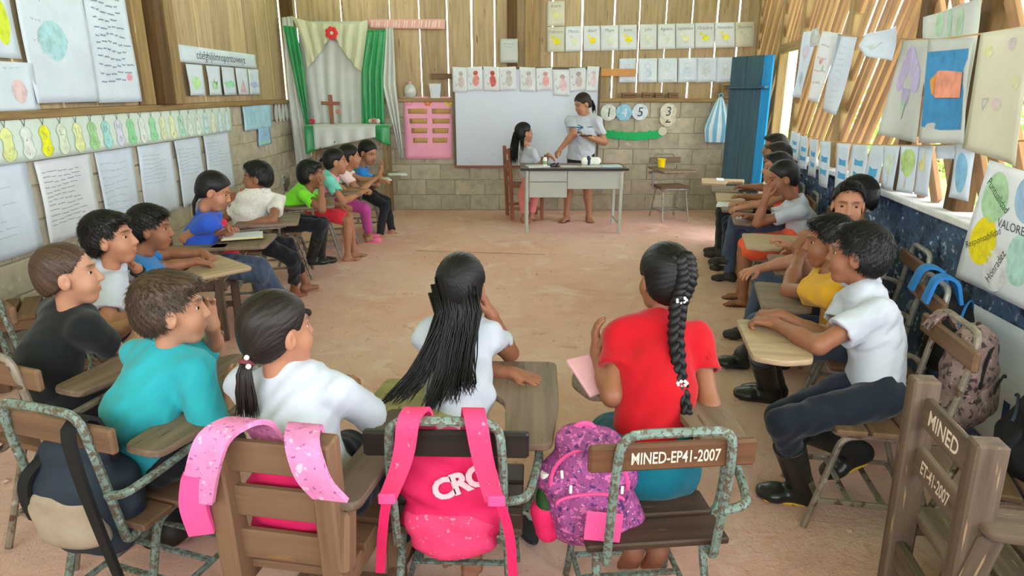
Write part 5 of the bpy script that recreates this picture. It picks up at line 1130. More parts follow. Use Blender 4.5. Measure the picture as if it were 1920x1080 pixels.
# ================================================================== sheets on the walls
m_paper = material('white_paper', srgb(234, 235, 238), .85, var=.04, scale=3, bump=.35, bscale=9, bdist=.02, spec=.2, trans=.25)
m_paper_cool = material('bluish_paper', srgb(222, 230, 242), .85, var=.04, scale=3, bump=.35, bscale=9, bdist=.02, spec=.2, trans=.2)
m_paper_warm = material('cream_paper', srgb(222, 216, 198), .85, var=.04, scale=3, bump=.3, bscale=9, bdist=.02, spec=.2, trans=.25)
m_paper_grey = material('grey_paper', srgb(214, 214, 210), .85, var=.05, scale=3, bump=.4, bscale=7, bdist=.03, spec=.2, trans=.3)
m_pinkpap = material('pink_paper', srgb(240, 164, 190), .85, var=.04, scale=3, bump=.2, bscale=9, spec=.2)
m_kraft = flat('kraft_card', srgb(188, 146, 92), .85)
_ink = {}
def ink(r, g, b):
    r, g, b = [int(v * .78 + 224 * .22) for v in (r, g, b)] if min(r, g, b) > 95 else (r, g, b)
    k = (r, g, b)
    if k not in _ink: _ink[k] = flat('crayon_%d_%d_%d' % k, srgb(r, g, b), .9, var=.12, scale=18)
    return _ink[k]
class Sheet:
    """a hanging sheet given by its four corners (TL, TR, BR, BL); gently buckled"""
    def __init__(s, c, nor, amp=.006, seed=0, top=1.0):
        s.c = [Vector(p) for p in c]; s.n = Vector(nor).normalized(); r = random.Random(seed); s.a = [r.uniform(2, 6) for _ in range(4)]; s.p = [r.uniform(0, 6) for _ in range(4)]; s.amp = amp
    def __call__(s, u, v, off=0.0):
        """u left..right, v bottom..top"""
        p = s.c[3].lerp(s.c[2], u).lerp(s.c[0].lerp(s.c[1], u), v)
        w = math.sin(u * s.a[0] * 1.6 + v * 2 + s.p[0]) * .6 + math.sin(v * s.a[1] + u * 3 + s.p[1]) * .5 + math.sin((u + v) * s.a[2] + s.p[2]) * .3
        return p + s.n * (off + s.amp * (1.2 + w))
    def build(s, name, mat, label=None, cat='paper', group=None, nu=12, nv=12, parent=None, thick=.0014):
        mb = MB(); mb.grid(lambda u, v: s(u, v), nu, nv, thick); o = mb.build(name, mat, parent, smooth='all')
        if label: tag(o, label, cat, group)
        s.o = o; return o
    def blob(s, pts, mat, name='drawing', off=.0022):
        """filled shape in sheet coordinates, fanned from its centre"""
        cx = sum(p[0] for p in pts) / len(pts); cy = sum(p[1] for p in pts) / len(pts); mb = MB(); n = len(pts); R = 4
        vs = [s(cx, cy, off)]; fs = []
        for r in range(1, R + 1):
            for p in pts: vs.append(s(cx + (p[0] - cx) * r / R, cy + (p[1] - cy) * r / R, off))
        for k in range(n): fs.append((0, 1 + k, 1 + (k + 1) % n))
        for r in range(R - 1):
            for k in range(n): a = 1 + r * n; fs.append((a + k, a + n + k, a + n + (k + 1) % n, a + (k + 1) % n))
        mb.add(vs, fs); return mb.build(name, mat, s.o, smooth='all')
    def lines(s, strokes, mat, w=.006, name='handwriting', off=.0026):
        """thin flat strokes; strokes = lists of (u,v); w in sheet u units"""
        mb = MB()
        for st in strokes:
            for i in range(len(st) - 1):
                a, b = Vector(st[i]), Vector(st[i + 1]); d = b - a
                if d.length < 1e-5: continue
                q = Vector((-d.y, d.x)).normalized() * w / 2; mb.add([s(*(a + q), off), s(*(a - q), off), s(*(b - q), off), s(*(b + q), off)], [(0, 1, 2, 3)])
        o_ = mb.build(name, mat, s.o, smooth=False); o_['kind'] = 'stuff'; return o_
    def scribble(s, u0, u1, v1, v0, rows, mat, seed=1, w=.005, amp=.014, dens=95):
        r = random.Random(seed); st = []
        for i in range(rows):
            v = v1 + (v0 - v1) * (i + .5) / rows; u = u0; end = u1 - r.random() * (u1 - u0) * .3
            while u < end:
                L = r.uniform(.06, .16) * (u1 - u0) * 1.6; pts = []; n = max(3, int(L * dens))
                for j in range(n + 1): pts.append((u + L * j / n, v + amp * math.sin(j * 2.1 + r.random() * 1.5) * r.uniform(.2, 1) + .01 * math.sin(u * 9 + i)))
                st.append(pts); u += L + .025
        return s.lines(st, mat, w)
    def text(s, body, u, v, h, mat, ang=0., sx=1.0, shear=.15, bold=0., name='lettering'):
        """h = letter height in metres"""
        me = text_mesh(body, h, shear, 1.0, bold); me.materials.clear(); me.materials.append(mat); W = (s.c[1] - s.c[0]).length; Hh = (s.c[0] - s.c[3]).length; ca, sa = math.cos(ang), math.sin(ang)
        for vt in me.vertices:
            x, y = vt.co.x * sx, vt.co.y; x, y = x * ca - y * sa, x * sa + y * ca; vt.co = s(u + x / W, v + y / Hh, .003)
        return link(name, me, s.o)
def oval(cx, cy, rx, ry, n=18, rag=0., seed=0):
    r = random.Random(seed); return [(cx + rx * math.cos(2 * PI * i / n) * (1 + r.uniform(-rag, rag)), cy + ry * math.sin(2 * PI * i / n) * (1 + r.uniform(-rag, rag))) for i in range(n)]
def quad(f, pts): return [f(*p) for p in pts]
LW = lambda px, py: atX(px, py, LX + .012)
BW = lambda px, py: atY(px, py, BY - .012)
LN, BN = (1, 0, 0), (0, -1, 0)
dark, grey, inkblue = ink(70, 72, 84), ink(150, 156, 166), ink(96, 112, 148)
def rect(f, x0, y0, x1, y1, x2=None, y2=None, x3=None, y3=None):
    if x2 is None: return quad(f, [(x0, y0), (x1, y0), (x1, y1), (x0, y1)])
    return quad(f, [(x0, y0), (x1, y1), (x2, y2), (x3, y3)])
def LS(px0, px1, py_ref, z0, z1):
    """upright rectangle on the left wall between two picture columns"""
    a = LW(px0, py_ref); b = LW(px1, py_ref); return [Vector((a.x, a.y, z1)), Vector((b.x, b.y, z1)), Vector((b.x, b.y, z0)), Vector((a.x, a.y, z0))]
LP = lambda y0, y1, z0, z1, x=.012: [Vector((LX + x, y0, z1)), Vector((LX + x, y1, z1)), Vector((LX + x, y1, z0)), Vector((LX + x, y0, z0))]
# ---- left wall, over the ledge
G1 = 'large sheets high on the left wall'
s = Sheet(LP(4.27, 4.91, 1.54, 2.62), LN, .012, 1); s.build('wall_chart', m_paper_cool, 'large crumpled chart with round drawings, left of the written chart', 'poster', G1, 16, 20)
s.blob(oval(.45, .70, .12, .06), ink(176, 204, 206)); s.blob(oval(.75, .70, .11, .06), ink(172, 202, 210)); s.blob(oval(.42, .36, .2, .11, rag=.1), ink(150, 196, 208)); s.scribble(.2, .9, .9, .8, 3, dark, 3); s.scribble(.15, .3, .62, .3, 3, grey, 4)
s = Sheet(LP(4.93, 5.47, 1.53, 2.62), LN, .010, 2); s.build('wall_chart', m_paper_cool, 'large chart full of handwriting beside the dark post', 'poster', G1, 14, 20); s.scribble(.12, .85, .95, .12, 17, inkblue, 5, .007, .008)
s.blob(oval(.78, .17, .06, .025), ink(216, 130, 140))
s = Sheet(LP(3.55, 4.22, 1.80, 2.30, .012), LN, .006, 3); s.build('wall_chart', m_paper_cool, 'sheet with a yellow shape at the upper left corner', 'poster', G1); s.blob(oval(.83, .42, .11, .26, rag=.08), ink(204, 214, 60))
s = Sheet(LP(3.55, 4.30, 1.50, 1.78, .014), LN, .006, 4); s.build('wall_chart', m_paper_cool, 'sheet with faint red shapes under the yellow shape sheet', 'poster', G1); s.blob(oval(.8, .4, .08, .25, rag=.1), ink(214, 178, 180)); s.scribble(.66, .86, .95, .8, 1, inkblue, 6)
# ---- alphabet gourds
al = Sheet(LP(3.45, 7.15, 1.20, 1.475, .03), LN, .006, 5); al.build('alphabet_banner', material('tinted_paper', srgb(206, 218, 206), .85, var=.05, scale=1.5, bump=.3, bscale=6, spec=.2),
    'long paper banner of gourd shaped letters along the left wall', 'banner', nu=60, nv=6)
cols = [(214, 220, 130), (216, 222, 214), (226, 222, 40), (206, 214, 186), (216, 220, 140), (140, 196, 120), (140, 206, 206), (196, 196, 220), (116, 196, 130), (214, 220, 216), (124, 204, 140), (212, 220, 170), (216, 222, 160), (158, 208, 180), (206, 220, 206), (210, 224, 210), (176, 214, 220), (214, 220, 190), (186, 216, 222), (190, 220, 230)]
for i, ch in enumerate(['I', 'J', 'K', 'L', 'Ll', 'M', 'N', 'Ñ', 'O', 'P', 'Q', 'R', 'S', 'T', 'U', 'V', 'W', 'X', 'Y', 'Z']):
    u = (3.93 + i * .163 - 3.45) / 3.7; r = .0175
    pts = [(u + r * (.95 if abs(math.sin(a)) > .35 else .62) * math.cos(a) * (1.0 if math.sin(a) > 0 else 1.12), .40 + .36 * math.sin(a)) for a in [2 * PI * k / 24 for k in range(24)]]
    al.blob(pts, ink(*cols[i]), 'letter_gourd', .003)
    al.lines([pts + [pts[0]]], ink(120, 140, 120), .0012, 'outline', .0036)
    al.text(ch, u, .56, .065, ink(110, 126, 110), shear=0); al.text(ch.lower(), u, .24, .06, ink(110, 126, 110), shear=0)
    al.lines([[(u, .76), (u - .004, .88), (u - .008, .92)], [(u, .76), (u + .004, .9), (u + .008, .93)]], ink(80, 84, 70), .0014, 'stem', .0036)
# ---- rhyme posters
G2 = 'handwritten posters along the left wall'
post = [(3.2, 4.08, 1.20, .66, 'handwritten poster nearest the camera on the left wall'), (4.14, 4.70, 1.19, .66, 'handwritten poster with the darkest ink lines, second in the row'), (4.76, 5.24, 1.19, .62, 'handwritten poster third in the row on the left wall'),
        (5.31, 5.84, 1.19, .60, 'handwritten poster fourth in the row, behind the boy leaning over'), (5.91, 6.42, 1.19, .60, 'handwritten poster fifth in the row, next to the bluest one'), (6.48, 7.08, 1.20, .62, 'bluest handwritten poster, last of the row towards the shrine')]
for i, (a, b, z1, z0, lab) in enumerate(post):
    s = Sheet(LP(a, b, z0, z1, .010), LN, .008, 20 + i); s.build('poster', m_paper if i == 1 else m_paper_cool, lab, 'poster', G2, 12, 12)
    s.scribble(.08, .8 if i != 1 else .75, .88, .2 if i < 3 else .45, 12 if i == 1 else 8, ink(84, 84, 100) if i == 1 else ink(150, 168, 196), 30 + i, .005, .010)
# ---- letters strip and small drawings
s = Sheet(LP(6.22, 8.08, 1.86, 2.01, .012), LN, .005, 40); s.build('letter_strip', m_paper_cool, 'white strip lettered cdefghijklmnopqrstuvwxyz on the left wall', 'banner', nu=30, nv=4); s.text('cdefghijklmnopqrstuvwxyz', .5, .5, .11, dark, sx=1.02, shear=0)
for i, (a, b, c_, shp, lab) in enumerate([(6.34, 6.66, (176, 222, 150), 'o', 'drawing of a pale green round tree'), (6.75, 7.05, (170, 216, 160), 'v', 'drawing of a green leafy plant'), (7.10, 7.42, (140, 206, 160), 'b', 'drawing with a green grassy band'), (7.47, 7.78, (206, 160, 170), 't', 'drawing of a reddish triangle'), (7.80, 8.12, (170, 174, 220), 'b', 'drawing with a violet band')]):
    s = Sheet(LP(a, b, 1.57, 1.85, .010), LN, .005, 44 + i); s.build('drawing_sheet', m_paper_cool, lab + ' under the letter strip', 'drawing', 'small drawings under the letter strip', 8, 8)
    s.blob({'o': oval(.5, .4, .25, .22, rag=.1), 'v': [(.3, .2), (.2, .5), (.4, .4), (.5, .6), (.62, .4), (.8, .5), (.7, .2)], 'b': oval(.5, .38, .42, .13, rag=.2, seed=i), 't': [(.2, .08), (.8, .08), (.5, .6)]}[shp], ink(*c_))
s = Sheet(LP(7.50, 8.38, 1.18, 1.46, .012), LN, .012, 52); s.build('blue_collage', flat('light_blue_paper', srgb(170, 208, 226), .85), 'light blue torn paper with number drawings below the left ledge', 'drawing', nu=14, nv=8)
for k in range(5): s.lines([oval(.14 + k * .18, .45, .07, .3) + [(.21 + k * .18, .45)]], ink(130, 176, 200), .012)
s = Sheet(LP(7.88, 8.28, .98, 1.19, .018), LN, .006, 53); s.build('small_card', flat('light_blue_card', srgb(150, 190, 224), .85), 'small blue card with a house hanging from the torn blue paper', 'drawing', nu=6, nv=8); s.blob([(.2, .5), (.8, .5), (.5, .85)], ink(130, 170, 214)); s.blob([(.1, .1), (.9, .1), (.9, .3), (.1, .3)], ink(140, 206, 190))
for i in range(5):
    s = Sheet(LP(8.50 + i * .13, 8.61 + i * .13, 1.23, 1.46, .02), LN, .004, 60 + i); mb = MB()
    P_ = oval(.5, .5, .5, .5, 20); pts = [s(p[0] + (.08 if i % 2 else -.08) * math.sin(p[1] * 6), p[1], 0) for p in P_]; pt2 = [p + Vector((.006, 0, 0)) for p in pts]
    mb.add(pts + pt2, [tuple(range(20))[::-1], tuple(range(20, 40))] + [(k, (k + 1) % 20, 20 + (k + 1) % 20, 20 + k) for k in range(20)])
    tag(mb.build('paper_leaf', m_paper_grey), 'curved white paper cutout in the corner left of the shrine, number %s from the left' % ['one', 'two', 'three', 'four', 'five'][i], 'cutout', 'paper cutouts in the corner')
# ================================================================== shrine
m_satin = material('white_satin', srgb(214, 214, 208), .45, var=.03, scale=4, bump=.1, bscale=12, spec=.5, sheen=.3, trans=.2)
m_cream = material('cream_satin', srgb(216, 214, 182), .45, var=.03, scale=4, bump=.1, bscale=12, spec=.5, sheen=.3, trans=.2)
m_green = material('green_satin', srgb(16, 138, 74), .38, var=.10, scale=4, bump=.1, bscale=12, spec=.55, sheen=.3)
SH = empty('altar_drapery', (-2.2, 9.0, 0), label='white and green satin drapery framing the cross in the left corner', cat='drapery'); SHo = Vector((-2.2, 9.0, 0))
def drape(name, left, right, mat, folds=5, amp=.03, y=9.08, nu=30, nv=24, parent=None, sag=0.):
    """cloth between two polylines of (px,py) top to bottom, with folds"""
    yy = y if hasattr(y, '__len__') else (y, y)
    def pl(P, t, yv): s_ = t * (len(P) - 1); i = min(int(s_), len(P) - 2); q = s_ - i; return atY(P[i][0] + (P[i + 1][0] - P[i][0]) * q, P[i][1] + (P[i + 1][1] - P[i][1]) * q, yv)
    def fn(u, v):
        yv = yy[0] + (yy[1] - yy[0]) * v; a = pl(left, v, yv); b = pl(right, v, yv); p = a.lerp(b, u); p.y += amp * (.4 + .6 * v) * (.6 * math.sin(u * folds * 2 * PI + 1.5 * math.sin(v * 3)) + .5 * math.sin(u * folds * 3.7 + 4 * u * u + v * 2 + folds) + .25 * math.sin(u * folds * 13 + v)); p.z -= sag * math.sin(u * PI); return p - SHo
    mb = MB(); mb.grid(fn, nu, nv, .004); return mb.build(name, mat, parent or SH, smooth='all')
drape('back_cloth', [(556, 40), (570, 150), (580, 236)], [(690, 40), (684, 150), (682, 236)], m_satin, 6, .02, 9.13)
drape('white_curtain', [(528, 33), (537, 160), (556, 308)], [(548, 30), (566, 160), (588, 292)], m_satin, 3, .025, (9.10, 8.95))
drape('green_curtain', [(531, 48), (552, 150), (577, 255)], [(554, 50), (568, 120), (580, 232)], m_green, 3, .022, (9.05, 8.92))
drape('green_curtain', [(689, 56), (678, 130), (678, 236)], [(723, 56), (718, 140), (721, 236)], m_green, 4, .025, 9.03)
drape('white_curtain', [(722, 52), (716, 160), (752, 300)], [(737, 52), (742, 160), (756, 296)], m_satin, 3, .025, 9.06)
drape('swag', [(546, 30), (556, 50), (568, 84), (576, 128)], [(622, 42), (622, 54), (621, 62), (620, 66)], m_cream, 3.5, .025, 9.04, sag=.03)
drape('swag', [(622, 42), (622, 54), (623, 62), (624, 66)], [(688, 37), (687, 70), (684, 108), (677, 138)], m_cream, 3.5, .025, 9.04, sag=.03)
mb = MB()
for k in range(7):
    a = k * 2 * PI / 7; mb.lathe([(.001, -.012), (.03, -.006), (.034, .006), (.001, .012)], atY(622, 62, 8.99) - SHo + Vector((.05 * math.cos(a), 0, .05 * math.sin(a))), 8, rot=Matrix.Rotation(PI / 2, 3, 'X'))
mb.build('rosette', flat('red_ribbon', srgb(222, 40, 40), .5), SH); mb = MB(); mb.lathe([(.001, -.01), (.022, -.006), (.022, .006), (.001, .01)], atY(622, 62, 8.965) - SHo, 10, rot=Matrix.Rotation(PI / 2, 3, 'X')); mb.build('rosette_eye', m_satin, SH)
# altar table with cloths
zt = atY(650, 235, 8.85).z; xa, xb = atY(580, 235, 8.85).x, atY(730, 235, 8.85).x
AT = empty('altar_table', ((xa + xb) / 2, 8.88, 0), label='small altar table draped in green and white under the cross', cat='table'); ATo = Vector(((xa + xb) / 2, 8.88, 0)); hw = (xb - xa) / 2
pt(lambda m: m.box((0, .05, zt - .02), (2 * hw, .44, .03), bev=.004), 'table_top', m_plank, AT)
for sx in (-1, 1):
    for sy in (-.12, .22): pt(lambda m: m.bar((sx * (hw - .06), sy, 0), (sx * (hw - .06), sy, zt - .03), .04, .04, up=(0, 1, 0)), 'leg', m_post, AT)
def apron(name, x0, x1, drop, mat, yo, folds, seed):
    mb = MB()
    def fn(u, v):
        x = x0 + (x1 - x0) * u; d = drop(u)
        if v < .35: return Vector((x, .24 - (.24 + .19 + yo) * v / .35, zt + .004 + yo * .3))
        t = (v - .35) / .65; return Vector((x, -.19 - yo - .015 * t - .018 * t * math.sin(u * folds * 6.28 + seed), zt + .004 - d * t))
    mb.grid(fn, 26, 14, .004); return mb.build(name, mat, AT, smooth='all')
apron('green_cloth', -hw - .02, -hw * .15, lambda u: .36 - .18 * u, m_green, .0, 2.5, 1); apron('green_cloth', hw * .25, hw + .03, lambda u: .06 + .20 * u, m_green, .0, 2.5, 2)
apron('white_cloth', -hw * .80, hw * .72, lambda u: .30 - .16 * u - .10 * abs(2 * u - 1) * 0, m_satin, .03, 4, 3)
c0 = atY(623, 233, 8.86); c1 = atY(620, 178, 8.86)
CRo = empty('wooden_cross', (c0.x, 8.86, zt + .016), label='plain brown wooden cross standing on the altar table', cat='cross'); hgt = c1.z - c0.z
pt(lambda m: m.bar((0, 0, 0), (0, 0, hgt), .05, .03, up=(0, 1, 0)), 'upright', m_red_wood, CRo); pt(lambda m: m.bar((-.12, -.012, hgt * .72), (.12, -.012, hgt * .70), .045, .025, up=(0, 1, 0)), 'crossbar', m_red_wood, CRo)
def flower(px, py, y, col, lab, n=5, r=.028, stem=True):
    p = atY(px, py, y); root = empty('paper_flower', (p.x, y, zt + .02), label=lab, cat='flower', group='paper flowers on the altar'); dz = max(.03, p.z - zt - .02); mb = MB()
    for k in range(n): a = k * 2 * PI / n; mb.lathe([(.002, -.008), (r * .7, 0), (r * .8, .008), (r * .2, .02)], (r * .8 * math.cos(a), -.01, dz + r * .8 * math.sin(a)), 7)
    mb.build('petals', ink(*col), root); mb = MB(); mb.tube([(0, 0, 0), (.01, 0, dz * .5), (0, 0, dz)], .004, 5); mb.build('stem', m_green, root)
flower(586, 230, 8.80, (206, 60, 84), 'red paper rose at the left end of the altar'); flower(635, 210, 8.95, (214, 130, 130), 'pale red paper rose beside the cross'); flower(695, 228, 8.84, (226, 222, 206), 'white paper flower right on the altar', r=.02); flower(701, 227, 8.80, (200, 120, 110), 'reddish flower among white ones on the altar'); flower(709, 229, 8.84, (228, 226, 214), 'small white flower at the right end of the altar', r=.02)
# ================================================================== back wall sheets
s = Sheet(rect(BW, 690, 36, 835, 36, 834, 55, 690, 53), BN, .004, 70); s.build('pink_banner', flat('faded_pink_paper', srgb(216, 160, 150), .85), 'faded pink banner with white brush lettering, high right of the shrine', 'banner', nu=20, nv=4)
s.lines([[(u, .15), (u + .01, .85)] for u in [.05, .11, .14, .22, .25, .33, .36, .40, .47, .50, .57, .60, .66, .69, .75, .79, .84, .87, .92]] + [[(u, .5), (u + .04, .5)] for u in (.11, .36, .57, .66, .84)], ink(226, 204, 196), .012, 'brush_lettering')
pk = Sheet(rect(BW, 756, 181, 847, 181, 848, 298, 760, 298), BN, .004, 71); pk.build('pink_poster', m_pinkpap, 'pink poster with eight brown strips left of the whiteboard', 'poster', nu=12, nv=14)
for r_ in range(4):
    for c_ in range(2):
        u0 = .09 + c_ * .50 + .03 * r_ * (1 - c_) ; u1 = u0 + .40 - .03 * r_; v = .77 - r_ * .155; q = Sheet([pk(u0, v + .04, .003), pk(u1, v + .04, .003), pk(u1 - .01, v - .04, .003), pk(u0 + .005, v - .04, .003)], BN, .0015, 80 + r_); q.build('brown_strip', m_kraft, parent=pk.o, nu=4, nv=2)
for (u, v, c_) in ((.12, .91, (240, 120, 150)), (.5, .91, (226, 130, 60)), (.93, .91, (222, 206, 60))):
    for k in range(6): a = k * PI / 3; pk.blob(oval(u + .055 * math.cos(a), v + .045 * math.sin(a), .03, .024, 8), ink(*c_), 'petal', .004)
# whiteboard
WBo = atY(985, 240, BY); WB = empty('whiteboard', (WBo.x, BY - .05, 0), label='large whiteboard on the block wall behind the teacher', cat='whiteboard'); a = atY(850, 128, BY - .05); b = atY(1118, 312, BY - .05)
m_wb = material('whiteboard_gloss', srgb(196, 202, 214), .35, var=.02, scale=2, bump=0, spec=.5)
cx = (a.x + b.x) / 2 - WBo.x; pt(lambda m: m.box((cx, 0, (a.z + b.z) / 2), (b.x - a.x, .02, a.z - b.z), bev=.003), 'board', m_wb, WB)
for (n_, c_, sz) in (('frame_bottom', (cx, -.012, b.z), (b.x - a.x + .03, .03, .03)), ('frame_top', (cx, -.005, a.z), (b.x - a.x + .03, .03, .03)), ('frame_side', (a.x - WBo.x, -.005, (a.z + b.z) / 2), (.03, .03, a.z - b.z)), ('frame_side', (b.x - WBo.x, -.005, (a.z + b.z) / 2), (.03, .03, a.z - b.z))):
    pt(lambda m: m.box(c_, sz, bev=.003), n_, m_red_wood if 'bottom' in n_ else m_grey_wood, WB)
WS = Sheet(rect(lambda x, y: atY(x, y, BY - .068), 862, 286, 940, 286, 940, 308, 862, 308), BN, .0, 90); WS.o = WB
q = [(x, y) for x, y in ()]
mb = MB(); rr = random.Random(4)
for k in range(9): u = .05 + rr.random() * .8; p = WS(u, rr.random(), .0); mb.bar(p - Vector(WB.location), p + Vector((rr.uniform(.02, .06), 0, rr.uniform(-.01, .02))) - Vector(WB.location), .004, .003, up=(0, 1, 0), bev=0)
mb.build('marker_scrawl', ink(150, 158, 178), WB)
mk = [(40, 85, 180, 322, (206, 180, 176)), (175, 75, 330, 312, (222, 120, 116)), (340, 80, 490, 312, (206, 96, 92)), (487, 75, 655, 312, (190, 180, 176)), (687, 85, 842, 315, (196, 176, 180)), (845, 85, 1005, 312, (226, 150, 146)), (1008, 115, 1170, 355, (220, 170, 180)), (1165, 85, 1325, 318, (190, 160, 160)), (1345, 78, 1460, 315, (226, 190, 204))]
for i, (x0, y0, x1, y1, c_) in enumerate(mk):
    f = lambda x, y: atY(840 + x * .1944, 110 + y * .1944, BY - .075); tl = 8 if i % 2 else -6
    cor = quad(f, [(x0, y0 + tl), (x1, y0), (x1 + (4 if i < 8 else -20), y1 - tl), (x0 + 6 - (30 if i == 8 else 0), y1)])
    s = Sheet(cor, BN, .004, 100 + i); s.build('number_drawing', m_paper, 'animal drawing pinned along the whiteboard top, %s from the left' % ['first', 'second', 'third', 'fourth', 'fifth', 'sixth', 'seventh', 'eighth', 'ninth'][i], 'drawing', 'numbered drawings along the whiteboard', 8, 8)
    s.blob(oval(.6, .42, .2, .24, rag=.08, seed=i), ink(*c_)); s.blob(oval(.58, .74, .15, .10, rag=.06, seed=i), ink(*[max(0, q - 26) for q in c_])); s.lines([[(.4, .35), (.25, .25), (.18, .4)], [(.45, .76), (.72, .76)]], ink(130, 110, 110), .02, 'outline'); s.text(str(i + 1), .16, .62, .05, grey)
s = Sheet(rect(BW, 938, 73, 971, 118), BN, .003, 120); s.build('notice_sheet', m_paper_grey, 'single grey sheet above the whiteboard beside the post', 'paper', nu=6, nv=6); s.scribble(.2, .8, .85, .6, 2, grey, 7, .02); s.blob(oval(.5, .35, .15, .08), ink(190, 190, 186)); s.o.location.y -= .03
MON = ['Febrero', 'Marzo', 'Abril', 'Mayo', 'Junio', 'Julio', 'Agosto', 'Septiembre', 'Octubre', 'Noviembre', 'Diciembre']
xs = [(72, 222), (228, 370), (385, 525), (530, 683), (688, 840), (868, 1010), (1018, 1170), (1175, 1335), (1340, 1505), (1510, 1680), (1683, 1848)]
yel = [(222, 206, 40), (216, 214, 176), (240, 206, 40), (214, 214, 190), (246, 220, 20), (220, 216, 190), (222, 222, 214), (224, 222, 170), (232, 226, 70), (234, 228, 90), (214, 208, 180)]
f6 = lambda x, y: atY(1010 + x * .21875, y * .21875, BY + .02)
def month(x0, x1, y0, y1, name, c_, i, mat=None):
    s = Sheet(quad(f6, [(x0, y0), (x1, y0 - 4), (x1, y1 - 4), (x0, y1)]), BN, .005, 130 + i); s.build('month_sheet', mat or m_paper, 'birthday sheet with a chick, lettered %s' % name, 'drawing', 'month sheets high on the back wall', 8, 8)
    s.text(name, .5, .80, .055, ink(110, 108, 100), sx=.8 if len(name) > 7 else 1.0); s.blob(oval(.55, .42, .2, .12, rag=.12, seed=i), ink(*c_)); s.blob(oval(.34, .58, .09, .06, 10), ink(*c_)); s.lines([[(.5, .3), (.46, .2)], [(.6, .3), (.58, .2)]], grey, .014, 'outline')
month(72, 222, 12, 225, 'Enero', (206, 196, 120), 30, m_paper_warm)
for i, (x0, x1) in enumerate(xs): month(x0, x1, 232 - i * 4.2, 448 - i * 4.2, MON[i], yel[i], i, m_paper_warm if i in (0, 10) else None)
for i, (x0, x1, lab) in enumerate([(692, 832, 'half hidden by the tan strip'), (858, 1016, 'with a light blue figure'), (1024, 1188, 'second right of the tan strip'), (1197, 1356, 'third right of the tan strip'), (1358, 1522, 'with a small grey figure'), (1524, 1678, 'nearest the blue door')]):
    s = Sheet(quad(f6, [(x0, 503 - i * 2), (x1, 500 - i * 2), (x1 - 4, 706 - i), (x0 - 6, 710)]), BN, .004, 150 + i); s.build('drawing_sheet', m_paper_cool, 'pale drawing in the lower row, ' + lab, 'drawing', 'lower row of drawings right of the whiteboard', 8, 8)
    s.blob(oval(.5, .45 if i != 1 else .38, .22, .2, rag=.15, seed=i), ink(190, 204, 224) if i in (1, 3) else ink(206, 210, 218)); s.scribble(.3, .75, .16, .06, 1, grey, 9 + i, .02, .01, 30); s.lines([oval(.5, .66, .15, .12) + [(.65, .66)]], grey, .012, 'outline')
a = f6(400, 622); b = f6(830, 622); mb = MB(); mb.box(((a.x + b.x) / 2, BY - .03, (a.z + b.z) / 2), (b.x - a.x, .012, .095), bev=.003); tag(mb.build('wood_strip', flat('orange_tan_strip', srgb(198, 140, 84), .7)), 'orange tan strip between the whiteboard and the drawings', 'strip')
a = atY(808, 143, BY); b = atY(846, 143, BY); mb = MB(); mb.box(((a.x + b.x) / 2, BY - .0, a.z), (b.x - a.x, .03, .07), bev=.004); tag(mb.build('wood_strip', m_tan), 'short tan board on the planks left of the whiteboard', 'strip')
# number circles on strings
for (px, py, n_, c_) in ((1141, 211, '1', (206, 208, 196)), (1170, 211, '4', (120, 182, 214)), (1200, 210, '5', (196, 208, 220)), (1252, 222, '2', (200, 186, 160)), (1253, 209, '3', (206, 196, 176))):
    c = atY(px, py, BY - (.03 if n_ != '3' else .045)); r_ = .108; root = empty('number_disc', (c.x, c.y, c.z), label='round paper disc numbered %s hanging on the block wall' % dict(zip('14523', ('one', 'four', 'five', 'two', 'three')))[n_], cat='disc', group='hanging number discs'); mb = MB(); rag = .04 if n_ == '4' else .012
    rr = random.Random(int(n_)); ring = [(r_ * (1 + rag * math.sin(k * 2.4)) * math.cos(2 * PI * k / 28), r_ * (1 + rag * math.sin(k * 2.4)) * math.sin(2 * PI * k / 28)) for k in range(28)]
    mb.prism(ring, 0, .004, lambda v: Vector((v.x, -v.z, v.y))); mb.build('disc', ink(*c_), root); lettering(n_, .17, dark if n_ != '4' else m_paper, root, frame((0, -.0065, -.005), (1, 0, 0), (0, 0, 1)), shear=.1)
    mb = MB(); mb.tube([(0, .0, r_), (.004, .0, r_ + .06), (0, .01, 1.50 - c.z)], .003, 5); mb.build('string', m_kraft, root)
# caterpillar garland
g0 = atY(1139, 252, BY - .02); g1 = atY(1236, 252, BY - .02); GR = empty('paper_caterpillar', (g0.x, BY - .02, g0.z), label='green paper caterpillar garland with a white head', cat='garland'); gm = flat('green_crepe', srgb(30, 170, 96), .8)
for k in range(12):
    t = k / 11; x = (g1.x - g0.x) * t; z = -.03 * math.sin(t * PI) + .012 * (k % 2); mb = MB(); mb.prism(oval(0, 0, .045, .058, 14), 0, .012, lambda v: Vector((v.x + x, -v.z - .002 * (k % 2), v.y + z))); mb.build('segment', gm, GR)
h_ = atY(1242, 246, BY - .03); mb = MB(); mb.prism(oval(0, 0, .058, .058, 18), 0, .01, lambda v: Vector((v.x + h_.x - g0.x, -v.z - .015, v.y + h_.z - g0.z))); hd_ = mb.build('head', m_paper_warm, GR); mb = MB(); mb.bar((h_.x - g0.x + .04, -.02, h_.z - g0.z + .03), (h_.x - g0.x + .13, -.02, h_.z - g0.z + .05), .008, .006); mb.build('feeler', m_paper_warm, hd_)
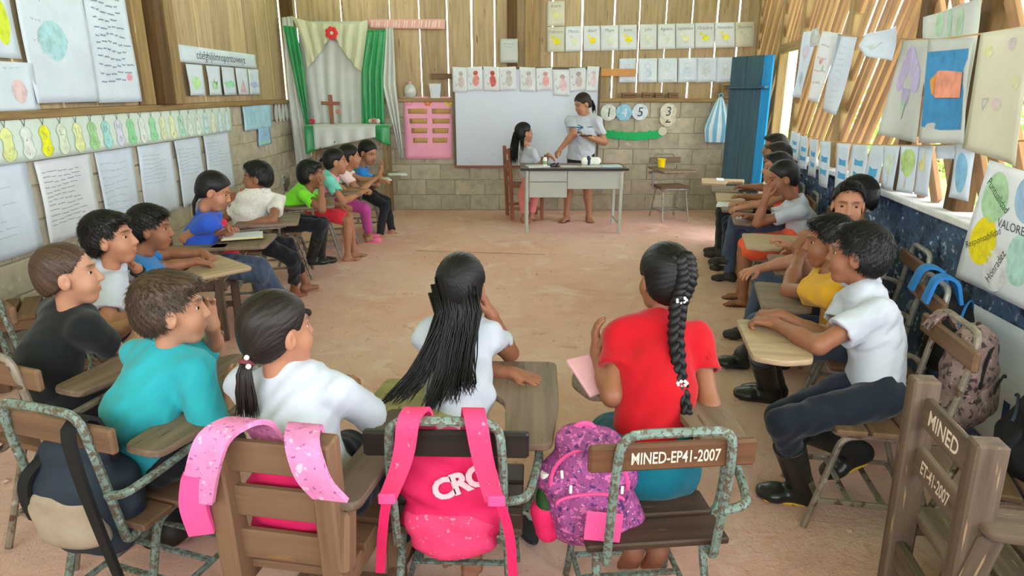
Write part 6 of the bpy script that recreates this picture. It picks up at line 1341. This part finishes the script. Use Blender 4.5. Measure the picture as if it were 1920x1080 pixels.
# jar, cup and crates on the ledge
def thing_lathe(name, p, prof, mat, label, cat, n=18, sx=1., sy=1., rz=0.):
    mb = MB(); mb.lathe(prof, (0, 0, 0), n, sx=sx, sy=sy); o = mb.build(name, mat); o.location = p; o.rotation_euler = (0, 0, rz); return tag(o, label, cat)
p = atY(769, 178, BY - .0); VZ = empty('glass_vase', (p.x, BY - .0, 1.515), label='round glass jar with a pink top on the ledge', cat='jar')
m_glass = material('clear_glass', srgb(196, 196, 190), .15, var=.15, scale=20, bump=.3, bscale=24, spec=.6)
pt(lambda m: m.lathe([(.04, 0), (.075, .03), (.09, .09), (.075, .15), (.04, .18), (.035, .17)], (0, 0, 0), 18), 'bowl', m_glass, VZ); pt(lambda m: m.lathe([(.02, .17), (.03, .19), (.012, .215)], (0, 0, 0), 10), 'top', m_pinkpap, VZ)
p = atY(817, 178, BY - .0); CP = empty('white_tub', (p.x, BY - .0, 1.515), label='square white tub on the ledge left of the whiteboard', cat='tub'); pt(lambda m: m.lathe([(.085, 0), (.11, .17), (.115, .185), (.10, .185), (.08, .02)], (0, 0, 0), 4, rot=Matrix.Rotation(PI / 4, 3, 'Z')), 'tub', m_paper, CP); pt(lambda m: m.box((0, -.086, .1), (.09, .004, .07)), 'label_patch', m_paper_cool, CP)
for i, px in enumerate((1180, 1213, 1235, 1262)):
    p = atY(px, 178, BY); CB = empty('wood_offcut', (p.x, BY - .01, 1.515), label=['widest wooden offcut on the ledge above the number one disc', 'small wooden block second along the ledge', 'wooden block on the ledge above the number five disc', 'wooden block on the ledge above the number three disc'][i], cat='block', group='wooden offcuts on the ledge')
    pt(lambda m: m.box((0, 0, .035), ((.2, .13, .1, .13)[i], .07, .07), bev=.004), 'block', m_tan, CB); pt(lambda m: m.box((0, -.037, .035), ((.16, .09, .07, .09)[i], .006, .012)), 'notch', m_post_dark, CB)
a = atY(1352, 178, BY); CRt = empty('wooden_crate', (a.x + .13, BY - .02, 1.515), label='open wooden crate frame on the ledge by the blue door', cat='crate')
for (c_, sz) in (((0, 0, .01), (.30, .14, .018)), ((0, 0, .17), (.30, .14, .018)), ((-.145, 0, .09), (.018, .14, .16)), ((.145, 0, .09), (.018, .14, .16))): pt(lambda m: m.box(c_, sz, bev=.003), 'board', m_post, CRt)
# striped plastic bag on a nail
p = atY(1350, 182, BY - .06); BG = empty('plastic_bag', (p.x, BY - .09, p.z), label='blue and white striped plastic bag hanging on the block wall', cat='bag'); bz = atY(1350, 266, BY - .06).z - p.z
def bagfn(u, v):
    a = u * 2 * PI; w = .02 + .155 * min(1, (v * 1.5)) ** .8 * (1 - .25 * max(0, v - .75) * 4 * .5); fo = 1 + .09 * math.sin(a * 9) * (1 - v * .5); return Vector((w * math.cos(a) * fo, .42 * w * math.sin(a) * fo, bz * v))
mb = MB(); N_ = 36; M_ = 16
for i in range(N_):
    for j in range(M_):
        mb.cur = (i // 2) % 2; mb.add([bagfn(i / N_, j / M_), bagfn((i + 1) / N_, j / M_), bagfn((i + 1) / N_, (j + 1) / M_), bagfn(i / N_, (j + 1) / M_)], [(0, 1, 2, 3)])
mb.cur = 0; mb.add([bagfn(i / N_, 1) for i in range(N_)], [tuple(range(N_))])
m_bagb = material('blue_plastic', srgb(110, 176, 212), .4, var=.05, bump=.3, bscale=30, spec=.5); m_bagw = material('white_plastic', srgb(216, 226, 230), .4, var=.05, bump=.3, bscale=30, spec=.5)
mb.build('bag_body', [m_bagb, m_bagw], BG, smooth=False)
for sx in (-1, 1): pt(lambda m: m.tube([(sx * .02, 0, 0), (sx * .03, -.01, .03), (0, 0, .05)], .008, 6), 'handle', m_bagb, BG)
pt(lambda m: m.tube([(0, .09, .045), (0, -.01, .05)], .004, 6), 'nail', m_rust, BG)
# ================================================================== washing lines of drawings along the right wall
RW = lambda off: (lambda px, py: atR(px, py, off))
RN = tuple(RNOR)
def hang(name, pts, mat, label, off, seed, amp=.012, cat='drawing', group='drawings hung on the upper string', nu=10, nv=14):
    f = RW(off); s = Sheet(quad(f, pts), RN, amp, seed); s.build(name, mat, label, cat, group, nu, nv); return s
def line_string(name, pts, off, label, sag=.0):
    f = RW(off); P = [f(*p) for p in pts]; mb = MB(); mb.tube([p for p in P], .004, 6); return tag(mb.build(name, m_kraft), label, 'string')
line_string('string', [(1492, 68), (1545, 62), (1640, 72), (1760, 74), (1850, 62), (1920, 50), (2020, 40)], .22, 'upper string stretched along the lattice window')
line_string('string', [(1496, 246), (1540, 264), (1640, 272), (1740, 273), (1830, 268), (1960, 262)], .12, 'lower string of flags above the dark blue dado')
s = hang('hanging_drawing', [(1510, 60), (1540, 56), (1505, 184), (1488, 182)], m_paper_cool, 'first hanging sheet by the door with coloured marks', .22, 1); s.blob(oval(.5, .7, .25, .1, rag=.2), ink(206, 190, 214)); s.blob(oval(.5, .3, .25, .1, rag=.2), ink(170, 196, 226))
s = hang('hanging_drawing', [(1546, 58), (1576, 62), (1540, 196), (1514, 186)], m_paper, 'second hanging sheet with small pink and green marks', .22, 2); s.scribble(.2, .8, .9, .2, 4, ink(206, 180, 190), 3, .02); s.blob(oval(.4, .6, .08, .05), ink(230, 150, 150)); s.blob(oval(.6, .5, .08, .05), ink(160, 206, 150))
s = hang('hanging_drawing', [(1572, 62), (1612, 70), (1572, 216), (1546, 206)], m_paper_cool, 'third hanging sheet, plain white, beside the grey post', .20, 3); s.scribble(.3, .7, .9, .1, 10, ink(214, 206, 212), 5, .01)
s = hang('paper_disc', [(1526, 55), (1541, 50), (1539, 84), (1524, 88)], m_paper_grey, 'small pale disc clipped to the upper string', .23, 4, cat='disc'); s.lines([oval(.5, .5, .4, .4) + [(.9, .5)]], grey, .03, 'outline')
s = hang('crumpled_sheet', [(1626, 66), (1702, 48), (1682, 114), (1622, 100)], m_paper_cool, 'crumpled white sheet folded over the upper string', .25, 5, .03, 'paper'); s.blob([(.3, .4), (.6, .6), (.5, .25)], ink(196, 202, 208))
s = hang('hanging_drawing', [(1740, 32), (1842, -4), (1818, 262), (1738, 250)], m_paper_grey, 'large sheet of green leaves hanging behind the others', .10, 6)
for (u, v, rx, ry) in ((.3, .9, .07, .1), (.5, .88, .05, .12), (.72, .86, .06, .11), (.8, .55, .1, .06), (.82, .33, .1, .06)): s.blob(oval(u, v, rx, ry, 12), ink(150, 186, 150))
s = hang('hanging_drawing', [(1692, 76), (1752, 74), (1722, 268), (1652, 252)], m_paper_grey, 'hanging sheet with a purple artichoke flower', .24, 7)
for k in range(11): a = PI * (k / 10) ; s.blob(oval(.52 + .26 * math.cos(a), .60 + .16 * math.sin(a) * (1.4 if 3 < k < 7 else 1), .13, .12, 12), ink(176, 160, 206))
s.blob([(.36, .52), (.68, .52), (.62, .36), (.42, .36)], ink(168, 150, 200)); s.blob([(.44, .4), (.58, .4), (.52, .18)], ink(156, 196, 160), off=.004)
s = hang('hanging_drawing', [(1752, 74), (1832, 70), (1808, 270), (1732, 268)], m_paper_grey, 'hanging sheet with an orange fish shape on blue', .25, 8)
s.blob([(.02, .88), (.94, .9), (.94, .42), (.92, .14), (.5, .13), (.05, .16)], ink(62, 136, 186), off=.003); s.blob([(.1, .56), (.32, .70), (.5, .70), (.9, .68), (.88, .44), (.3, .44)], ink(230, 130, 96), off=.006); s.blob([(.02, .56), (.3, .68), (.26, .46)], ink(222, 150, 70), off=.007)
s = hang('hanging_drawing', [(1852, 62), (1960, 44), (1912, 312), (1810, 278)], m_paper_warm, 'long cream sheet with faint shapes near the right edge', .22, 9)
for (u, v, c_) in ((.6, .88, (206, 186, 186)), (.2, .84, (212, 208, 140)), (.5, .42, (204, 176, 176)), (.8, .6, (206, 204, 150))): s.blob(oval(u, v, .08, .05, rag=.1), ink(*c_))
s.lines([[(.25, .45), (.36, .46), (.28, .36), (.25, .45)]], grey, .012)
fl = [((1484, 246), (1502, 250), (1496, 300), (1480, 296), 1), ((1502, 254), (1517, 258), (1512, 318), (1498, 314), 1), ((1520, 260), (1537, 262), (1531, 334), (1516, 328), 1), ((1540, 264), (1560, 266), (1552, 353), (1535, 346), 1),
      ((1572, 268), (1597, 270), (1588, 362), (1566, 354), 1), ((1600, 271), (1630, 272), (1622, 360), (1592, 352), 1), ((1634, 272), (1662, 273), (1636, 400), (1612, 392), 1), ((1660, 273), (1692, 274), (1676, 358), (1652, 352), 2), ((1692, 274), (1728, 274), (1712, 364), (1682, 358), 3), ((1724, 273), (1752, 273), (1744, 370), (1716, 364), 4), ((1760, 273), (1796, 272), (1792, 298), (1758, 298), 0), ((1794, 271), (1832, 269), (1820, 378), (1780, 370), 5)]
wd = ['first from the door', 'second from the door', 'third from the door', 'fourth from the door', 'fifth, right of the grey post', 'sixth, brightest blue', 'seventh, hanging lowest']
for i, (a, b, c_, d, k) in enumerate(fl):
    lab = {1: 'white paper flag with two blue squares, ' + (wd[i] if i < 7 else ''), 2: 'narrow pale green drawing on the lower string', 3: 'drawing of a leafy green tree on the lower string', 4: 'drawing with a yellow shape on the lower string', 0: 'short blank sheet on the lower string', 5: 'sheet with a tall light blue oval on the lower string'}[k]
    s = hang('paper_flag', [a, b, c_, d], m_paper_cool, lab, .13, 30 + i, .006, 'flag' if k == 1 else 'drawing', 'sheets on the lower string', 6, 10)
    if k == 1:
        for v in (.60, .32): s.blob([(.26, v - .06), (.76, v - .07), (.80, v + .06), (.50, v + .05), (.24, v + .09)], ink(84, 168, 216))
    elif k == 2: s.blob(oval(.5, .6, .25, .25, rag=.2), ink(200, 218, 196)); s.blob([(.45, .1), (.55, .1), (.52, .4), (.48, .4)], ink(206, 196, 206))
    elif k == 3: s.blob(oval(.5, .66, .38, .28, rag=.2), ink(172, 206, 110)); s.blob([(.45, .08), (.58, .08), (.54, .42), (.48, .42)], ink(206, 190, 200), off=.001)
    elif k == 4: s.blob(oval(.4, .6, .22, .12, rag=.3), ink(228, 212, 120)); s.blob([(.4, .6), (.6, .98), (.66, .6)], ink(226, 220, 130))
    elif k == 5: s.blob(oval(.5, .48, .34, .36), ink(110, 180, 224))
# values poster and lettered banner low on the right wall
vp = Sheet(quad(RW(.085), [(1858, 300), (2010, 345), (1996, 610), (1797, 520)]), RN, .010, 50); vp.build('values_poster', m_paper, 'white values poster with green and yellow ovals reading Puntualidad and Responsabilidad', 'poster', nu=16, nv=16)
vp.blob(oval(.22, .74, .17, .20), ink(160, 204, 150)); vp.blob(oval(.20, .38, .15, .20), ink(236, 214, 20)); vp.blob(oval(.40, .20, .13, .18), ink(222, 216, 214)); vp.blob(oval(.62, .34, .13, .2), ink(168, 214, 200)); vp.blob(oval(.62, .8, .15, .18), ink(140, 180, 220))
vp.text('Puntualidad', .24, .76, .055, ink(50, 90, 60), ang=-.5, sx=.85); vp.text('Responsabilidad', .20, .40, .045, ink(90, 90, 30), ang=.55, sx=.8); vp.text('Honradez', .40, .22, .05, ink(60, 60, 60), ang=1.15, sx=.85); vp.text('VALORES', .50, .56, .055, dark, sx=.9, shear=0)
lb = Sheet([RP(3.02, .66, .03), RP(1.0, .72, .03), RP(1.0, .12, .03), RP(2.92, .14, .03)], RN, .008, 52); lb.build('lettered_banner', m_paper, 'white banner with blue serif lettering low at the right edge', 'banner', nu=30, nv=10)
lb.text('I', .235, .28, .16, ink(46, 60, 110), shear=0, sx=1.2, bold=.012)
# ================================================================== bags
def bag_mat(name, c, **k): return material(name, c, .7, var=k.pop('var', .06), scale=k.pop('scale', 12), bump=.3, bscale=60, bdist=.003, spec=.3, **k)
m_hot = bag_mat('hot_pink_cloth', srgb(226, 36, 96)); m_hot2 = bag_mat('printed_pink_cloth', srgb(232, 62, 112), spots=(srgb(244, 140, 160), 60, .64)); m_pinkb = bag_mat('pink_cloth', srgb(236, 84, 148))
m_floral = bag_mat('purple_floral_cloth', srgb(150, 72, 130), var=.2, scale=24, spots=[(srgb(206, 104, 160), 75, .55), (srgb(80, 46, 104), 60, .58), (srgb(222, 176, 206), 120, .66)])
m_floral2 = bag_mat('pink_line_print', srgb(222, 130, 178), var=.1, scale=20, spots=[(srgb(150, 80, 140), 90, .62), (srgb(240, 176, 196), 50, .62)])
m_navyb = bag_mat('navy_cloth', srgb(42, 52, 66)); m_blackb = bag_mat('black_cloth', srgb(26, 26, 29)); m_tanb = bag_mat('beige_cloth', srgb(168, 150, 132)); m_blueb = bag_mat('blue_bag_cloth', srgb(40, 124, 196))
m_camo = bag_mat('pinkish_camo_cloth', srgb(140, 116, 110), var=.2, scale=14, spots=[(srgb(70, 56, 56), 45, .55), (srgb(190, 146, 138), 60, .62)]); m_greyb = bag_mat('grey_bag_cloth', srgb(110, 116, 124)); m_redb = bag_mat('red_bag_cloth', srgb(214, 40, 66))
def backpack(name, c, fwd, size, mats, label, q=.006, up=(0, 0, 1), pocket=True, zips=True, cat='backpack'):
    """rounded pack at c, its outer face towards fwd; size = (w, depth, h)"""
    c = np.array(tuple(c)); fwd = unit(fwd); up = unit(np.array(up, float) - fwd * (np.array(up, float) @ fwd)); x = np.cross(-fwd, up); R = np.stack([x, -fwd, up], 1); w, d, h = size; base = np.array([c[0], c[1], 0.])
    root = empty(name, tuple(base), label=label, cat=cat); P = lambda a, b, e: c + R @ np.array([a, b, e])
    v = Vol(c - max(size), c + max(size), q)
    for i, (e0, e1, s0, s1) in enumerate(((-.34, .05, 1.0, 1.0), (.05, .36, 1.0, .78))): v.ecap(P(0, 0, h * e0), P(0, 0, h * e1), (w / 2 * s0, d / 2 * s0), (w / 2 * s1, d / 2 * s1), x, .03)
    v.ell(P(0, 0, -.30 * h), [w * .5, d * .52, h * .2], R, .03); v.wrinkle(.006, 40, int(w * 1e4) % 99)
    def ch(nm, vol, mat, par=None): Vv, Ff = vol.mesh(); return link(nm, npmesh(nm, Vv - base, Ff, mat, gr=Vv), par or root)
    body = ch('pack_body', v, mats[0])
    if pocket:
        v = Vol(c - max(size), c + max(size), q); v.ecap(P(0, -d * .42, -h * .30), P(0, -d * .40, h * .02), (w * .37, d * .22), (w * .33, d * .18), x, 0); v.wrinkle(.005, 45, 5); ch('front_pocket', v, mats[1])
    if zips:
        mb = MB(); mb.tube([P(w * .40 * math.cos(t), -d * .36, h * (.06 + .32 * math.sin(t))) - base for t in np.linspace(-.2, PI + .2, 22)], .006, 6); mb.build('zip', mats[2], root)
        if pocket: mb = MB(); mb.tube([P(w * .34 * math.cos(t), -d * .60 - .0, h * (-.04 + .07 * math.sin(t))) - base for t in np.linspace(0, PI, 16)], .005, 6); mb.build('zip', mats[2], root)
    mb = MB(); mb.tube([P(w * .12 * math.cos(t), .0, h * (.46 + .09 * math.sin(t))) - base for t in np.linspace(0, PI, 12)], .009, 6); mb.build('handle', mats[2], root)
    return root, P, base
def strap(root, base, pts, wdir, w, mat, name='strap', thick=.008, n=24, w1=None):
    P = [Vector(tuple(p)) - Vector(tuple(base)) for p in pts]; P = arc_path(P, .06, 4); wd_ = Vector(wdir).normalized(); L = [0]
    for i in range(1, len(P)): L.append(L[-1] + (P[i] - P[i - 1]).length)
    def at(t):
        s_ = t * L[-1]
        for i in range(1, len(P)):
            if L[i] >= s_ - 1e-9: q = (s_ - L[i - 1]) / max(1e-9, L[i] - L[i - 1]); return P[i - 1].lerp(P[i], q)
        return P[-1]
    mb = MB(); mb.grid(lambda u, v: at(u) + wd_ * (v - .5) * (w + ((w1 or w) - w) * u), n, 4, thick); return mb.build(name, mat, root, smooth=True)
def chair_pt(key, p): o = CH[key]; a = o.rotation_euler.z; return Vector((o.location.x + p[0] * math.cos(a) - p[1] * math.sin(a), o.location.y + p[0] * math.sin(a) + p[1] * math.cos(a), p[2]))
def chair_dir(key, p): return chair_pt(key, p) - chair_pt(key, (0, 0, 0))
# hot pink backpack in the chair frame
cp = lambda *p: chair_pt('pink', p)
r_, P_, b_ = backpack('backpack', cp(0, -.155, .545), chair_dir('pink', (0, -1, 0)), (.27, .10, .34), (m_hot, m_hot, m_pinkb), 'hot pink backpack lettered CRO, strapped over the chair of the long haired girl', q=.006, pocket=False, zips=False)
v = Vol(np.array(tuple(cp(0, -.16, .42))) - .2, np.array(tuple(cp(0, -.16, .42))) + .2, .006); v.ecap(cp(0, -.17, .395), cp(0, -.17, .455), (.125, .06), (.135, .052), chair_dir('pink', (1, 0, 0)), 0); v.wrinkle(.004, 50, 3); Vv, Ff = v.mesh(); link('bottom_panel', npmesh('bottom_panel', Vv - b_, Ff, m_hot2, gr=Vv), r_)
for sx in (-1, 1):
    strap(r_, b_, [cp(sx * .06, -.16, .72), cp(sx * .07, -.215, .835), cp(sx * .085, -.285, .835), cp(sx * .10, -.285, .72), cp(sx * (.15 if sx < 0 else .13), -.285, .60)], chair_dir('pink', (1, .0, 0)), .062, m_hot2, 'shoulder_strap', .012, w1=.05)
    strap(r_, b_, [cp(sx * (.15 if sx < 0 else .14), -.285, .61), cp(sx * .17, -.28, .50), cp(sx * .185, -.275, .36 if sx < 0 else .22)], chair_dir('pink', (1, 0, 0)), .026, m_hot, 'strap_end', .005)
    mb = MB(); o_ = cp(sx * (.15 if sx < 0 else .135), -.292, .605) - Vector(tuple(b_)); mb.box(o_, (.045, .012, .03), bev=.003); mb.build('buckle', m_pinkb, r_)
me = text_mesh('CRO', .085, .1, .85, .004); me.materials.clear(); me.materials.append(flat('print_pale', srgb(250, 196, 206), .7)); o = link('lettering', me, r_); o.matrix_local = frame(cp(.035, -.218, .605) - Vector(tuple(b_)), Vector((1, -.0, .42)), (0, 0, 1))
# purple floral backpack with bottle
c_ = atY(1105, 905, 1.66)
r_, P_, b_ = backpack('backpack', c_, (-.1, -1, .12), (.27, .15, .33), (m_floral, m_floral, m_pinkb), 'purple and pink floral backpack leaning at the MINED-EP41 chair', q=.006, up=(-.12, 0, 1))
mb = MB(); mb.box((0, 0, 0), (.10, .006, .085), bev=.002); o = mb.build('pink_patch', m_pinkb, r_); o.matrix_local = frame(Vector(tuple(P_(.03, -.132, -.065) - b_)), (1, 0, -.1), (0, -1, .1))
for (a, e, tl) in ((-.07, .075, .1), (-.05, .03, .0), (.09, .02, 0)):
    mb = MB(); mb.box((0, 0, 0), (.008, .005, .026), bev=.002); o = mb.build('zip_pull', m_bead, r_); o.matrix_local = frame(Vector(tuple(P_(a, -.095, e) - b_)), (1, 0, tl), (0, -1, 0))
v = Vol(np.array(P_(-.15, 0, -.1)) - .12, np.array(P_(-.15, 0, -.1)) + .12, .005); v.cap(P_(-.135, -.01, -.135), P_(-.14, -.01, -.075), .036, .040, 0); Vv, Ff = v.mesh(); link('bottle_pocket', npmesh('bottle_pocket', Vv - b_, Ff, m_hot, gr=Vv), r_)
bp = P_(-.14, -.01, -.11); BT = empty('soda_bottle', tuple(bp), label='green soda bottle in the side pocket of the purple backpack', cat='bottle'); m_gb = material('green_bottle', srgb(24, 74, 40), .12, var=.1, bump=0, spec=.7)
pt(lambda m: m.lathe([(.026, 0), (.028, .05), (.028, .09), (.018, .125), (.011, .14), (.011, .15)], (0, 0, 0), 16), 'bottle_body', m_gb, BT); pt(lambda m: m.lathe([(.016, .14), (.016, .165), (.014, .168)], (0, 0, 0), 14), 'cap', m_bead, BT)
# navy and beige bag in the turquoise boy's chair
cc = lambda *p: chair_pt('cyan', p)
r_, P_, b_ = backpack('backpack', cc(-.02, -.16, .50), chair_dir('cyan', (.1, -1, 0)), (.32, .19, .32), (m_navyb, m_tanb, m_blackb), 'navy backpack with a beige panel hung in the chair of the boy in turquoise', q=.007, zips=False)
strap(r_, b_, [cc(.10, -.16, .62), cc(.11, -.20, .79), cc(.12, -.285, .79), cc(.13, -.285, .66), cc(.15, -.27, .45), cc(.16, -.25, .28)], chair_dir('cyan', (1, 0, 0)), .05, m_blackb, 'shoulder_strap', .012, w1=.03)
strap(r_, b_, [cc(-.10, -.20, .62), cc(-.13, -.255, .57), cc(-.135, -.262, .50), cc(-.13, -.25, .43)], chair_dir('cyan', (1, 0, 0)), .04, m_blackb, 'shoulder_strap', .012)
# pink bag in the wooden chair
cw = lambda *p: chair_pt('pony', p)
r_, P_, b_ = backpack('backpack', cw(0, -.135, .565), chair_dir('pony', (0, -1, 0)), (.26, .09, .36), (m_hot, m_pinkb, m_floral2), 'pink backpack hung behind the slats of the tan wooden chair', q=.006, zips=False, pocket=False)
for sx in (-1, 1): strap(r_, b_, [cw(sx * .05, -.12, .72), cw(sx * .07, -.17, .848), cw(sx * .11, -.275, .848), cw(sx * .14, -.29, .76), cw(sx * .175, -.28, .66 if sx < 0 else .71)], chair_dir('pony', (1, 0, 0)), .085, m_floral2, 'shoulder_strap', .014)
strap(r_, b_, [cw(-.165, -.285, .74), cw(-.19, -.28, .66), cw(-.19, -.26, .56)], chair_dir('pony', (1, .4, 0)), .06, m_pinkb, 'side_pocket', .03)
mb = MB(); mb.box((0, 0, 0), (.07, .004, .05), bev=.001); o = mb.build('logo_patch', m_pinkb, r_); o.matrix_local = frame(cw(.03, -.184, .60) - Vector(tuple(b_)), chair_dir('pony', (1, 0, 0)), (0, 1, 0))
# camo, blue, black, grey and red bags on the right and left
r_, P_, b_ = backpack('backpack', chair_pt('wpolo', (0.02, -.33, .60)), chair_dir('wpolo', (-.7, -1, 0)), (.30, .17, .36), (m_camo, m_camo, m_blackb), 'pinkish camouflage backpack on the chair of the boy in boots', q=.007)
strap(r_, b_, [chair_pt('wpolo', (.10, -.30, .75)), chair_pt('wpolo', (.11, -.25, .83)), chair_pt('wpolo', (.12, -.20, .74))], chair_dir('wpolo', (1, 0, 0)), .05, m_camo, 'shoulder_strap', .012)
r_, P_, b_ = backpack('backpack', chair_pt('must', (.0, -.34, .60)), chair_dir('must', (-.6, -1, 0)), (.28, .15, .36), (m_blackb, m_blueb, m_blueb), 'blue and black backpack on the chair of the boy in mustard', q=.008)
for sx in (-1, 1): strap(r_, b_, [chair_pt('must', (sx * .08, -.33, .74)), chair_pt('must', (sx * .08, -.30, .85)), chair_pt('must', (sx * .09, -.22, .86)), chair_pt('must', (sx * .10, -.19, .74))], chair_dir('must', (1, 0, 0)), .06, m_blueb, 'shoulder_strap', .014)
r_, P_, b_ = backpack('backpack', chair_pt('wallr', (.02, -.06, .60)), chair_dir('wallr', (.3, 1, .3)), (.34, .2, .34), (m_blackb, m_blackb, m_navyb), 'black backpack lying on the empty brown chair', q=.008)
r_, P_, b_ = backpack('backpack', chair_pt('wgirl', (-.12, -.23, .62)), chair_dir('wgirl', (-1, -.3, 0)), (.20, .12, .30), (m_greyb, m_blackb, m_blackb), 'grey and black backpack behind the girl with the bun', q=.009)
r_, P_, b_ = backpack('backpack', chair_pt('bluegirl', (.02, -.13, .60)), chair_dir('bluegirl', (1, .4, 0)), (.26, .13, .34), (m_redb, m_redb, m_pinkb), 'red backpack between the girl in royal blue and the boy behind her', q=.009); r_.location.x += .22; r_.location.y += .22
for k in range(2):
    for sx in (-1, 1):
        pass
RB_ = empty('red_strap_bag', tuple(chair_pt('green', (0, -.27, 0))), math.radians(-75), 'red straps crossed over the chair behind the lime green boy', 'bag')
for sx in (-1, 1): pt(lambda m: m.bar((sx * .16, -.01, .82), (-sx * .06, -.012, .55), .035, .008, up=(0, 1, 0)), 'strap', m_redb, RB_)
pt(lambda m: m.bar((-.2, -.012, .72), (.2, -.012, .74), .03, .008, up=(0, 1, 0)), 'strap', m_redb, RB_)
# ================================================================== things on desks and floor
p = atZ(1240, 313, .672); thing_lathe('plastic_cup', (p.x, p.y, .662), [(.04, 0), (.05, .10), (.055, .115), (.05, .115), (.038, .012)], flat('yellow_plastic', srgb(250, 214, 10), .4), 'bright yellow plastic cup on the empty chair desk', 'cup')
def book(name, c, w, h, rz, mat, label, t=.012, cat='book', tilt=0., pages=True, group=None):
    root = empty(name, c, math.radians(rz), label, cat, group); root.rotation_euler.x = tilt
    pt(lambda m: m.box((0, 0, t * .5), (w, h, t), bev=.002), 'cover', mat, root)
    if pages: pt(lambda m: m.box((.003, 0, t + .002), (w * .95, h * .94, .004), bev=.001), 'page', m_paper, root)
    return root
DZ = .757
book('magazine', (.30, 7.78, DZ), .26, .20, 12, m_paper, 'open white workbook at the left end of the teacher desk'); book('magazine', (.93, 7.80, DZ), .24, .18, -8, m_paper_warm, 'papers under the white purse on the teacher desk'); book('magazine', (1.16, 7.80, DZ), .24, .18, 5, flat('light_blue_cover', srgb(150, 196, 214), .5), 'light blue magazine at the right end of the teacher desk'); book('paper_sheet', (.70, 7.82, DZ), .26, .18, 3, m_paper, 'loose white sheet in the middle of the teacher desk', t=.003, cat='paper', pages=False)
BT = empty('glue_bottle', (.385, 7.76, DZ), label='small white glue bottle on the teacher desk', cat='bottle'); pt(lambda m: m.lathe([(.024, 0), (.026, .09), (.018, .11), (.01, .115)], (0, 0, 0), 14), 'bottle_body', m_bead, BT); pt(lambda m: m.lathe([(.027, .03), (.027, .07)], (0, 0, 0), 14), 'wrap', flat('green_wrap', srgb(130, 160, 120), .6), BT); pt(lambda m: m.lathe([(.011, .113), (.008, .14), (.003, .145)], (0, 0, 0), 10), 'nozzle', m_ink, BT)
for i, (x, lab) in enumerate(((.475, 'dark stapler on the teacher desk beside the glue'), (.53, 'small dark hole punch on the teacher desk'))):
    BT = empty('stapler', (x, 7.78, DZ), math.radians(20 + 40 * i), lab, 'stapler'); pt(lambda m: m.box((0, 0, .006), (.07, .03, .012), bev=.003), 'base', m_ink, BT); pt(lambda m: m.bar((-.03, 0, .018), (.035, 0, .04), .022, .014), 'lever', m_rubber, BT)
BT = empty('purse', (.93, 7.83, DZ + .012), math.radians(4), 'white rounded purse with a dark band on the teacher desk', 'purse'); v = Vol((-.16, -.07, -.01), (.16, .07, .13), .006); v.ecap((-.075, 0, .05), (.075, 0, .05), (.042, .046), (.042, .046), (0, 1, 0), 0); Vv, Ff = v.mesh(); link('purse_body', npmesh('purse_body', Vv, Ff, m_bead, gr=Vv), BT); pt(lambda m: m.box((-.03, 0, .055), (.07, .108, .11), bev=.035), 'band', flat('dark_blue_band', srgb(52, 62, 82), .6), BT)
w = atY(1098, 256, 8.14); PH = empty('phone', (w.x, w.y, w.z), math.radians(10), 'dark phone held by the teacher', 'phone'); pt(lambda m: m.box((0, 0, .01), (.15, .075, .01), bev=.004), 'case', m_ink, PH); pt(lambda m: m.box((0, 0, .016), (.14, .068, .002), bev=.001), 'screen', m_rubber, PH)
book('open_book', tuple(atZ(455, 444, .668)), .26, .19, 20, flat('aged_page', srgb(214, 196, 140), .8), 'yellowed open book in front of the girl in royal blue', t=.01)
book('notebook', tuple(atZ(1402, 409, .664)), .24, .18, 70, flat('purple_cover', srgb(150, 132, 196), .5), 'purple covered notebook on the desk of the girl with the bun'); book('notebook', tuple(atZ(1362, 385, .664)), .22, .16, 70, m_paper, 'white notebook on the desk fourth from the door', pages=False)
book('notebook', tuple(atZ(712, 338, .664)), .24, .18, 20, m_paper, 'open white notebook on the desk of the girl in pale pink'); book('notebook', tuple(atZ(745, 328, .664)), .22, .17, 15, m_paper, 'white notebook on the desk of the girl in bright blue')
book('pink_folder', tuple(atZ(1128, 700, .70)), .20, .16, 30, flat('pale_pink_cover', srgb(226, 168, 176), .6), 'pale pink folder held at the desk of the girl in red', tilt=.5, pages=False); book('tablet_paper', tuple(atZ(1350, 338, .664)), .22, .08, 75, m_paper, 'paper at the desk nearest the blue door', pages=False)
for i, (px, py, a, lab) in enumerate(((985, 985, 20, 'grey sandal lying beside the pink chair'), (1012, 968, 50, 'grey sandal nearer the purple backpack'))):
    p = atZ(px, py, .02); SD = empty('sandal', (p.x, p.y, .004), math.radians(a), lab, 'sandal', 'loose sandals on the floor'); pt(lambda m: m.prism(oval(0, 0, .036, .105, 18), 0, .02, bev=.004), 'sole', m_ink, SD); pt(lambda m: m.tube([(-.034, .02, .015), (-.02, .03, .04), (0, .04, .05), (.02, .03, .04), (.034, .02, .015)], .008, 6), 'strap', m_paper_grey, SD)
mb = MB(); mb.bar(atZ(780, 470, .004), atZ(1022, 477, .004), .009, .005); tag(mb.build('floor_stick', m_tab_light), 'thin straight stick lying on the dirt floor', 'stick')
